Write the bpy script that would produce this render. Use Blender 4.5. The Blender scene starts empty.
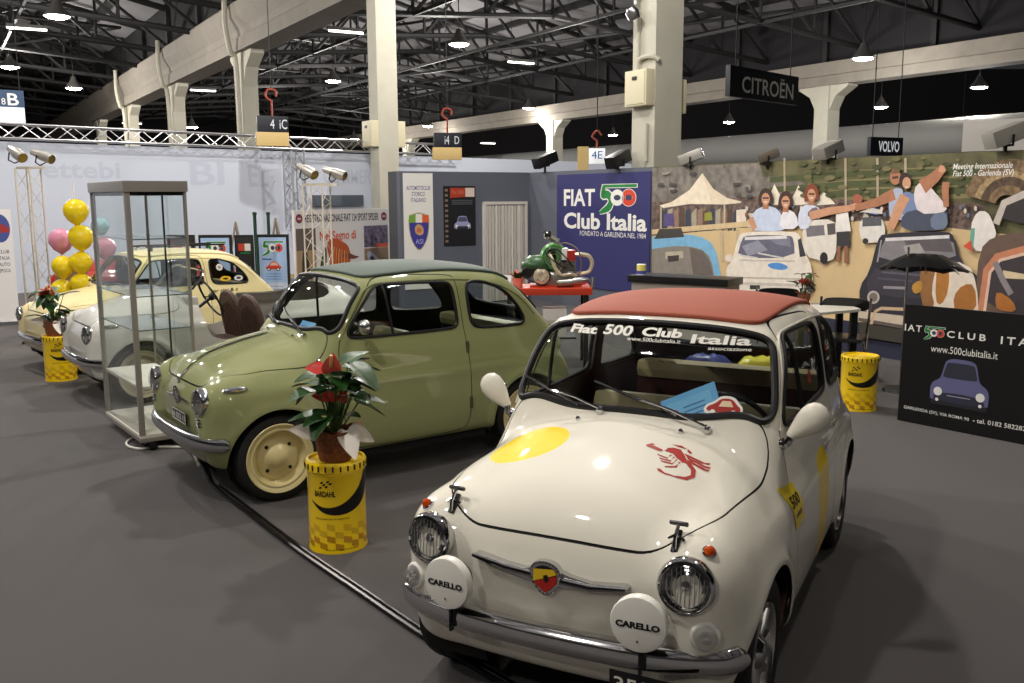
import bpy, bmesh, math, random
import numpy as np
from mathutils import Vector, Matrix
R = math.radians
PI = math.pi
random.seed(7)
SC = bpy.context.scene
COL = SC.collection

# ------------------------------------------------------------------ camera
FPX, CAMH, PITCH, ROLL = 931.39, 1.7806, 0.15370, -0.0049
_f = np.array([0, math.cos(PITCH), -math.sin(PITCH)])
_u = np.array([0, math.sin(PITCH), math.cos(PITCH)])
_r = np.array([1.0, 0, 0])
CR = math.cos(ROLL) * _r + math.sin(ROLL) * _u
CU = -math.sin(ROLL) * _r + math.cos(ROLL) * _u
CF = _f
EYE = np.array([0, 0, CAMH])
cam_d = bpy.data.cameras.new('camera')
cam_d.sensor_width = 36.0
cam_d.lens = FPX * 36.0 / 1024.0
cam_d.clip_start = 0.05
cam_d.clip_end = 400
cam = bpy.data.objects.new('camera', cam_d)
COL.objects.link(cam)
cam.matrix_world = Matrix(((CR[0], CU[0], -CF[0], EYE[0]), (CR[1], CU[1], -CF[1], EYE[1]), (CR[2], CU[2], -CF[2], EYE[2]), (0, 0, 0, 1)))
SC.camera = cam

def ray(px, py):
    return CF + CR * ((px - 512) / FPX) + CU * ((341.5 - py) / FPX)
def on_z(px, py, z=0.0):                 # point of a pixel's sight line at height z
    d = ray(px, py)
    return EYE + d * ((z - CAMH) / d[2])
def on_plane(px, py, p0, n):
    d = ray(px, py)
    t = np.dot(np.asarray(p0) - EYE, n) / np.dot(d, n)
    return EYE + d * t
def at_y(px, py, Y):                     # point at ground distance Y
    d = ray(px, py)
    return EYE + d * (Y / d[1])

# ------------------------------------------------------------------ materials
MATS = {}
def mat(name, col, rough=0.5, metal=0.0, coat=0.0, trans=0.0, emit=0.0, spec=0.5, ior=1.45, alpha=1.0, bump=0.0, bscale=40.0, noise=0.0, nscale=8.0, sheen=0.0):
    if name in MATS: return MATS[name]
    m = bpy.data.materials.new(name)
    m.use_nodes = True
    nt = m.node_tree
    b = nt.nodes['Principled BSDF']
    b.inputs['Base Color'].default_value = (*col, 1)
    b.inputs['Roughness'].default_value = rough
    b.inputs['Metallic'].default_value = metal
    b.inputs['Coat Weight'].default_value = coat
    b.inputs['Coat Roughness'].default_value = 0.04
    b.inputs['Transmission Weight'].default_value = trans
    b.inputs['Specular IOR Level'].default_value = spec
    b.inputs['IOR'].default_value = ior
    b.inputs['Alpha'].default_value = alpha
    b.inputs['Sheen Weight'].default_value = sheen
    if emit:
        b.inputs['Emission Color'].default_value = (*col, 1)
        b.inputs['Emission Strength'].default_value = emit
    if noise or bump:
        tc = nt.nodes.new('ShaderNodeTexCoord')
    if noise:
        n = nt.nodes.new('ShaderNodeTexNoise'); n.inputs['Scale'].default_value = nscale; n.inputs['Detail'].default_value = 5
        nt.links.new(tc.outputs['Object'], n.inputs['Vector'])
        r = nt.nodes.new('ShaderNodeValToRGB')
        r.color_ramp.elements[0].position = 0.3; r.color_ramp.elements[1].position = 0.7
        r.color_ramp.elements[0].color = (*[c * (1 - noise) for c in col], 1)
        r.color_ramp.elements[1].color = (*[min(1, c * (1 + noise)) for c in col], 1)
        nt.links.new(n.outputs['Fac'], r.inputs['Fac'])
        nt.links.new(r.outputs['Color'], b.inputs['Base Color'])
    if bump:
        n2 = nt.nodes.new('ShaderNodeTexNoise'); n2.inputs['Scale'].default_value = bscale; n2.inputs['Detail'].default_value = 4
        nt.links.new(tc.outputs['Object'], n2.inputs['Vector'])
        bp = nt.nodes.new('ShaderNodeBump'); bp.inputs['Strength'].default_value = bump; bp.inputs['Distance'].default_value = 0.01
        nt.links.new(n2.outputs['Fac'], bp.inputs['Height'])
        nt.links.new(bp.outputs['Normal'], b.inputs['Normal'])
    MATS[name] = m
    return m
def srgb(*c):                             # 0-255 display colour to linear
    return tuple(((v / 255 + 0.055) / 1.055) ** 2.4 if v > 10 else v / 255 / 12.92 for v in c)
def thin_glass(name, tint=(1, 1, 1), refl=1.0, dark=1.0):
    m = bpy.data.materials.new(name); m.use_nodes = True
    nt = m.node_tree
    for n in list(nt.nodes): nt.nodes.remove(n)
    o = nt.nodes.new('ShaderNodeOutputMaterial')
    t = nt.nodes.new('ShaderNodeBsdfTransparent'); t.inputs['Color'].default_value = (*[c * dark for c in tint], 1)
    g = nt.nodes.new('ShaderNodeBsdfGlossy'); g.inputs['Roughness'].default_value = 0.02
    lw = nt.nodes.new('ShaderNodeLayerWeight'); lw.inputs['Blend'].default_value = .5
    pw = nt.nodes.new('ShaderNodeMath'); pw.operation = 'POWER'; pw.inputs[1].default_value = 5.0
    fr = nt.nodes.new('ShaderNodeMath'); fr.operation = 'MULTIPLY_ADD'; fr.inputs[1].default_value = .7; fr.inputs[2].default_value = .035
    nt.links.new(lw.outputs['Facing'], pw.inputs[0]); nt.links.new(pw.outputs[0], fr.inputs[0])
    mx = nt.nodes.new('ShaderNodeMixShader')
    ma = nt.nodes.new('ShaderNodeMath'); ma.operation = 'MULTIPLY'; ma.inputs[1].default_value = refl
    nt.links.new(fr.outputs[0], ma.inputs[0]); nt.links.new(ma.outputs[0], mx.inputs[0])
    nt.links.new(t.outputs[0], mx.inputs[1]); nt.links.new(g.outputs[0], mx.inputs[2])
    nt.links.new(mx.outputs[0], o.inputs[0])
    MATS[name] = m
    return m

# ------------------------------------------------------------------ mesh builder
class MB:
    def __init__(s, M=None):
        s.v = []; s.f = []; s.m = []; s.mats = []; s.M = M
    def mi(s, m):
        if m is None: return 0
        if m not in s.mats: s.mats.append(m)
        return s.mats.index(m)
    def add(s, vs, fs, m=None, M=None):
        k = len(s.v); i = s.mi(m)
        T = M if M is not None else s.M
        for p in vs:
            s.v.append(tuple(T @ Vector(p)) if T is not None else tuple(p))
        for f in fs:
            s.f.append([k + a for a in f]); s.m.append(i)
        return s
    def box(s, x0, x1, y0, y1, z0, z1, m=None, M=None, bev=0.0):
        if bev <= 0:
            vs = [(x, y, z) for z in (z0, z1) for y in (y0, y1) for x in (x0, x1)]
            fs = [(0, 2, 3, 1), (4, 5, 7, 6), (0, 1, 5, 4), (2, 6, 7, 3), (0, 4, 6, 2), (1, 3, 7, 5)]
            return s.add(vs, fs, m, M)
        b = min(bev, (x1 - x0) * .49, (y1 - y0) * .49, (z1 - z0) * .49)
        bm = bmesh.new()
        bmesh.ops.create_cube(bm, size=1)
        for v in bm.verts:
            v.co = Vector(((x0 + x1) / 2 + v.co.x * (x1 - x0), (y0 + y1) / 2 + v.co.y * (y1 - y0), (z0 + z1) / 2 + v.co.z * (z1 - z0)))
        bmesh.ops.bevel(bm, geom=bm.edges[:], offset=b, segments=2, affect='EDGES', profile=0.7)
        bm.verts.index_update()
        vs = [v.co[:] for v in bm.verts]; fs = [[v.index for v in f.verts] for f in bm.faces]
        bm.free()
        return s.add(vs, fs, m, M)
    def lathe(s, prof, seg=32, m=None, M=None, axis='z', cap=True, a0=0, a1=2 * PI):
        full = abs(a1 - a0 - 2 * PI) < 1e-6
        n = seg if full else seg + 1
        vs = []; fs = []
        for i in range(n):
            a = a0 + (a1 - a0) * i / seg
            c, q = math.cos(a), math.sin(a)
            for r, h in prof:
                p = (r * c, r * q, h)
                if axis == 'x': p = (h, r * c, r * q)
                elif axis == 'y': p = (r * q, h, r * c)
                vs.append(p)
        L = len(prof)
        for i in range(seg):
            j = (i + 1) % n
            for k in range(L - 1):
                fs.append((i * L + k, j * L + k, j * L + k + 1, i * L + k + 1))
        if cap and full:
            if prof[0][0] > 1e-5: fs.append([i * L for i in range(n)][::-1])
            if prof[-1][0] > 1e-5: fs.append([i * L + L - 1 for i in range(n)])
        return s.add(vs, fs, m, M)
    def cyl(s, p0, p1, r0, r1=None, seg=16, m=None, cap=True):
        r1 = r0 if r1 is None else r1
        return s.tube([p0, p1], [r0, r1], seg, m, cap=cap)
    def tube(s, pts, r, seg=8, m=None, closed=False, cap=True, M=None, flat=None):
        P = [np.array(p, float) for p in pts]; n = len(P)
        rr = r if hasattr(r, '__len__') else [r] * n
        vs = []; fs = []
        T = []
        for i in range(n):
            if closed: t = P[(i + 1) % n] - P[i - 1]
            elif i == 0: t = P[1] - P[0]
            elif i == n - 1: t = P[-1] - P[-2]
            else: t = P[i + 1] - P[i - 1]
            T.append(t / (np.linalg.norm(t) + 1e-12))
        up = np.array([0, 0, 1.0]) if abs(T[0][2]) < 0.9 else np.array([1.0, 0, 0])
        nrm = np.cross(T[0], up); nrm /= np.linalg.norm(nrm)
        for i in range(n):
            nrm = nrm - T[i] * np.dot(nrm, T[i]); nrm /= (np.linalg.norm(nrm) + 1e-12)
            b = np.cross(T[i], nrm)
            for k in range(seg):
                a = 2 * PI * k / seg
                e = 1.0 if flat is None else flat
                vs.append(P[i] + nrm * math.cos(a) * rr[i] + b * math.sin(a) * rr[i] * e)
        for i in range(n if closed else n - 1):
            j = (i + 1) % n
            for k in range(seg):
                q = (k + 1) % seg
                fs.append((i * seg + k, i * seg + q, j * seg + q, j * seg + k))
        if cap and not closed:
            fs.append([k for k in range(seg)][::-1]); fs.append([(n - 1) * seg + k for k in range(seg)])
        return s.add(vs, fs, m, M)
    def prism(s, poly, h0, h1, m=None, M=None, mside=None):      # polygon in xy, extruded in z
        n = len(poly)
        vs = [(p[0], p[1], h0) for p in poly] + [(p[0], p[1], h1) for p in poly]
        s.add(vs, [list(range(n))[::-1], list(range(n, 2 * n))], m, M)
        return s.add(vs, [(i, (i + 1) % n, n + (i + 1) % n, n + i) for i in range(n)], mside or m, M)
    def poly(s, pts, m=None, M=None):
        return s.add(pts, [list(range(len(pts)))], m, M)
    def sphere(s, c, r, seg=16, rings=10, m=None, M=None):
        rx, ry, rz = r if hasattr(r, '__len__') else (r, r, r)
        vs = [(c[0], c[1], c[2] - rz)]
        for i in range(1, rings):
            a = PI * i / rings - PI / 2
            for k in range(seg):
                b = 2 * PI * k / seg
                vs.append((c[0] + rx * math.cos(a) * math.cos(b), c[1] + ry * math.cos(a) * math.sin(b), c[2] + rz * math.sin(a)))
        vs.append((c[0], c[1], c[2] + rz))
        fs = [(0, 1 + (k + 1) % seg, 1 + k) for k in range(seg)]
        for i in range(rings - 2):
            for k in range(seg):
                q = (k + 1) % seg
                fs.append((1 + i * seg + k, 1 + i * seg + q, 1 + (i + 1) * seg + q, 1 + (i + 1) * seg + k))
        L = len(vs) - 1; o = 1 + (rings - 2) * seg
        fs += [(L, o + k, o + (k + 1) % seg) for k in range(seg)]
        return s.add(vs, fs, m, M)
    def build(s, name, m=None, parent=None, smooth=35, loc=None):
        me = bpy.data.meshes.new(name)
        me.from_pydata([tuple(map(float, p)) for p in s.v], [], s.f)
        mats = s.mats if s.mats else [m]
        for x in mats: me.materials.append(x)
        me.polygons.foreach_set('material_index', s.m)
        if smooth:
            me.polygons.foreach_set('use_smooth', [True] * len(me.polygons))
            me.update()
            me.set_sharp_from_angle(angle=R(smooth))
        me.update()
        o = bpy.data.objects.new(name, me)
        COL.objects.link(o)
        if parent is not None: o.parent = parent
        if loc is not None: o.location = loc
        return o

def text_mesh(body, size=1.0, bold=0.0, shear=0.0, sx=1.0, space=1.0, align='CENTER'):
    """letter outlines as a flat mesh: (verts xy, faces)"""
    cu = bpy.data.curves.new('lettering', 'FONT')
    cu.body = body; cu.size = size; cu.align_x = align; cu.align_y = 'CENTER'
    cu.offset = bold; cu.shear = shear; cu.space_character = space; cu.resolution_u = 3
    cu.fill_mode = 'FRONT'
    ob = bpy.data.objects.new('lettering', cu)
    COL.objects.link(ob)
    dg = bpy.context.evaluated_depsgraph_get()
    me = ob.evaluated_get(dg).to_mesh()
    vs = [(v.co.x * sx, v.co.y) for v in me.vertices]
    fs = [list(p.vertices) for p in me.polygons]
    ob.evaluated_get(dg).to_mesh_clear()
    bpy.data.objects.remove(ob); bpy.data.curves.remove(cu)
    return vs, fs
def text_fit(body, x0, x1, yc, h, bold=0.0, shear=0.0, space=1.0):
    """lettering stretched to the span x0..x1 with cap height about h, centred at yc"""
    vs, fs = text_mesh(body, 1.0, bold, shear, 1.0, space)
    xs = [v[0] for v in vs]; ys = [v[1] for v in vs]
    a, b, c, d = min(xs), max(xs), min(ys), max(ys)
    k = (x1 - x0) / (b - a); q = h / (d - c)
    return [(x0 + (v[0] - a) * k, yc - h / 2 + (v[1] - c) * q) for v in vs], fs

def tag(o, label=None, cat=None, group=None, kind=None):
    if label: o['label'] = label
    if cat: o['category'] = cat
    if group: o['group'] = group
    if kind: o['kind'] = kind
    return o
def thing(name, label, cat, loc=(0, 0, 0), rz=0, group=None):
    o = bpy.data.objects.new(name, None)
    COL.objects.link(o)
    o.empty_display_size = 0.1
    o.location = loc; o.rotation_euler = (0, 0, rz)
    return tag(o, label, cat, group)
def copy_tree(o, parent=None):
    c = o.copy(); COL.objects.link(c)
    if parent is not None: c.parent = parent
    for ch in list(o.children): copy_tree(ch, c)
    return c
def xf(loc=(0, 0, 0), rz=0, rx=0, ry=0, s=1):
    return Matrix.Translation(loc) @ Matrix.Rotation(rz, 4, 'Z') @ Matrix.Rotation(ry, 4, 'Y') @ Matrix.Rotation(rx, 4, 'X') @ Matrix.Scale(s, 4)
def frame(o, ex, ey, ez=None):
    ex = Vector(ex).normalized(); ey = Vector(ey); ey = (ey - ex * ey.dot(ex)).normalized()
    ez = ex.cross(ey)
    return Matrix(((ex.x, ey.x, ez.x, o[0]), (ex.y, ey.y, ez.y, o[1]), (ex.z, ey.z, ez.z, o[2]), (0, 0, 0, 1)))
def circle(cx, cy, rx, ry=None, n=24, a0=0, a1=2 * PI):
    ry = rx if ry is None else ry
    return [(cx + rx * math.cos(a0 + (a1 - a0) * i / n), cy + ry * math.sin(a0 + (a1 - a0) * i / n)) for i in range(n if abs(a1 - a0 - 2 * PI) < 1e-6 else n + 1)]
def smooth_poly(pts, it=3, closed=True):
    P = [tuple(p) for p in pts]
    for _ in range(it):
        Q = []
        n = len(P)
        for i in range(n if closed else n - 1):
            a, b = P[i], P[(i + 1) % n]
            Q.append(tuple(a[k] * .75 + b[k] * .25 for k in range(len(a))))
            Q.append(tuple(a[k] * .25 + b[k] * .75 for k in range(len(a))))
        if not closed: Q = [P[0]] + Q + [P[-1]]
        P = Q
    return P
def spline(pts, n=8, closed=False):
    P = [np.array(p, float) for p in pts]; m = len(P); out = []
    for i in range(m if closed else m - 1):
        if closed: a, b, c, d = P[i - 1], P[i], P[(i + 1) % m], P[(i + 2) % m]
        else: a, b, c, d = P[max(i - 1, 0)], P[i], P[i + 1], P[min(i + 2, m - 1)]
        for k in range(n):
            t = k / n
            out.append(0.5 * (2 * b + (c - a) * t + (2 * a - 5 * b + 4 * c - d) * t * t + (3 * b - a - 3 * c + d) * t ** 3))
    if not closed: out.append(P[-1])
    return out
# ------------------------------------------------------------------ car body surface
def curve(*nodes):
    xs = np.array([n[0] for n in nodes], float); ys = np.array([n[1] for n in nodes], float)
    d = np.diff(ys) / np.diff(xs)
    t = np.zeros_like(ys); t[0] = d[0]; t[-1] = d[-1]
    for i in range(1, len(xs) - 1):
        w = (xs[i] - xs[i - 1]) / (xs[i + 1] - xs[i - 1])
        t[i] = d[i - 1] * (1 - w) + d[i] * w
    X = np.linspace(xs[0], xs[-1], 600); k = np.clip(np.searchsorted(xs, X) - 1, 0, len(xs) - 2)
    h = xs[k + 1] - xs[k]; u = (X - xs[k]) / h
    Y = (2 * u ** 3 - 3 * u ** 2 + 1) * ys[k] + (u ** 3 - 2 * u ** 2 + u) * h * t[k] + (-2 * u ** 3 + 3 * u ** 2) * ys[k + 1] + (u ** 3 - u ** 2) * h * t[k + 1]
    return lambda x: np.interp(x, X, Y)
def smax(a, b, k):
    h = np.maximum(k - np.abs(a - b), 0) / k
    return np.maximum(a, b) + h * h * k / 4
def smin(a, b, k): return -smax(-a, -b, k)

PW = curve((-2.6, .47), (-2.35, .555), (-2.1, .602), (-1.84, .618), (-1.4, .630), (-.9, .636), (-.4, .635), (0, .625), (.25, .605), (.5, .57))
QW = curve((.10, -.06), (.20, -.03), (.30, -.010), (.45, 0), (.60, -.004), (.690, -.007), (.715, -.024), (.80, -.040), (.90, -.075), (1.0, -.125), (1.2, -.25))
ZC = curve((-2.6, .50), (-2.42, .66), (-2.25, .80), (-2.05, .90), (-1.8, .935), (-.6, .95), (-.38, .948), (-.2, .922), (0, .884), (.2, .828), (.33, .775), (.5, .66))
XN = curve((.10, .335), (.25, .375), (.40, .402), (.52, .412), (.62, .407), (.72, .385), (.80, .352), (1.0, .24))
XR = curve((.4, -2.40), (.6, -2.385), (.75, -2.32), (.85, -2.235), (.95, -2.13), (1.1, -1.985), (1.25, -1.85), (1.4, -1.72))
XT = curve((.10, -2.30), (.25, -2.36), (.45, -2.395), (.60, -2.385), (.75, -2.34), (.90, -2.25), (1.1, -2.1))
CW = curve((.6, .625), (.80, .598), (.93, .565), (1.05, .546), (1.15, .527), (1.25, .505), (1.4, .465))
CP = curve((-2.4, -.15), (-2.1, -.075), (-1.8, -.02), (-1.5, 0), (-.9, 0), (-.6, -.008), (-.3, -.03))
ZR = curve((-2.3, 1.06), (-2.0, 1.205), (-1.7, 1.29), (-1.4, 1.328), (-1.15, 1.336), (-.9, 1.327), (-.7, 1.307), (-.55, 1.275), (-.4, 1.225), (-.2, 1.14))

def F_low(x, ay, z):
    arch = .018 * np.exp(-(((np.hypot(x, z - .262) - .318) / .030) ** 2)) + .014 * np.exp(-(((np.hypot(x + 1.84, z - .262) - .318) / .030) ** 2))
    side = (ay - PW(x) - QW(z) - arch * (z < .7)) * .95
    top = (z - ZC(x) + .14 * np.abs(ay / .55) ** 2.4) * .93
    nose = (x - XN(z) + .13 * ay ** 2 + .9 * np.maximum(ay - .40, 0) ** 2) * .95
    tail = (XT(z) - x + .18 * ay ** 2) * .95
    f = smax(side, top, .16)
    f = smax(f, nose, .15)
    f = smax(f, tail, .24)
    # front wing swelling and lamp nacelle, rear wing swelling
    g = np.sqrt(((x - .02) / .40) ** 2 + ((ay - .46) / .185) ** 2 + ((z - .44) / .335) ** 2) - 1
    f = smin(f, g * .2, .05)
    g = np.sqrt(((x + 1.84) / .44) ** 2 + ((ay - .45) / .175) ** 2 + ((z - .42) / .38) ** 2) - 1
    f = smin(f, g * .2, .05)
    g = np.sqrt(((x - .255) / .125) ** 2 + ((ay - .455) / .118) ** 2 + ((z - .612) / .118) ** 2) - 1
    f = smin(f, g * .11, .09)
    return smax(f, .215 - z, .05)
def F_cab(x, ay, z):
    side = (ay - CW(z) - CP(x)) * .97
    top = (z - ZR(x) + .30 * ay ** 2.6)
    front = (x + .312 + .70 * (z - .948) + .25 * ay ** 2) * .81
    rear = (XR(z) - x + .22 * ay ** 2) * .8
    f = smax(side, top, .11)
    f = smax(f, front, .09)
    f = smax(f, rear, .13)
    return smax(f, .7 - z, .02)
def F_car(P):
    x, ay, z = P[:, 0], np.abs(P[:, 1]), P[:, 2]
    return smin(F_low(x, ay, z), F_cab(x, ay, z), .035)
def F_open(P):
    x, ay, z = P[:, 0], np.abs(P[:, 1]), P[:, 2]
    return F_low(x, ay, z)
def grad(F, P, e=2e-3):
    g = np.zeros_like(P)
    for i in range(3):
        d = np.zeros(3); d[i] = e
        g[:, i] = (F(P + d) - F(P - d)) / (2 * e)
    return g
def project(F, P, it=4):
    for _ in range(it):
        g = grad(F, P); f = F(P)
        P = P - g * (f / np.maximum((g * g).sum(1), 1e-6))[:, None]
    return P

def surface_net(F, lo, hi, h):
    n = [int(math.ceil((hi[i] - lo[i]) / h)) + 1 for i in range(3)]
    ax = [lo[i] + h * np.arange(n[i]) for i in range(3)]
    G = np.stack(np.meshgrid(*ax, indexing='ij'), -1).reshape(-1, 3)
    V = F(G).reshape(n)
    acc = np.zeros([k - 1 for k in n] + [3]); cnt = np.zeros([k - 1 for k in n])
    S = V < 0
    ix = np.indices([k - 1 for k in n]).transpose(1, 2, 3, 0).astype(float)
    corners = [(a, b, c) for a in (0, 1) for b in (0, 1) for c in (0, 1)]
    def sub(A, o): return A[o[0]:n[0] - 1 + o[0], o[1]:n[1] - 1 + o[1], o[2]:n[2] - 1 + o[2]]
    for a in corners:
        for b in corners:
            if sum(abs(a[i] - b[i]) for i in range(3)) != 1 or a > b: continue
            va, vb = sub(V, a), sub(V, b)
            m = (va < 0) != (vb < 0)
            t = np.where(m, va / np.where(m, va - vb, 1), 0)
            p = np.array(a)[None, None, None] * (1 - t[..., None]) + np.array(b)[None, None, None] * t[..., None]
            acc += p * m[..., None]; cnt += m
    act = cnt > 0
    idx = -np.ones(act.shape, int); idx[act] = np.arange(act.sum())
    pts = (acc[act] / cnt[act][:, None] + ix[act]) * h + np.array(lo)
    faces = []
    for d in range(3):
        e1, e2 = (d + 1) % 3, (d + 2) % 3
        sl0 = [slice(None)] * 3; sl1 = [slice(None)] * 3
        sl0[d] = slice(0, n[d] - 1); sl1[d] = slice(1, n[d])
        A, B = S[tuple(sl0)], S[tuple(sl1)]
        w = np.argwhere(A != B)
        for q in w:
            if q[e1] < 1 or q[e2] < 1 or q[e1] >= n[e1] - 1 or q[e2] >= n[e2] - 1: continue
            c = []
            for o1, o2 in ((-1, -1), (0, -1), (0, 0), (-1, 0)):
                k = q.copy(); k[e1] += o1; k[e2] += o2
                c.append(idx[tuple(k)])
            faces.append(c if A[tuple(q)] else c[::-1])
    return pts, faces

class Shell:
    """polygon surface that can be cut along the zero line of any function of position"""
    def __init__(s, V, Fs):
        s.V = [np.array(v) for v in V]; s.F = [list(f) for f in Fs]; s.T = ['body'] * len(s.F)
    def cut(s, g, inside, on=None):
        """faces (of tags in `on`) where g<0 get tag `inside` (or inside(oldtag))"""
        A = np.array(s.V)
        val = g(A)
        val = np.where(np.abs(val) < 1e-5, 1e-5, val)
        val = list(val)
        em = {}
        NF = []; NT = []
        def mid(a, b):
            k = (a, b) if a < b else (b, a)
            if k not in em:
                t = val[a] / (val[a] - val[b])
                s.V.append(s.V[a] * (1 - t) + s.V[b] * t)
                em[k] = len(s.V) - 1
            return em[k]
        todo = list(zip(s.F, s.T))
        # crossing points are put into every neighbour too, so no cracks open
        i = 0
        while i < len(todo):
            f, t = todo[i]; i += 1
            n = len(f)
            sg = [val[a] < 0 for a in f]
            ch = sum(sg[k] != sg[(k + 1) % n] for k in range(n))
            if ch > 2 and n > 3:
                for k in range(1, n - 1): todo.append(([f[0], f[k], f[k + 1]], t))
                continue
            allowed = on is None or t in on
            if ch == 0:
                NF.append(f); NT.append(inside if (sg[0] and allowed) else t); continue
            loops = {True: [], False: []}
            full = []
            for k in range(n):
                a, b = f[k], f[(k + 1) % n]
                full.append(a); loops[sg[k]].append(a)
                if sg[k] != sg[(k + 1) % n]:
                    m_ = mid(a, b); full.append(m_); loops[True].append(m_); loops[False].append(m_)
            if not allowed:
                NF.append(full); NT.append(t)
            else:
                for side in (True, False):
                    if len(loops[side]) > 2:
                        NF.append(loops[side]); NT.append(inside if side else t)
        s.F, s.T = NF, NT
    def part(s, tags):
        tags = tags if isinstance(tags, (set, list, tuple)) else {tags}
        fs = [f for f, t in zip(s.F, s.T) if t in tags]
        used = {}; V = []
        out = []
        for f in fs:
            g = []
            for a in f:
                if a not in used:
                    used[a] = len(V); V.append(s.V[a])
                g.append(used[a])
            g = [a for k, a in enumerate(g) if a != g[k - 1]]
            if len(g) > 2: out.append(g)
        return np.array(V).reshape(-1, 3), out
    def loops(s, tags):
        """boundary loops of a tagged region, as ordered point lists"""
        nxt = {}
        for f, t in zip(s.F, s.T):
            if t not in tags: continue
            n = len(f)
            for k in range(n): nxt[(f[k], f[(k + 1) % n])] = 1
        b = {a: c for (a, c) in nxt if (c, a) not in nxt}
        res = []
        while b:
            a0 = next(iter(b)); a = a0; L = []
            while a in b:
                L.append(a); a = b.pop(a)
            if len(L) > 8: res.append([s.V[i] for i in L])
        return res
def resample(P, step, closed=True):
    P = np.array(P); 
    if closed: P = np.vstack([P, P[:1]])
    d = np.r_[0, np.cumsum(np.linalg.norm(np.diff(P, axis=0), axis=1))]
    n = max(6, int(d[-1] / step))
    t = np.linspace(0, d[-1], n + 1)
    Q = np.stack([np.interp(t, d, P[:, i]) for i in range(3)], 1)
    if closed: Q = Q[:-1]
    for _ in range(2):
        Q2 = (np.roll(Q, 1, 0) + 2 * Q + np.roll(Q, -1, 0)) / 4
        if not closed: Q2[0], Q2[-1] = Q[0], Q[-1]
        Q = Q2
    return Q
def sd_poly(poly):
    A = np.array(poly); B = np.roll(A, -1, 0)
    def g(U, W):
        d2 = np.full(U.shape, 1e9); ins = np.zeros(U.shape, bool)
        for (ax, ay), (bx, by) in zip(A, B):
            ex, ey = bx - ax, by - ay
            t = np.clip(((U - ax) * ex + (W - ay) * ey) / (ex * ex + ey * ey + 1e-15), 0, 1)
            d2 = np.minimum(d2, (U - ax - t * ex) ** 2 + (W - ay - t * ey) ** 2)
            c = (ay > W) != (by > W)
            if by != ay: ins ^= c & (U < (bx - ax) * (W - ay) / (by - ay) + ax)
        return np.where(ins, -1, 1) * np.sqrt(d2)
    return g
def mesh_obj(name, V, Fs, m, parent, F=None, off=0.0, flip=False, shared=None):
    """link a piece of the body with exact surface normals"""
    V = np.asarray(V, float)
    N = None
    if F is not None:
        N = grad(F, V); N /= np.maximum(np.linalg.norm(N, axis=1), 1e-9)[:, None]
        V = V + N * off
    me = bpy.data.meshes.new(name)
    fs = [f[::-1] for f in Fs] if flip else Fs
    me.from_pydata(V.tolist(), [], fs)
    me.materials.append(m)
    me.polygons.foreach_set('use_smooth', [True] * len(me.polygons))
    me.update()
    if N is not None: me.normals_split_custom_set_from_vertices((-N if flip else N).tolist())
    o = bpy.data.objects.new(name, me); COL.objects.link(o)
    if parent is not None: o.parent = parent
    return o

# outlines in side view (x, z) and front view (y, z)
DOOR_O = smooth_poly([(-.43, .27), (-.40, .60), (-.42, .90), (-.49, .99), (-.645, 1.21), (-.73, 1.285), (-.95, 1.29), (-1.28, 1.275), (-1.305, 1.25), (-1.325, .95), (-1.345, .72), (-1.35, .42), (-1.33, .27), (-1.25, .235), (-.50, .235)], 2)
DWIN = smooth_poly([(-.475, .935), (-.515, 1.005), (-.65, 1.175), (-.71, 1.228), (-.77, 1.243), (-1.24, 1.232), (-1.268, 1.215), (-1.285, .97), (-1.285, .940), (-1.26, .925), (-.52, .922)], 2)
QWIN = smooth_poly([(-1.375, 1.20), (-1.41, 1.228), (-1.55, 1.215), (-1.70, 1.15), (-1.81, 1.03), (-1.86, .945), (-1.855, .915), (-1.82, .905), (-1.43, .915), (-1.385, .945)], 2)
WSCR = smooth_poly([(-.525, 1.00), (-.485, 1.20), (-.445, 1.243), (-.28, 1.268), (0, 1.278), (.28, 1.268), (.445, 1.243), (.485, 1.20), (.525, 1.00), (.515, .962), (.46, .946), (.3, .957), (.15, .965), (0, .968), (-.15, .965), (-.3, .957), (-.46, .946), (-.515, .962)], 2)
RWIN = smooth_poly([(-.42, 1.0), (-.36, 1.18), (0, 1.20), (.36, 1.18), (.42, 1.0), (.36, .965), (0, .955), (-.36, .965)], 2)
_h = [(.372, 0), (.366, .20), (.345, .34), (.305, .42), (.22, .472), (.05, .508), (-.20, .53), (-.375, .535), (-.385, .44), (-.330, .25)]
HOOD = smooth_poly(_h + [(-.315, 0)] + [(a, -b) for a, b in _h[:0:-1]], 2)
ROOF = smooth_poly([(-.665, -.37), (-.645, 0), (-.665, .37), (-.71, .415), (-1.5, .425), (-1.80, .41), (-1.84, .36), (-1.845, 0), (-1.84, -.36), (-1.80, -.41), (-1.5, -.425), (-.71, -.415)], 2)

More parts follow.
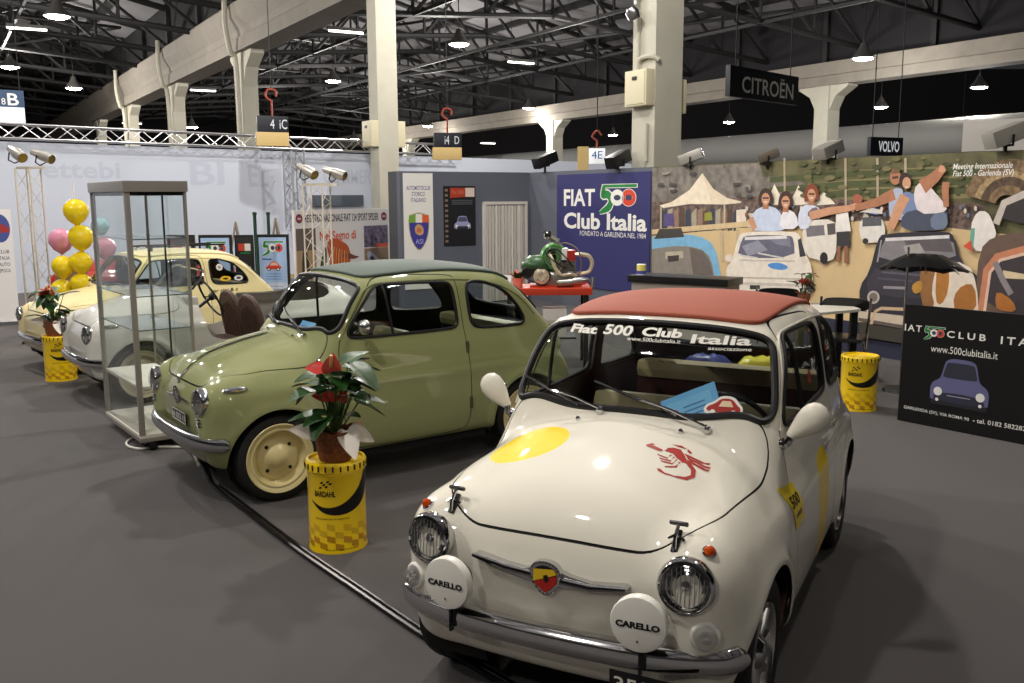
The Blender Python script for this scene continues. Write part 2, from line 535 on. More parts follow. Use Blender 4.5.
def make_shell(open_top=False, h=.021, yellow=False):
    F = F_open if open_top else F_car
    V, Fs = surface_net(F, (-2.50, -.72, .14), (.52, .72, 1.40 if not open_top else 1.06), h)
    V = project(F, V)
    s = Shell(V, Fs)
    NX = lambda P: grad(F, P)
    # wheel openings and hollow underside
    for cx in (0.0, -1.84):
        s.cut(lambda P: np.maximum(np.hypot(P[:, 0] - cx, P[:, 2] - .262) - .300, .30 - np.abs(P[:, 1])), 'void')
    s.cut(lambda P: np.maximum(P[:, 2] - .222, np.abs(P[:, 1]) - .56), 'void')
    hood = sd_poly(HOOD)
    gh = lambda P: np.maximum(hood(P[:, 0], P[:, 1]), np.where(P[:, 2] > .66, -1, 1))
    s.cut(lambda P: gh(P) - .0028, 'hood_gap', {'body'})
    s.cut(lambda P: gh(P) + .0028, 'hood', {'hood_gap'})
    door = sd_poly(DOOR_O)
    if not open_top:
        ws = sd_poly(WSCR); rw = sd_poly(RWIN); dw = sd_poly(DWIN); qw = sd_poly(QWIN); rf = sd_poly(ROOF)
        s.cut(lambda P: np.maximum(ws(P[:, 1], P[:, 2]), np.where(P[:, 0] > -.95, -1, 1)), 'windscreen', {'body'})
        s.cut(lambda P: np.maximum(rw(P[:, 1], P[:, 2]), np.where(P[:, 0] < -1.6, -1, 1)), 'rear_window', {'body'})
        s.cut(lambda P: np.maximum(rf(P[:, 0], P[:, 1]), np.where(P[:, 2] > 1.1, -1, 1)), 'roof', {'body'})
        for sg, nm in ((1, 'L'), (-1, 'R')):
            sd = lambda P: np.where(P[:, 1] * sg > .3, -1, 1)
            s.cut(lambda P: np.maximum(door(P[:, 0], P[:, 2]) - .0026, sd(P)), 'door_gap', {'body'})
            s.cut(lambda P: np.maximum(door(P[:, 0], P[:, 2]) + .0026, sd(P)), 'door' + nm, {'door_gap'})
            s.cut(lambda P: np.maximum(dw(P[:, 0], P[:, 2]), sd(P)), 'dwin' + nm, {'door' + nm})
            s.cut(lambda P: np.maximum(qw(P[:, 0], P[:, 2]), sd(P)), 'qwin' + nm, {'body'})
    else:
        # beach car: no cabin, low side cut-outs, open top
        op = sd_poly(smooth_poly([(-.50, -.50), (-.46, 0), (-.50, .50), (-1.6, .54), (-1.92, .48), (-1.96, 0), (-1.92, -.48), (-1.6, -.54)], 2))
        s.cut(lambda P: np.maximum(op(P[:, 0], P[:, 1]), np.where(P[:, 2] > .6, -1, 1)), 'void', {'body'})
        dr = sd_poly(smooth_poly([(-.52, 1.2), (-.56, .62), (-.66, .50), (-1.10, .48), (-1.22, .56), (-1.28, .72), (-1.34, 1.2)], 2))
        s.cut(lambda P: np.maximum(dr(P[:, 0], P[:, 2]), np.where(np.abs(P[:, 1]) > .3, -1, 1)), 'void', {'body'})
    return s, F
# ------------------------------------------------------------------ cars
CHROME = mat('chrome', (.62, .62, .63), .08, 1.0)
DULL = mat('satin_metal', (.42, .43, .45), .28, 1.0)
RUBBER = mat('black_rubber', (.008, .008, .009), .45)
TYRE = mat('tyre_rubber', (.012, .012, .013), .6)
BLACK = mat('black_plastic', (.008, .008, .009), .35)
DARKCLOTH = mat('dark_trim', (.012, .011, .011), .8)
BEIGE = mat('beige_vinyl', srgb(176, 160, 122), .5)
REDTRIM = mat('oxblood_vinyl', srgb(66, 22, 22), .5)
WHITE = mat('white_plastic', srgb(240, 236, 226), .35)
YEL = mat('yellow_paint', srgb(255, 218, 16), .45, coat=.6, spec=.2)
REDP = mat('red_print', srgb(170, 35, 28), .4)
GLASS = thin_glass('car_glass', (.93, .97, .95), 1.0, .93)
LENS = thin_glass('lamp_lens', (1, 1, 1), 1.0, .95)
REFL = mat('lamp_reflector', (.42, .42, .42), .12, 1.0)
CLEAR = mat('clear_lens', (.9, .9, .9), .12, trans=.85, ior=1.4)
AMBER = mat('amber_lens', srgb(230, 90, 20), .15, trans=.35)

def hit(F, p, d, n=400, L=1.2):
    p = np.array(p, float); d = np.array(d, float); d /= np.linalg.norm(d)
    t = np.linspace(0, L, n); Q = p + d * t[:, None]
    v = F(Q); k = np.argmax(v < 0)
    if v[k] >= 0: return p + d * L * .5, -d
    a, b = t[max(k - 1, 0)], t[k]
    for _ in range(20):
        c = (a + b) / 2
        if F((p + d * c)[None])[0] < 0: b = c
        else: a = c
    q = p + d * b
    g = grad(F, q[None])[0]
    return q, g / np.linalg.norm(g)
def surf_M(q, n, up=(0, 0, 1)):
    n = Vector(n).normalized(); up = Vector(up)
    y = (up - n * up.dot(n)).normalized(); x = y.cross(n)
    return Matrix(((x.x, y.x, n.x, q[0]), (x.y, y.y, n.y, q[1]), (x.z, y.z, n.z, q[2]), (0, 0, 0, 1)))

SHELLS = {}
def get_shell(kind):
    if kind not in SHELLS: SHELLS[kind] = make_shell(kind == 'open')
    return SHELLS[kind]

def make_wheel(parent, x, side, st):
    """tyre with rim and cap as sub-parts"""
    y = (.548 if x > -1 else .528) * side
    s = side
    b = MB()
    prof = [(.165, -.055), (.20, -.066), (.235, -.068), (.254, -.056), (.261, -.03), (.258, -.012), (.262, -.008), (.262, .008), (.258, .012), (.261, .03), (.254, .056), (.235, .068), (.20, .064), (.165, .05)]
    b.lathe([(r, h * s) for r, h in prof], 56, TYRE, axis='y', cap=False)
    w = b.build('wheel', None, parent, 40, loc=(x, y, .262))
    if st['kind'] != 'bright': w['label'] = 'black tyre on a painted steel rim'
    b = MB(); rim = st['rim']
    if st['kind'] == 'painted':
        prof = [(.165, .03), (.205, .062), (.210, .070), (.206, .075), (.192, .070), (.182, .064), (.170, .066), (.164, .062), (.158, .040), (.148, .020), (.135, .014), (.128, .022), (.118, .030), (.09, .034), (.075, .044), (.058, .064), (.035, .076), (0, .080)]
        b.lathe([(r, h * s) for r, h in prof], 56, rim, axis='y', cap=False)
        for k in range(4):
            a = PI / 4 + k * PI / 2
            b.lathe([(.0, .037 * s), (.011, .037 * s), (.012, .024 * s)], 12, DARKCLOTH, axis='y', M=Matrix.Translation((.100 * math.cos(a), 0, .100 * math.sin(a))), cap=False)
        b.build('rim', None, w, 40)
    else:
        prof = [(.155, -.05), (.166, .045), (.172, .058), (.168, .064), (.158, .058), (.150, .035), (.12, .020), (.06, .022)]
        b.lathe([(r, h * s) for r, h in prof], 56, rim, axis='y', cap=False)
        for k in range(8):                                  # pressed spokes
            a = k * PI / 4
            M = Matrix.Rotation(a, 4, 'Y')
            b.tube([(.05, .024 * s, 0), (.10, .036 * s, 0), (.152, .032 * s, 0)], [.018, .014, .02], 8, rim, M=M)
        b.build('rim', None, w, 40)
        b = MB(); b.lathe([(.062, .02 * s), (.06, .042 * s), (.04, .062 * s), (.0, .068 * s)], 24, CHROME, axis='y', cap=False)
        b.build('hub_cap', None, w)
    return w

def bumper_path(s0=1.0, n=48):
    pts = [(.470, 0), (.463, .20), (.444, .36), (.414, .47), (.372, .555), (.335, .592), (.300, .612)]
    P = spline([(a, -b) for a, b in pts[:0:-1]] + pts, 6)
    return P
def make_bumper(parent, m, z=.385, hgt=.082, name='bumper', front=True):
    b = MB()
    prof = [(-.030, -.5), (-.008, -.5), (.010, -.40), (.020, -.2), (.022, .05), (.016, .30), (.002, .46), (-.012, .52), (-.034, .5)]
    P = bumper_path()
    if not front: P = [np.array((-1.955 - p[0], p[1] * .95)) for p in P][::-1]
    L = len(P); vs = []; fs = []
    for i, p in enumerate(P):
        t = P[min(i + 1, L - 1)] - P[max(i - 1, 0)]
        t /= np.linalg.norm(t); nrm = np.array([t[1], -t[0]])
        e = min(i, L - 1 - i) / 4.0
        k = math.sqrt(min(1, .35 + .65 * e)) if e < 1 else 1
        for o, h in prof: vs.append((p[0] + nrm[0] * o, p[1] + nrm[1] * o, z + h * hgt * k))
    q = len(prof)
    for i in range(L - 1):
        for k in range(q - 1): fs.append((i * q + k, (i + 1) * q + k, (i + 1) * q + k + 1, i * q + k + 1))
        fs.append((i * q + q - 1, (i + 1) * q + q - 1, (i + 1) * q, i * q))
    fs.append(list(range(q))); fs.append([(L - 1) * q + k for k in range(q)][::-1])
    b.add(vs, fs, m)
    return b.build(name, None, parent, 30)

def surf_text(F, body, span, h, centre, axis, m, bold=.0, shear=0.0, off=.003, flip=1):
    """flat lettering laid on the body: axis 'x' = seen from the front (y,z); 'y' = from the side (x,z)"""
    vs, fs = text_fit(body, -span / 2, span / 2, 0, h, bold, shear)
    out = []
    for u, w in vs:
        if axis == 'x': q, n = hit(F, (1.0, centre[0] + u, centre[1] + w), (-1, 0, 0), 260, 2.4)
        else: q, n = hit(F, (centre[0] - u * flip, flip * 1.0, centre[1] + w), (0, -flip, 0), 200, 1)
        out.append(q + n * off)
    return out, fs

SCORPION = [  # outlines in a -1..1 box, seen by someone standing in front of the car
    [(-.38, .50), (-.22, .62), (.0, .63), (.14, .48), (.36, .18), (.26, .03), (.04, .16), (-.12, .30), (-.32, .34)],
    [(-1.0, .40), (-.86, .56), (-.76, .50), (-.86, .44), (-.72, .42), (-.45, .34), (-.48, .23), (-.78, .28), (-.98, .34)],
    [(-.34, .48), (-.40, .34), (-.32, .30), (-.26, .42)],
    [(-.34, .76), (-.05, .86), (.16, .76), (-.05, .74)], [(.18, .78), (.34, .68), (.30, .58), (.18, .68)],
    [(-.18, .20), (-.12, .22), (-.20, .02), (-.52, .06), (-.50, .02), (-.18, -.04)],
    [(-.06, .14), (0, .16), (-.08, -.06), (-.40, -.10), (-.38, -.14), (-.05, -.12)],
    [(.05, .08), (.10, .10), (.02, -.16), (-.32, -.20), (-.30, -.25), (.05, -.22)],
    [(.16, .00), (.22, .02), (.14, -.24), (-.12, -.40), (-.10, -.45), (.20, -.28)],
    [(.24, .50), (.80, .45), (.94, .56), (.92, .44), (.70, .36), (.28, .40)],
    [(.30, .37), (.86, .32), (1.02, .38), (.98, .27), (.84, .23), (.32, .29)],
    [(.34, .25), (.90, .19), (1.02, .23), (1.0, .13), (.86, .09), (.34, .17)],
    [(.24, .10), (.36, .06), (.58, -.14), (.65, -.36), (.54, -.54), (.30, -.64), (.30, -.72), (.62, -.64), (.78, -.38), (.70, -.06), (.44, .18)],
    [(.30, -.66), (-.02, -.68), (-.20, -.58), (-.28, -.62), (-.20, -.70), (0, -.74), (.30, -.71)],
    [(.20, .52), (.48, .26), (.44, .22), (.16, .48)],
]

def build_car(sp):
    root = thing('vintage_car', sp['label'], 'car', (sp['x'], sp['y'], 0), sp['rz'], sp.get('group'))
    root.scale = sp.get('scale', (1, 1, 1))
    sh, F = get_shell('open' if sp.get('open') else 'closed')
    if sp.get('race'):
        import copy
        sh = copy.copy(sh); sh.V = list(sh.V); sh.F = list(sh.F); sh.T = list(sh.T)
        sh.cut(lambda P: np.maximum(np.hypot(P[:, 0] + .065, (P[:, 1] + .300) * 1.0) - .150, np.where(P[:, 2] > .5, -1, 1)), 'disc', {'hood'})
        st_ = sd_poly(smooth_poly([(-.84, .72), (-1.06, .75), (-1.17, .55), (-1.12, .35), (-1.03, .245), (-.95, .245), (-.87, .5)], 2))
        sh.cut(lambda P: np.maximum(st_(P[:, 0], P[:, 2]), np.where(P[:, 1] > .3, -1, 1)), 'stripe', {'doorL'})
        gf = F
    paint, trim = sp['paint'], sp['trim']
    def piece(name, tags, m, par=root, off=0.0, flip=False, label=None):
        V, Fs = sh.part(tags)
        if not len(Fs): return None
        o = mesh_obj(name, V, Fs, m, par, F, off, flip)
        if label: o['label'] = label
        return o
    body = piece('body', {'body'}, paint)
    def two(o, tag_, m, off=.0008):
        V, Fs = sh.part({tag_})
        n0 = len(o.data.vertices)
        a = [tuple(v.co) for v in o.data.vertices]; fa = [list(p.vertices) for p in o.data.polygons]
        VV = np.array(a + [tuple(v) for v in V]); FF = fa + [[i + n0 for i in f] for f in Fs]
        o2 = mesh_obj(o.name, VV, FF, paint, root, F, 0)
        o2.data.materials.append(m)
        o2.data.polygons.foreach_set('material_index', [0] * len(fa) + [1] * len(Fs))
        nm = o.name; bpy.data.objects.remove(o); o2.name = nm.split('.')[0]
        return o2
    hood = piece('bonnet', {'hood'}, paint, label=None)
    if sp.get('race'):
        hood = two(hood, 'disc', YEL); hood['label'] = 'white bonnet with yellow disc and red scorpion'
    gap = MB(); 
    V, Fs = sh.part({'hood_gap', 'door_gap'})
    o = mesh_obj('panel_gap', V, Fs, DARKCLOTH, body, F, -.005)
    piece('cabin_lining', {'body', 'hood', 'doorL', 'doorR', 'roof', 'disc', 'stripe', 'hood_gap', 'door_gap'}, trim, root, -.022, True, 'dark lining inside the cabin')
    doors = {}
    if not sp.get('open'):
        for nm in 'LR':
            d = piece('door', {'door' + nm}, paint)
            if nm == 'L' and sp.get('race'):
                d = two(d, 'stripe', YEL); d['label'] = 'door with yellow stripe'
            doors[nm] = d
            piece('window_glass', {'dwin' + nm}, GLASS, d, -.004)
            for L in sh.loops({'dwin' + nm}):
                q = resample(L, .02); q = project(F, q, 2)
                MB().tube(q, .010, 6, RUBBER, closed=True).build('window_seal', None, d)
            # quarterlight bar
            sg = 1 if nm == 'L' else -1
            P = []
            for z in np.linspace(.93, 1.235, 8):
                q, n = hit(F, (-.80 + .10 * (z - .93), sg * 1.0, z), (0, -sg, 0), 200, 1); P.append(q)
            MB().tube(P, .009, 6, RUBBER).build('quarterlight_bar', None, d)
            piece('quarter_window', {'qwin' + nm}, GLASS, root, -.004)
            for L in sh.loops({'qwin' + nm}):
                q = project(F, resample(L, .02), 2)
                MB().tube(q, .012, 6, RUBBER, closed=True).build('quarter_window_seal', None, root)
            P = []
            for x, z in spline([(-.44, .975), (-.515, 1.10), (-.60, 1.225), (-.675, 1.288), (-.82, 1.31), (-1.3, 1.302), (-1.6, 1.262), (-1.82, 1.16), (-1.97, 1.02)], 8):
                q, n = hit(F, (x, sg * 1.0, z), (0, -sg, -.12), 240, 1); P.append(q + n * .003)
            MB().tube(P, .0055, 6, sp.get('rail', paint)).build('drip_rail', None, root)
        for tg, nm in (('windscreen', 'windscreen'), ('rear_window', 'rear_window')):
            w = piece(nm, {tg}, GLASS, root, -.004)
            for L in sh.loops({tg}):
                q = project(F, resample(L, .02), 2)
                MB().tube(q, .0145, 8, RUBBER, closed=True).build('window_seal', None, w)
                if sp.get('bright_seal'):
                    qq = [a + n_ * .012 for a, n_ in zip(q, grad(F, q))]
                    MB().tube(qq, .004, 6, CHROME, closed=True).build('bright_strip', None, w)
            if tg == 'windscreen': ws = w
        rf = piece('fabric_roof', {'roof'}, sp['roof'], root, .014)
        for L in sh.loops({'roof'}):
            q = project(F, resample(L, .025), 2)
            g = grad(F, q)
            MB().tube(q + g * .006, .010, 8, sp['roof'], closed=True).build('roof_hem', None, rf)
    # wheel wells and underside
    b = MB()
    for x in (0, -1.84):
        for s in (1, -1):
            b.lathe([(.300, (.545 if x > -1 else .535) * s), (.300, .30 * s), (.0, .30 * s)], 40, DARKCLOTH, M=Matrix.Translation((x, 0, .262)), axis='y', cap=False, a0=-PI * .62, a1=PI * .62)
    b.box(-1.5, -.35, -.56, .56, .17, .20, DARKCLOTH)
    b.box(-2.2, .30, -.30, .30, .20, .24, DARKCLOTH)
    b.cyl((0, -.52, .262), (0, .52, .262), .03, m=DARKCLOTH); b.cyl((-1.84, -.52, .262), (-1.84, .52, .262), .03, m=DARKCLOTH)
    b.build('underbody', None, root)
    for x in (0, -1.84):
        for s in (1, -1): make_wheel(root, x, s, sp['wheel'])
    # bumpers
    fb = make_bumper(root, sp['bumper'])
    make_bumper(root, sp['bumper'], z=.40, front=False)
    b = MB()
    for s in (1, -1): b.tube([(.35, .30 * s, .36), (.46, .30 * s, .375)], .018, 8, DARKCLOTH)
    b.build('bracket', None, fb)
    # head lamps
    for s in (1, -1):
        q, n = hit(F, (1, .452 * s, .625), (-1, 0, 0), 260, 1.2)
        ax = Vector((1, .10 * s, .06)).normalized()
        M = surf_M(np.array(q) - np.array(ax) * .030, ax)
        k = sp.get('lamp', 1.0)
        b = MB()
        b.lathe([(.068 * k, .0), (.088 * k, .004), (.091 * k, .022), (.089 * k, .036), (.083 * k, .046), (.077 * k, .048), (.073 * k, .042)], 40, CHROME, M, cap=False)
        h = b.build('headlight', None, root)
        b = MB(); pr_ = [(.074 * k, .044)]
        for i_ in range(9):
            r_ = .070 - .0072 * i_; pr_ += [(r_ * k, .036 - .0042 * i_ + (.006 if i_ % 2 else -.002))]
        b.lathe(pr_ + [(0, .004)], 26, REFL, M, cap=False); b.lathe([(.016, .004), (.017, .030), (.010, .040), (0, .042)], 14, CHROME, M, cap=False)
        for i_ in range(-4, 5): 
            hh = math.sqrt(max(0, .066 ** 2 - (i_ * .014) ** 2)) * k; b.box(i_ * .014 * k - .0012, i_ * .014 * k + .0012, -hh, hh, .043, .0445, DULL, M)
        b.build('reflector', None, h, 5)
        b = MB(); b.lathe([(.075 * k, .042), (.06 * k, .056), (.035 * k, .064), (0, .067)], 36, LENS, M, cap=False)
        b.build('lens', None, h)
    # front indicators
    if sp.get('indicators'):
        for s in (1, -1):
            q, n = hit(F, (1, .513 * s, .478), (-1, 0, 0), 260, 1.2)
            M = surf_M(q, Vector((1, .35 * s, .05)))
            b = MB(); b.lathe([(.0, -.03), (.047, -.03), (.047, .004), (.041, .010), (.034, .010)], 28, WHITE, M, cap=False)
            i_ = b.build('indicator', None, root)
            b = MB(); b.lathe([(.037, .006), (.035, .022), (.026, .034), (.012, .037), (.010, .046), (0, .048)], 24, CLEAR, M, cap=False)
            b.lathe([(.014, .008), (.012, .024), (0, .028)], 12, CHROME, M, cap=False)
            b.build('lens', None, i_)
    for s in (1, -1):
        q, n = hit(F, (sp['rep'][0], 1.0 * s, sp['rep'][1]), (0, -s, 0), 240, 1)
        if sp.get('long_rep'):
            M = surf_M(q, n)
            b = MB(); b.sphere((0, 0, .002), (.072, .020, .018), 20, 10, CHROME, M)
            r_ = b.build('side_lamp', None, root)
            b = MB(); b.sphere((0, .001, .012), (.045, .012, .014), 16, 8, CLEAR, M); b.build('lens', None, r_)
        else:
            M = surf_M(q, n)
            b = MB(); b.lathe([(0, -.004), (.022, -.004), (.022, .006), (.018, .010)], 20, CHROME, M, cap=False)
            r_ = b.build('side_lamp', None, root); r_['label'] = 'small amber side lamp'
            b = MB(); b.sphere((0, 0, .008), (.018, .018, .020), 16, 10, AMBER, M); b.build('lens', None, r_)
    # wipers
    if not sp.get('open'):
        for (y0, ty, tz) in ((-.115, -.50, 1.035), (.305, -.165, 1.05)):
            q, n = hit(F, (-.315, y0, 1.4), (0, 0, -1), 240, 1)
            b = MB(); b.lathe([(.018, -.01), (.018, .012), (.012, .022), (0, .026)], 14, CHROME, surf_M(q, n, (0, 1, 0)), cap=False)
            w = b.build('wiper', None, root)
            mid_, nm = hit(F, (1, (y0 * .42 + ty * .58), .97 + .4 * (tz - .97)), (-1, 0, 0), 300, 2.2)
            b = MB(); b.tube([q + n * .022, q * .5 + mid_ * .5 + np.array((.035, 0, .03)), mid_ + nm * .030], [.006, .005, .004], 6, CHROME)
            b.build('arm', None, w)
            a_, na = hit(F, (1, ty, tz), (-1, 0, 0), 300, 2.2)
            c_, nc = hit(F, (1, y0 * .75 + ty * .25 if True else 0, .962), (-1, 0, 0), 300, 2.2)
            b = MB(); b.tube([a_ + na * .014, (mid_ + nm * .016), c_ + nc * .014], .006, 6, sp.get('blade', CHROME)); b.build('blade', None, w)
        b = MB()
        for y in (-.19, .22):
            q, n = hit(F, (-.27, y, 1.4), (0, 0, -1), 240, 1)
            b.lathe([(.010, -.004), (.010, .008), (.004, .014), (0, .014)], 10, CHROME, surf_M(q, n, (0, 1, 0)), cap=False)
        b.build('washer_jet', None, root)
    # seats, wheel, dashboard
    if not sp.get('open'):
        def seat(nm, y, w, x, base_m, top_m, lbl=None):
            b = MB(); b.box(x - .02, x + .50, y - w / 2, y + w / 2, .30, .46, base_m, bev=.05)
            s_ = b.build(nm, None, root)
            if lbl: s_['label'] = lbl
            b = MB(); b.box(-.06, .06, -w / 2, w / 2, 0, .42, top_m, bev=.055, M=xf((x - .02, y, .42), 0, 0, -.22))
            b.build('backrest', None, s_)
        seat('front_seat', .29, .46, -1.17, trim, sp['seat']); seat('front_seat', -.29, .46, -1.17, trim, sp['seat'])
        b = MB(); b.box(-1.86, -1.42, -.50, .50, .30, .47, trim, bev=.05); s_ = b.build('rear_bench', None, root)
        b = MB(); b.box(-1.92, -1.80, -.50, .50, .44, .82, trim, bev=.04); b.box(-1.93, -1.785, -.50, .50, .80, .90, sp['seat'], bev=.05); b.build('backrest', None, s_)
        b = MB(); b.box(-2.15, -1.9, -.46, .46, .84, .87, DARKCLOTH, bev=.01); b.build('parcel_shelf', None, root)
        b = MB(); b.box(-.60, -.37, -.50, .50, .845, .885, DARKCLOTH, bev=.018); b.box(-.58, -.54, -.52, .52, .74, .86, sp.get('dash', paint), bev=.015)
        b.box(-1.9, -.35, -.55, .55, .20, .235, DARKCLOTH)
        b.build('dashboard', None, root)
    b = MB()
    c = Vector((-.72, .28, .83)) if not sp.get('open') else Vector((-.74, .28, .86))
    M = frame(c, (0, 1, 0), (.45, 0, .9))
    b.tube([M @ Vector((.19 * math.cos(a), .19 * math.sin(a), 0)) for a in np.linspace(0, 2 * PI, 40, endpoint=False)], .0105, 8, BLACK, closed=True)
    for a in (0.15, PI - .15): b.tube([M @ Vector((0, 0, -.02)), M @ Vector((.19 * math.cos(a), -.19 * math.sin(a) * .4, 0))], .007, 6, CHROME if sp.get('race') else BLACK)
    b.sphere(M @ Vector((0, 0, -.015)), .035, 14, 8, BLACK)
    b.tube([M @ Vector((0, 0, -.02)), (-.45, .28, .66)], .016, 8, BLACK)
    b.build('steering_wheel', None, root)
    return root, F, doors, body, hood, fb
CARP = dict(rough=.3, coat=1.0)
P_WHITE = mat('ivory_paint', srgb(236, 230, 214), .5, coat=1.0, spec=.15)
P_GREEN = mat('sage_green_paint', srgb(148, 152, 104), .5, coat=1.0, spec=.15)
P_CREAM = mat('cream_paint', srgb(238, 222, 166), .5, coat=1.0, spec=.15)
P_GREY = mat('pearl_white_paint', srgb(214, 212, 204), .5, coat=1.0, spec=.15)
F_RED = mat('red_roof_fabric', srgb(160, 80, 58), .8, bump=.15, bscale=60)
F_GREEN = mat('dark_green_roof_fabric', srgb(70, 84, 76), .7, bump=.15, bscale=60)
F_CREAM = mat('cream_roof_fabric', srgb(222, 208, 164), .6)
RIM_CREAM = mat('cream_rim_paint', srgb(232, 216, 158), .3, coat=.6)
RIM_BEIGE = mat('beige_rim_paint', srgb(208, 196, 168), .3, coat=.6)
RIM_ALLOY = mat('bright_alloy', (.72, .71, .69), .22, 1.0)
BUMP_GREY = mat('polished_steel', (.52, .53, .56), .16, 1.0)

# ---- white racing car in front
wc, F, WD, wbody, whood, wbump = build_car(dict(label='white vintage car with red fabric roof and yellow disc on its bonnet', x=.302, y=3.2123, rz=-2.0458,
    paint=P_WHITE, trim=REDTRIM, roof=F_RED, seat=BEIGE, wheel=dict(kind='bright', rim=RIM_ALLOY), bumper=CHROME, indicators=True, rep=(.335, .715), race=True))
b = MB()
for poly in SCORPION:
    pts = []
    P = []
    for i_ in range(len(poly)):
        a_, c_ = poly[i_], poly[(i_ + 1) % len(poly)]
        P += [(a_[0] + (c_[0] - a_[0]) * k_ / 3, a_[1] + (c_[1] - a_[1]) * k_ / 3) for k_ in range(3)]
    for u, v in P:
        # letters run along the car's left side of the bonnet, head towards the middle
        x = -.055 - v * .135; y = .262 + u * .118
        q, n = hit(F, (x, y, 1.3), (0, 0, -1), 300, .8)
        pts.append(q + n * .0015)
    b.poly(pts, REDP)
tr = b.build('scorpion_emblem', None, whood, 0); tr['label'] = 'red scorpion drawn on the bonnet'
m_ = tr.modifiers.new('t', 'TRIANGULATE')
# bonnet straps
for y in (-.40, .395):
    q, n = hit(F, (.315, y, 1.2), (0, 0, -1), 300, .9)
    b = MB(); M = surf_M(q, Vector((.75, 0, .65)))
    b.box(-.012, .012, -.045, .03, 0, .012, BLACK, M, .004)
    b.tube([M @ Vector((0, -.04, .01)), M @ Vector((0, -.01, .03)), M @ Vector((0, .045, .026))], .006, 8, CHROME)
    b.box(-.030, .030, .038, .050, .016, .032, BLACK, M, .005)
    b.tube([M @ Vector((-.026, -.005, .012)), M @ Vector((0, .01, .022)), M @ Vector((.026, -.005, .012))], .005, 8, CHROME)
    b.build('bonnet_catch', None, whood)
# winged badge
wing = [(-.274, .028), (-.262, .034), (-.15, .020), (-.08, .016), (-.03, .030), (.03, .030), (.08, .016), (.15, .006), (.262, .016), (.274, .010), (.262, .000), (.15, -.020), (.08, -.026), (.03, -.03), (-.03, -.03), (-.08, -.020), (-.15, -.006), (-.262, .018)]
q, n = hit(F, (1, 0, .578), (-1, 0, 0), 260, 1)
bM = frame(q + n * .004, (0, 1, 0), (.06, 0, 1))
b = MB(); b.prism(wing, -.02, .012, CHROME, bM)
b.tube([bM @ Vector((x, y, .014)) for x, y in ((-.27, .029), (-.15, .008), (-.05, .002))], [.006, .012, .012], 8, CHROME)
b.tube([bM @ Vector((x, y, .014)) for x, y in ((.27, .009), (.15, -.008), (.05, -.004))], [.006, .012, .012], 8, CHROME)
bad = b.build('wing_badge', None, wbody, 30)
shield = smooth_poly([(-.052, .045), (0, .062), (.052, .045), (.058, -.015), (0, -.074), (-.058, -.015)], 2)
b = MB(); b.prism(shield, .0, .022, CHROME, bM)
k = len(shield)
for i in range(0, k, 1):
    b.sphere(bM @ Vector((shield[i][0] * .92, shield[i][1] * .92, .022)), .0045, 6, 4, CHROME)
inner = [(x * .74, y * .74) for x, y in shield]
b.prism(inner, .02, .024, mat('badge_black', (.01, .01, .01), .3), bM)
top = [(-.040, .028), (.030, .036), (.042, .020), (.0, .002), (-.042, -.014)]
b.poly([bM @ Vector((x, y, .0248)) for x, y in top], mat('badge_yellow', srgb(246, 205, 40), .3))
bot = [(-.040, -.016), (0, .000), (.041, .016), (.040, -.012), (.0, -.050), (-.036, -.022)]
b.poly([bM @ Vector((x, y, .0248)) for x, y in bot], mat('badge_red', srgb(190, 40, 30), .3))
b.poly([bM @ Vector((x * .5 + .004, y * .5, .0255)) for x, y in ((-.02, .02), (.01, .03), (.02, 0), (.012, -.02), (-.004, -.03), (-.016, -.01))], BLACK)
s_ = b.build('shield', None, bad, 30); s_['label'] = 'shield in yellow, red and black'
# covered spot lamps
for y, z in ((-.322, .527), (.340, .526)):
    M = frame(Vector((.505, y, z)), (-.07 * (1 if y > 0 else -1), 1, 0), (0, 0, 1))
    b = MB(); b.lathe([(.03, -.075), (.06, -.06), (.075, -.03), (.080, -.01)], 32, BLACK, M, cap=True)
    b.tube([(.47, y, .37), (.455, y, z - .05)], .012, 8, BLACK)
    sl = b.build('spot_lamp', None, root_ if False else wc)
    b = MB(); b.lathe([(.086, -.022), (.0885, .004), (.085, .012), (.07, .015), (0, .017)], 40, WHITE, M, cap=False)
    vs, fs = text_fit('CARELLO', -.068, .068, .0, .021, .055)
    b.add([M @ Vector((x, yy, .0172)) for x, yy in vs], fs, BLACK)
    b.lathe([(0, .0), (.004, .0)], 10, mat('brown_screw', srgb(120, 70, 30), .4), M @ Matrix.Translation((.0, -.05, .0175)), cap=False)
    b.build('lamp_cover', None, sl, 40)
b = MB()                                                  # joint straps on the bumper
for y in (-.33, .335):
    b.box(.463, .482, y - .004, y + .004, .345, .43, BLACK)
b.build('joint', None, wbump)
b = MB(); M = frame(Vector((.470, .385, .300)), (0, 1, 0), (.05, 0, 1))
b.box(-.15, .15, -.042, .042, -.004, .002, BLACK, M, .004)
vs, fs = text_fit('350 677', -.135, .135, 0, .05, .012)
b.add([M @ Vector((x, y, .0026)) for x, y in vs], fs, WHITE)
pl = b.build('number_plate', None, wbump, 30)
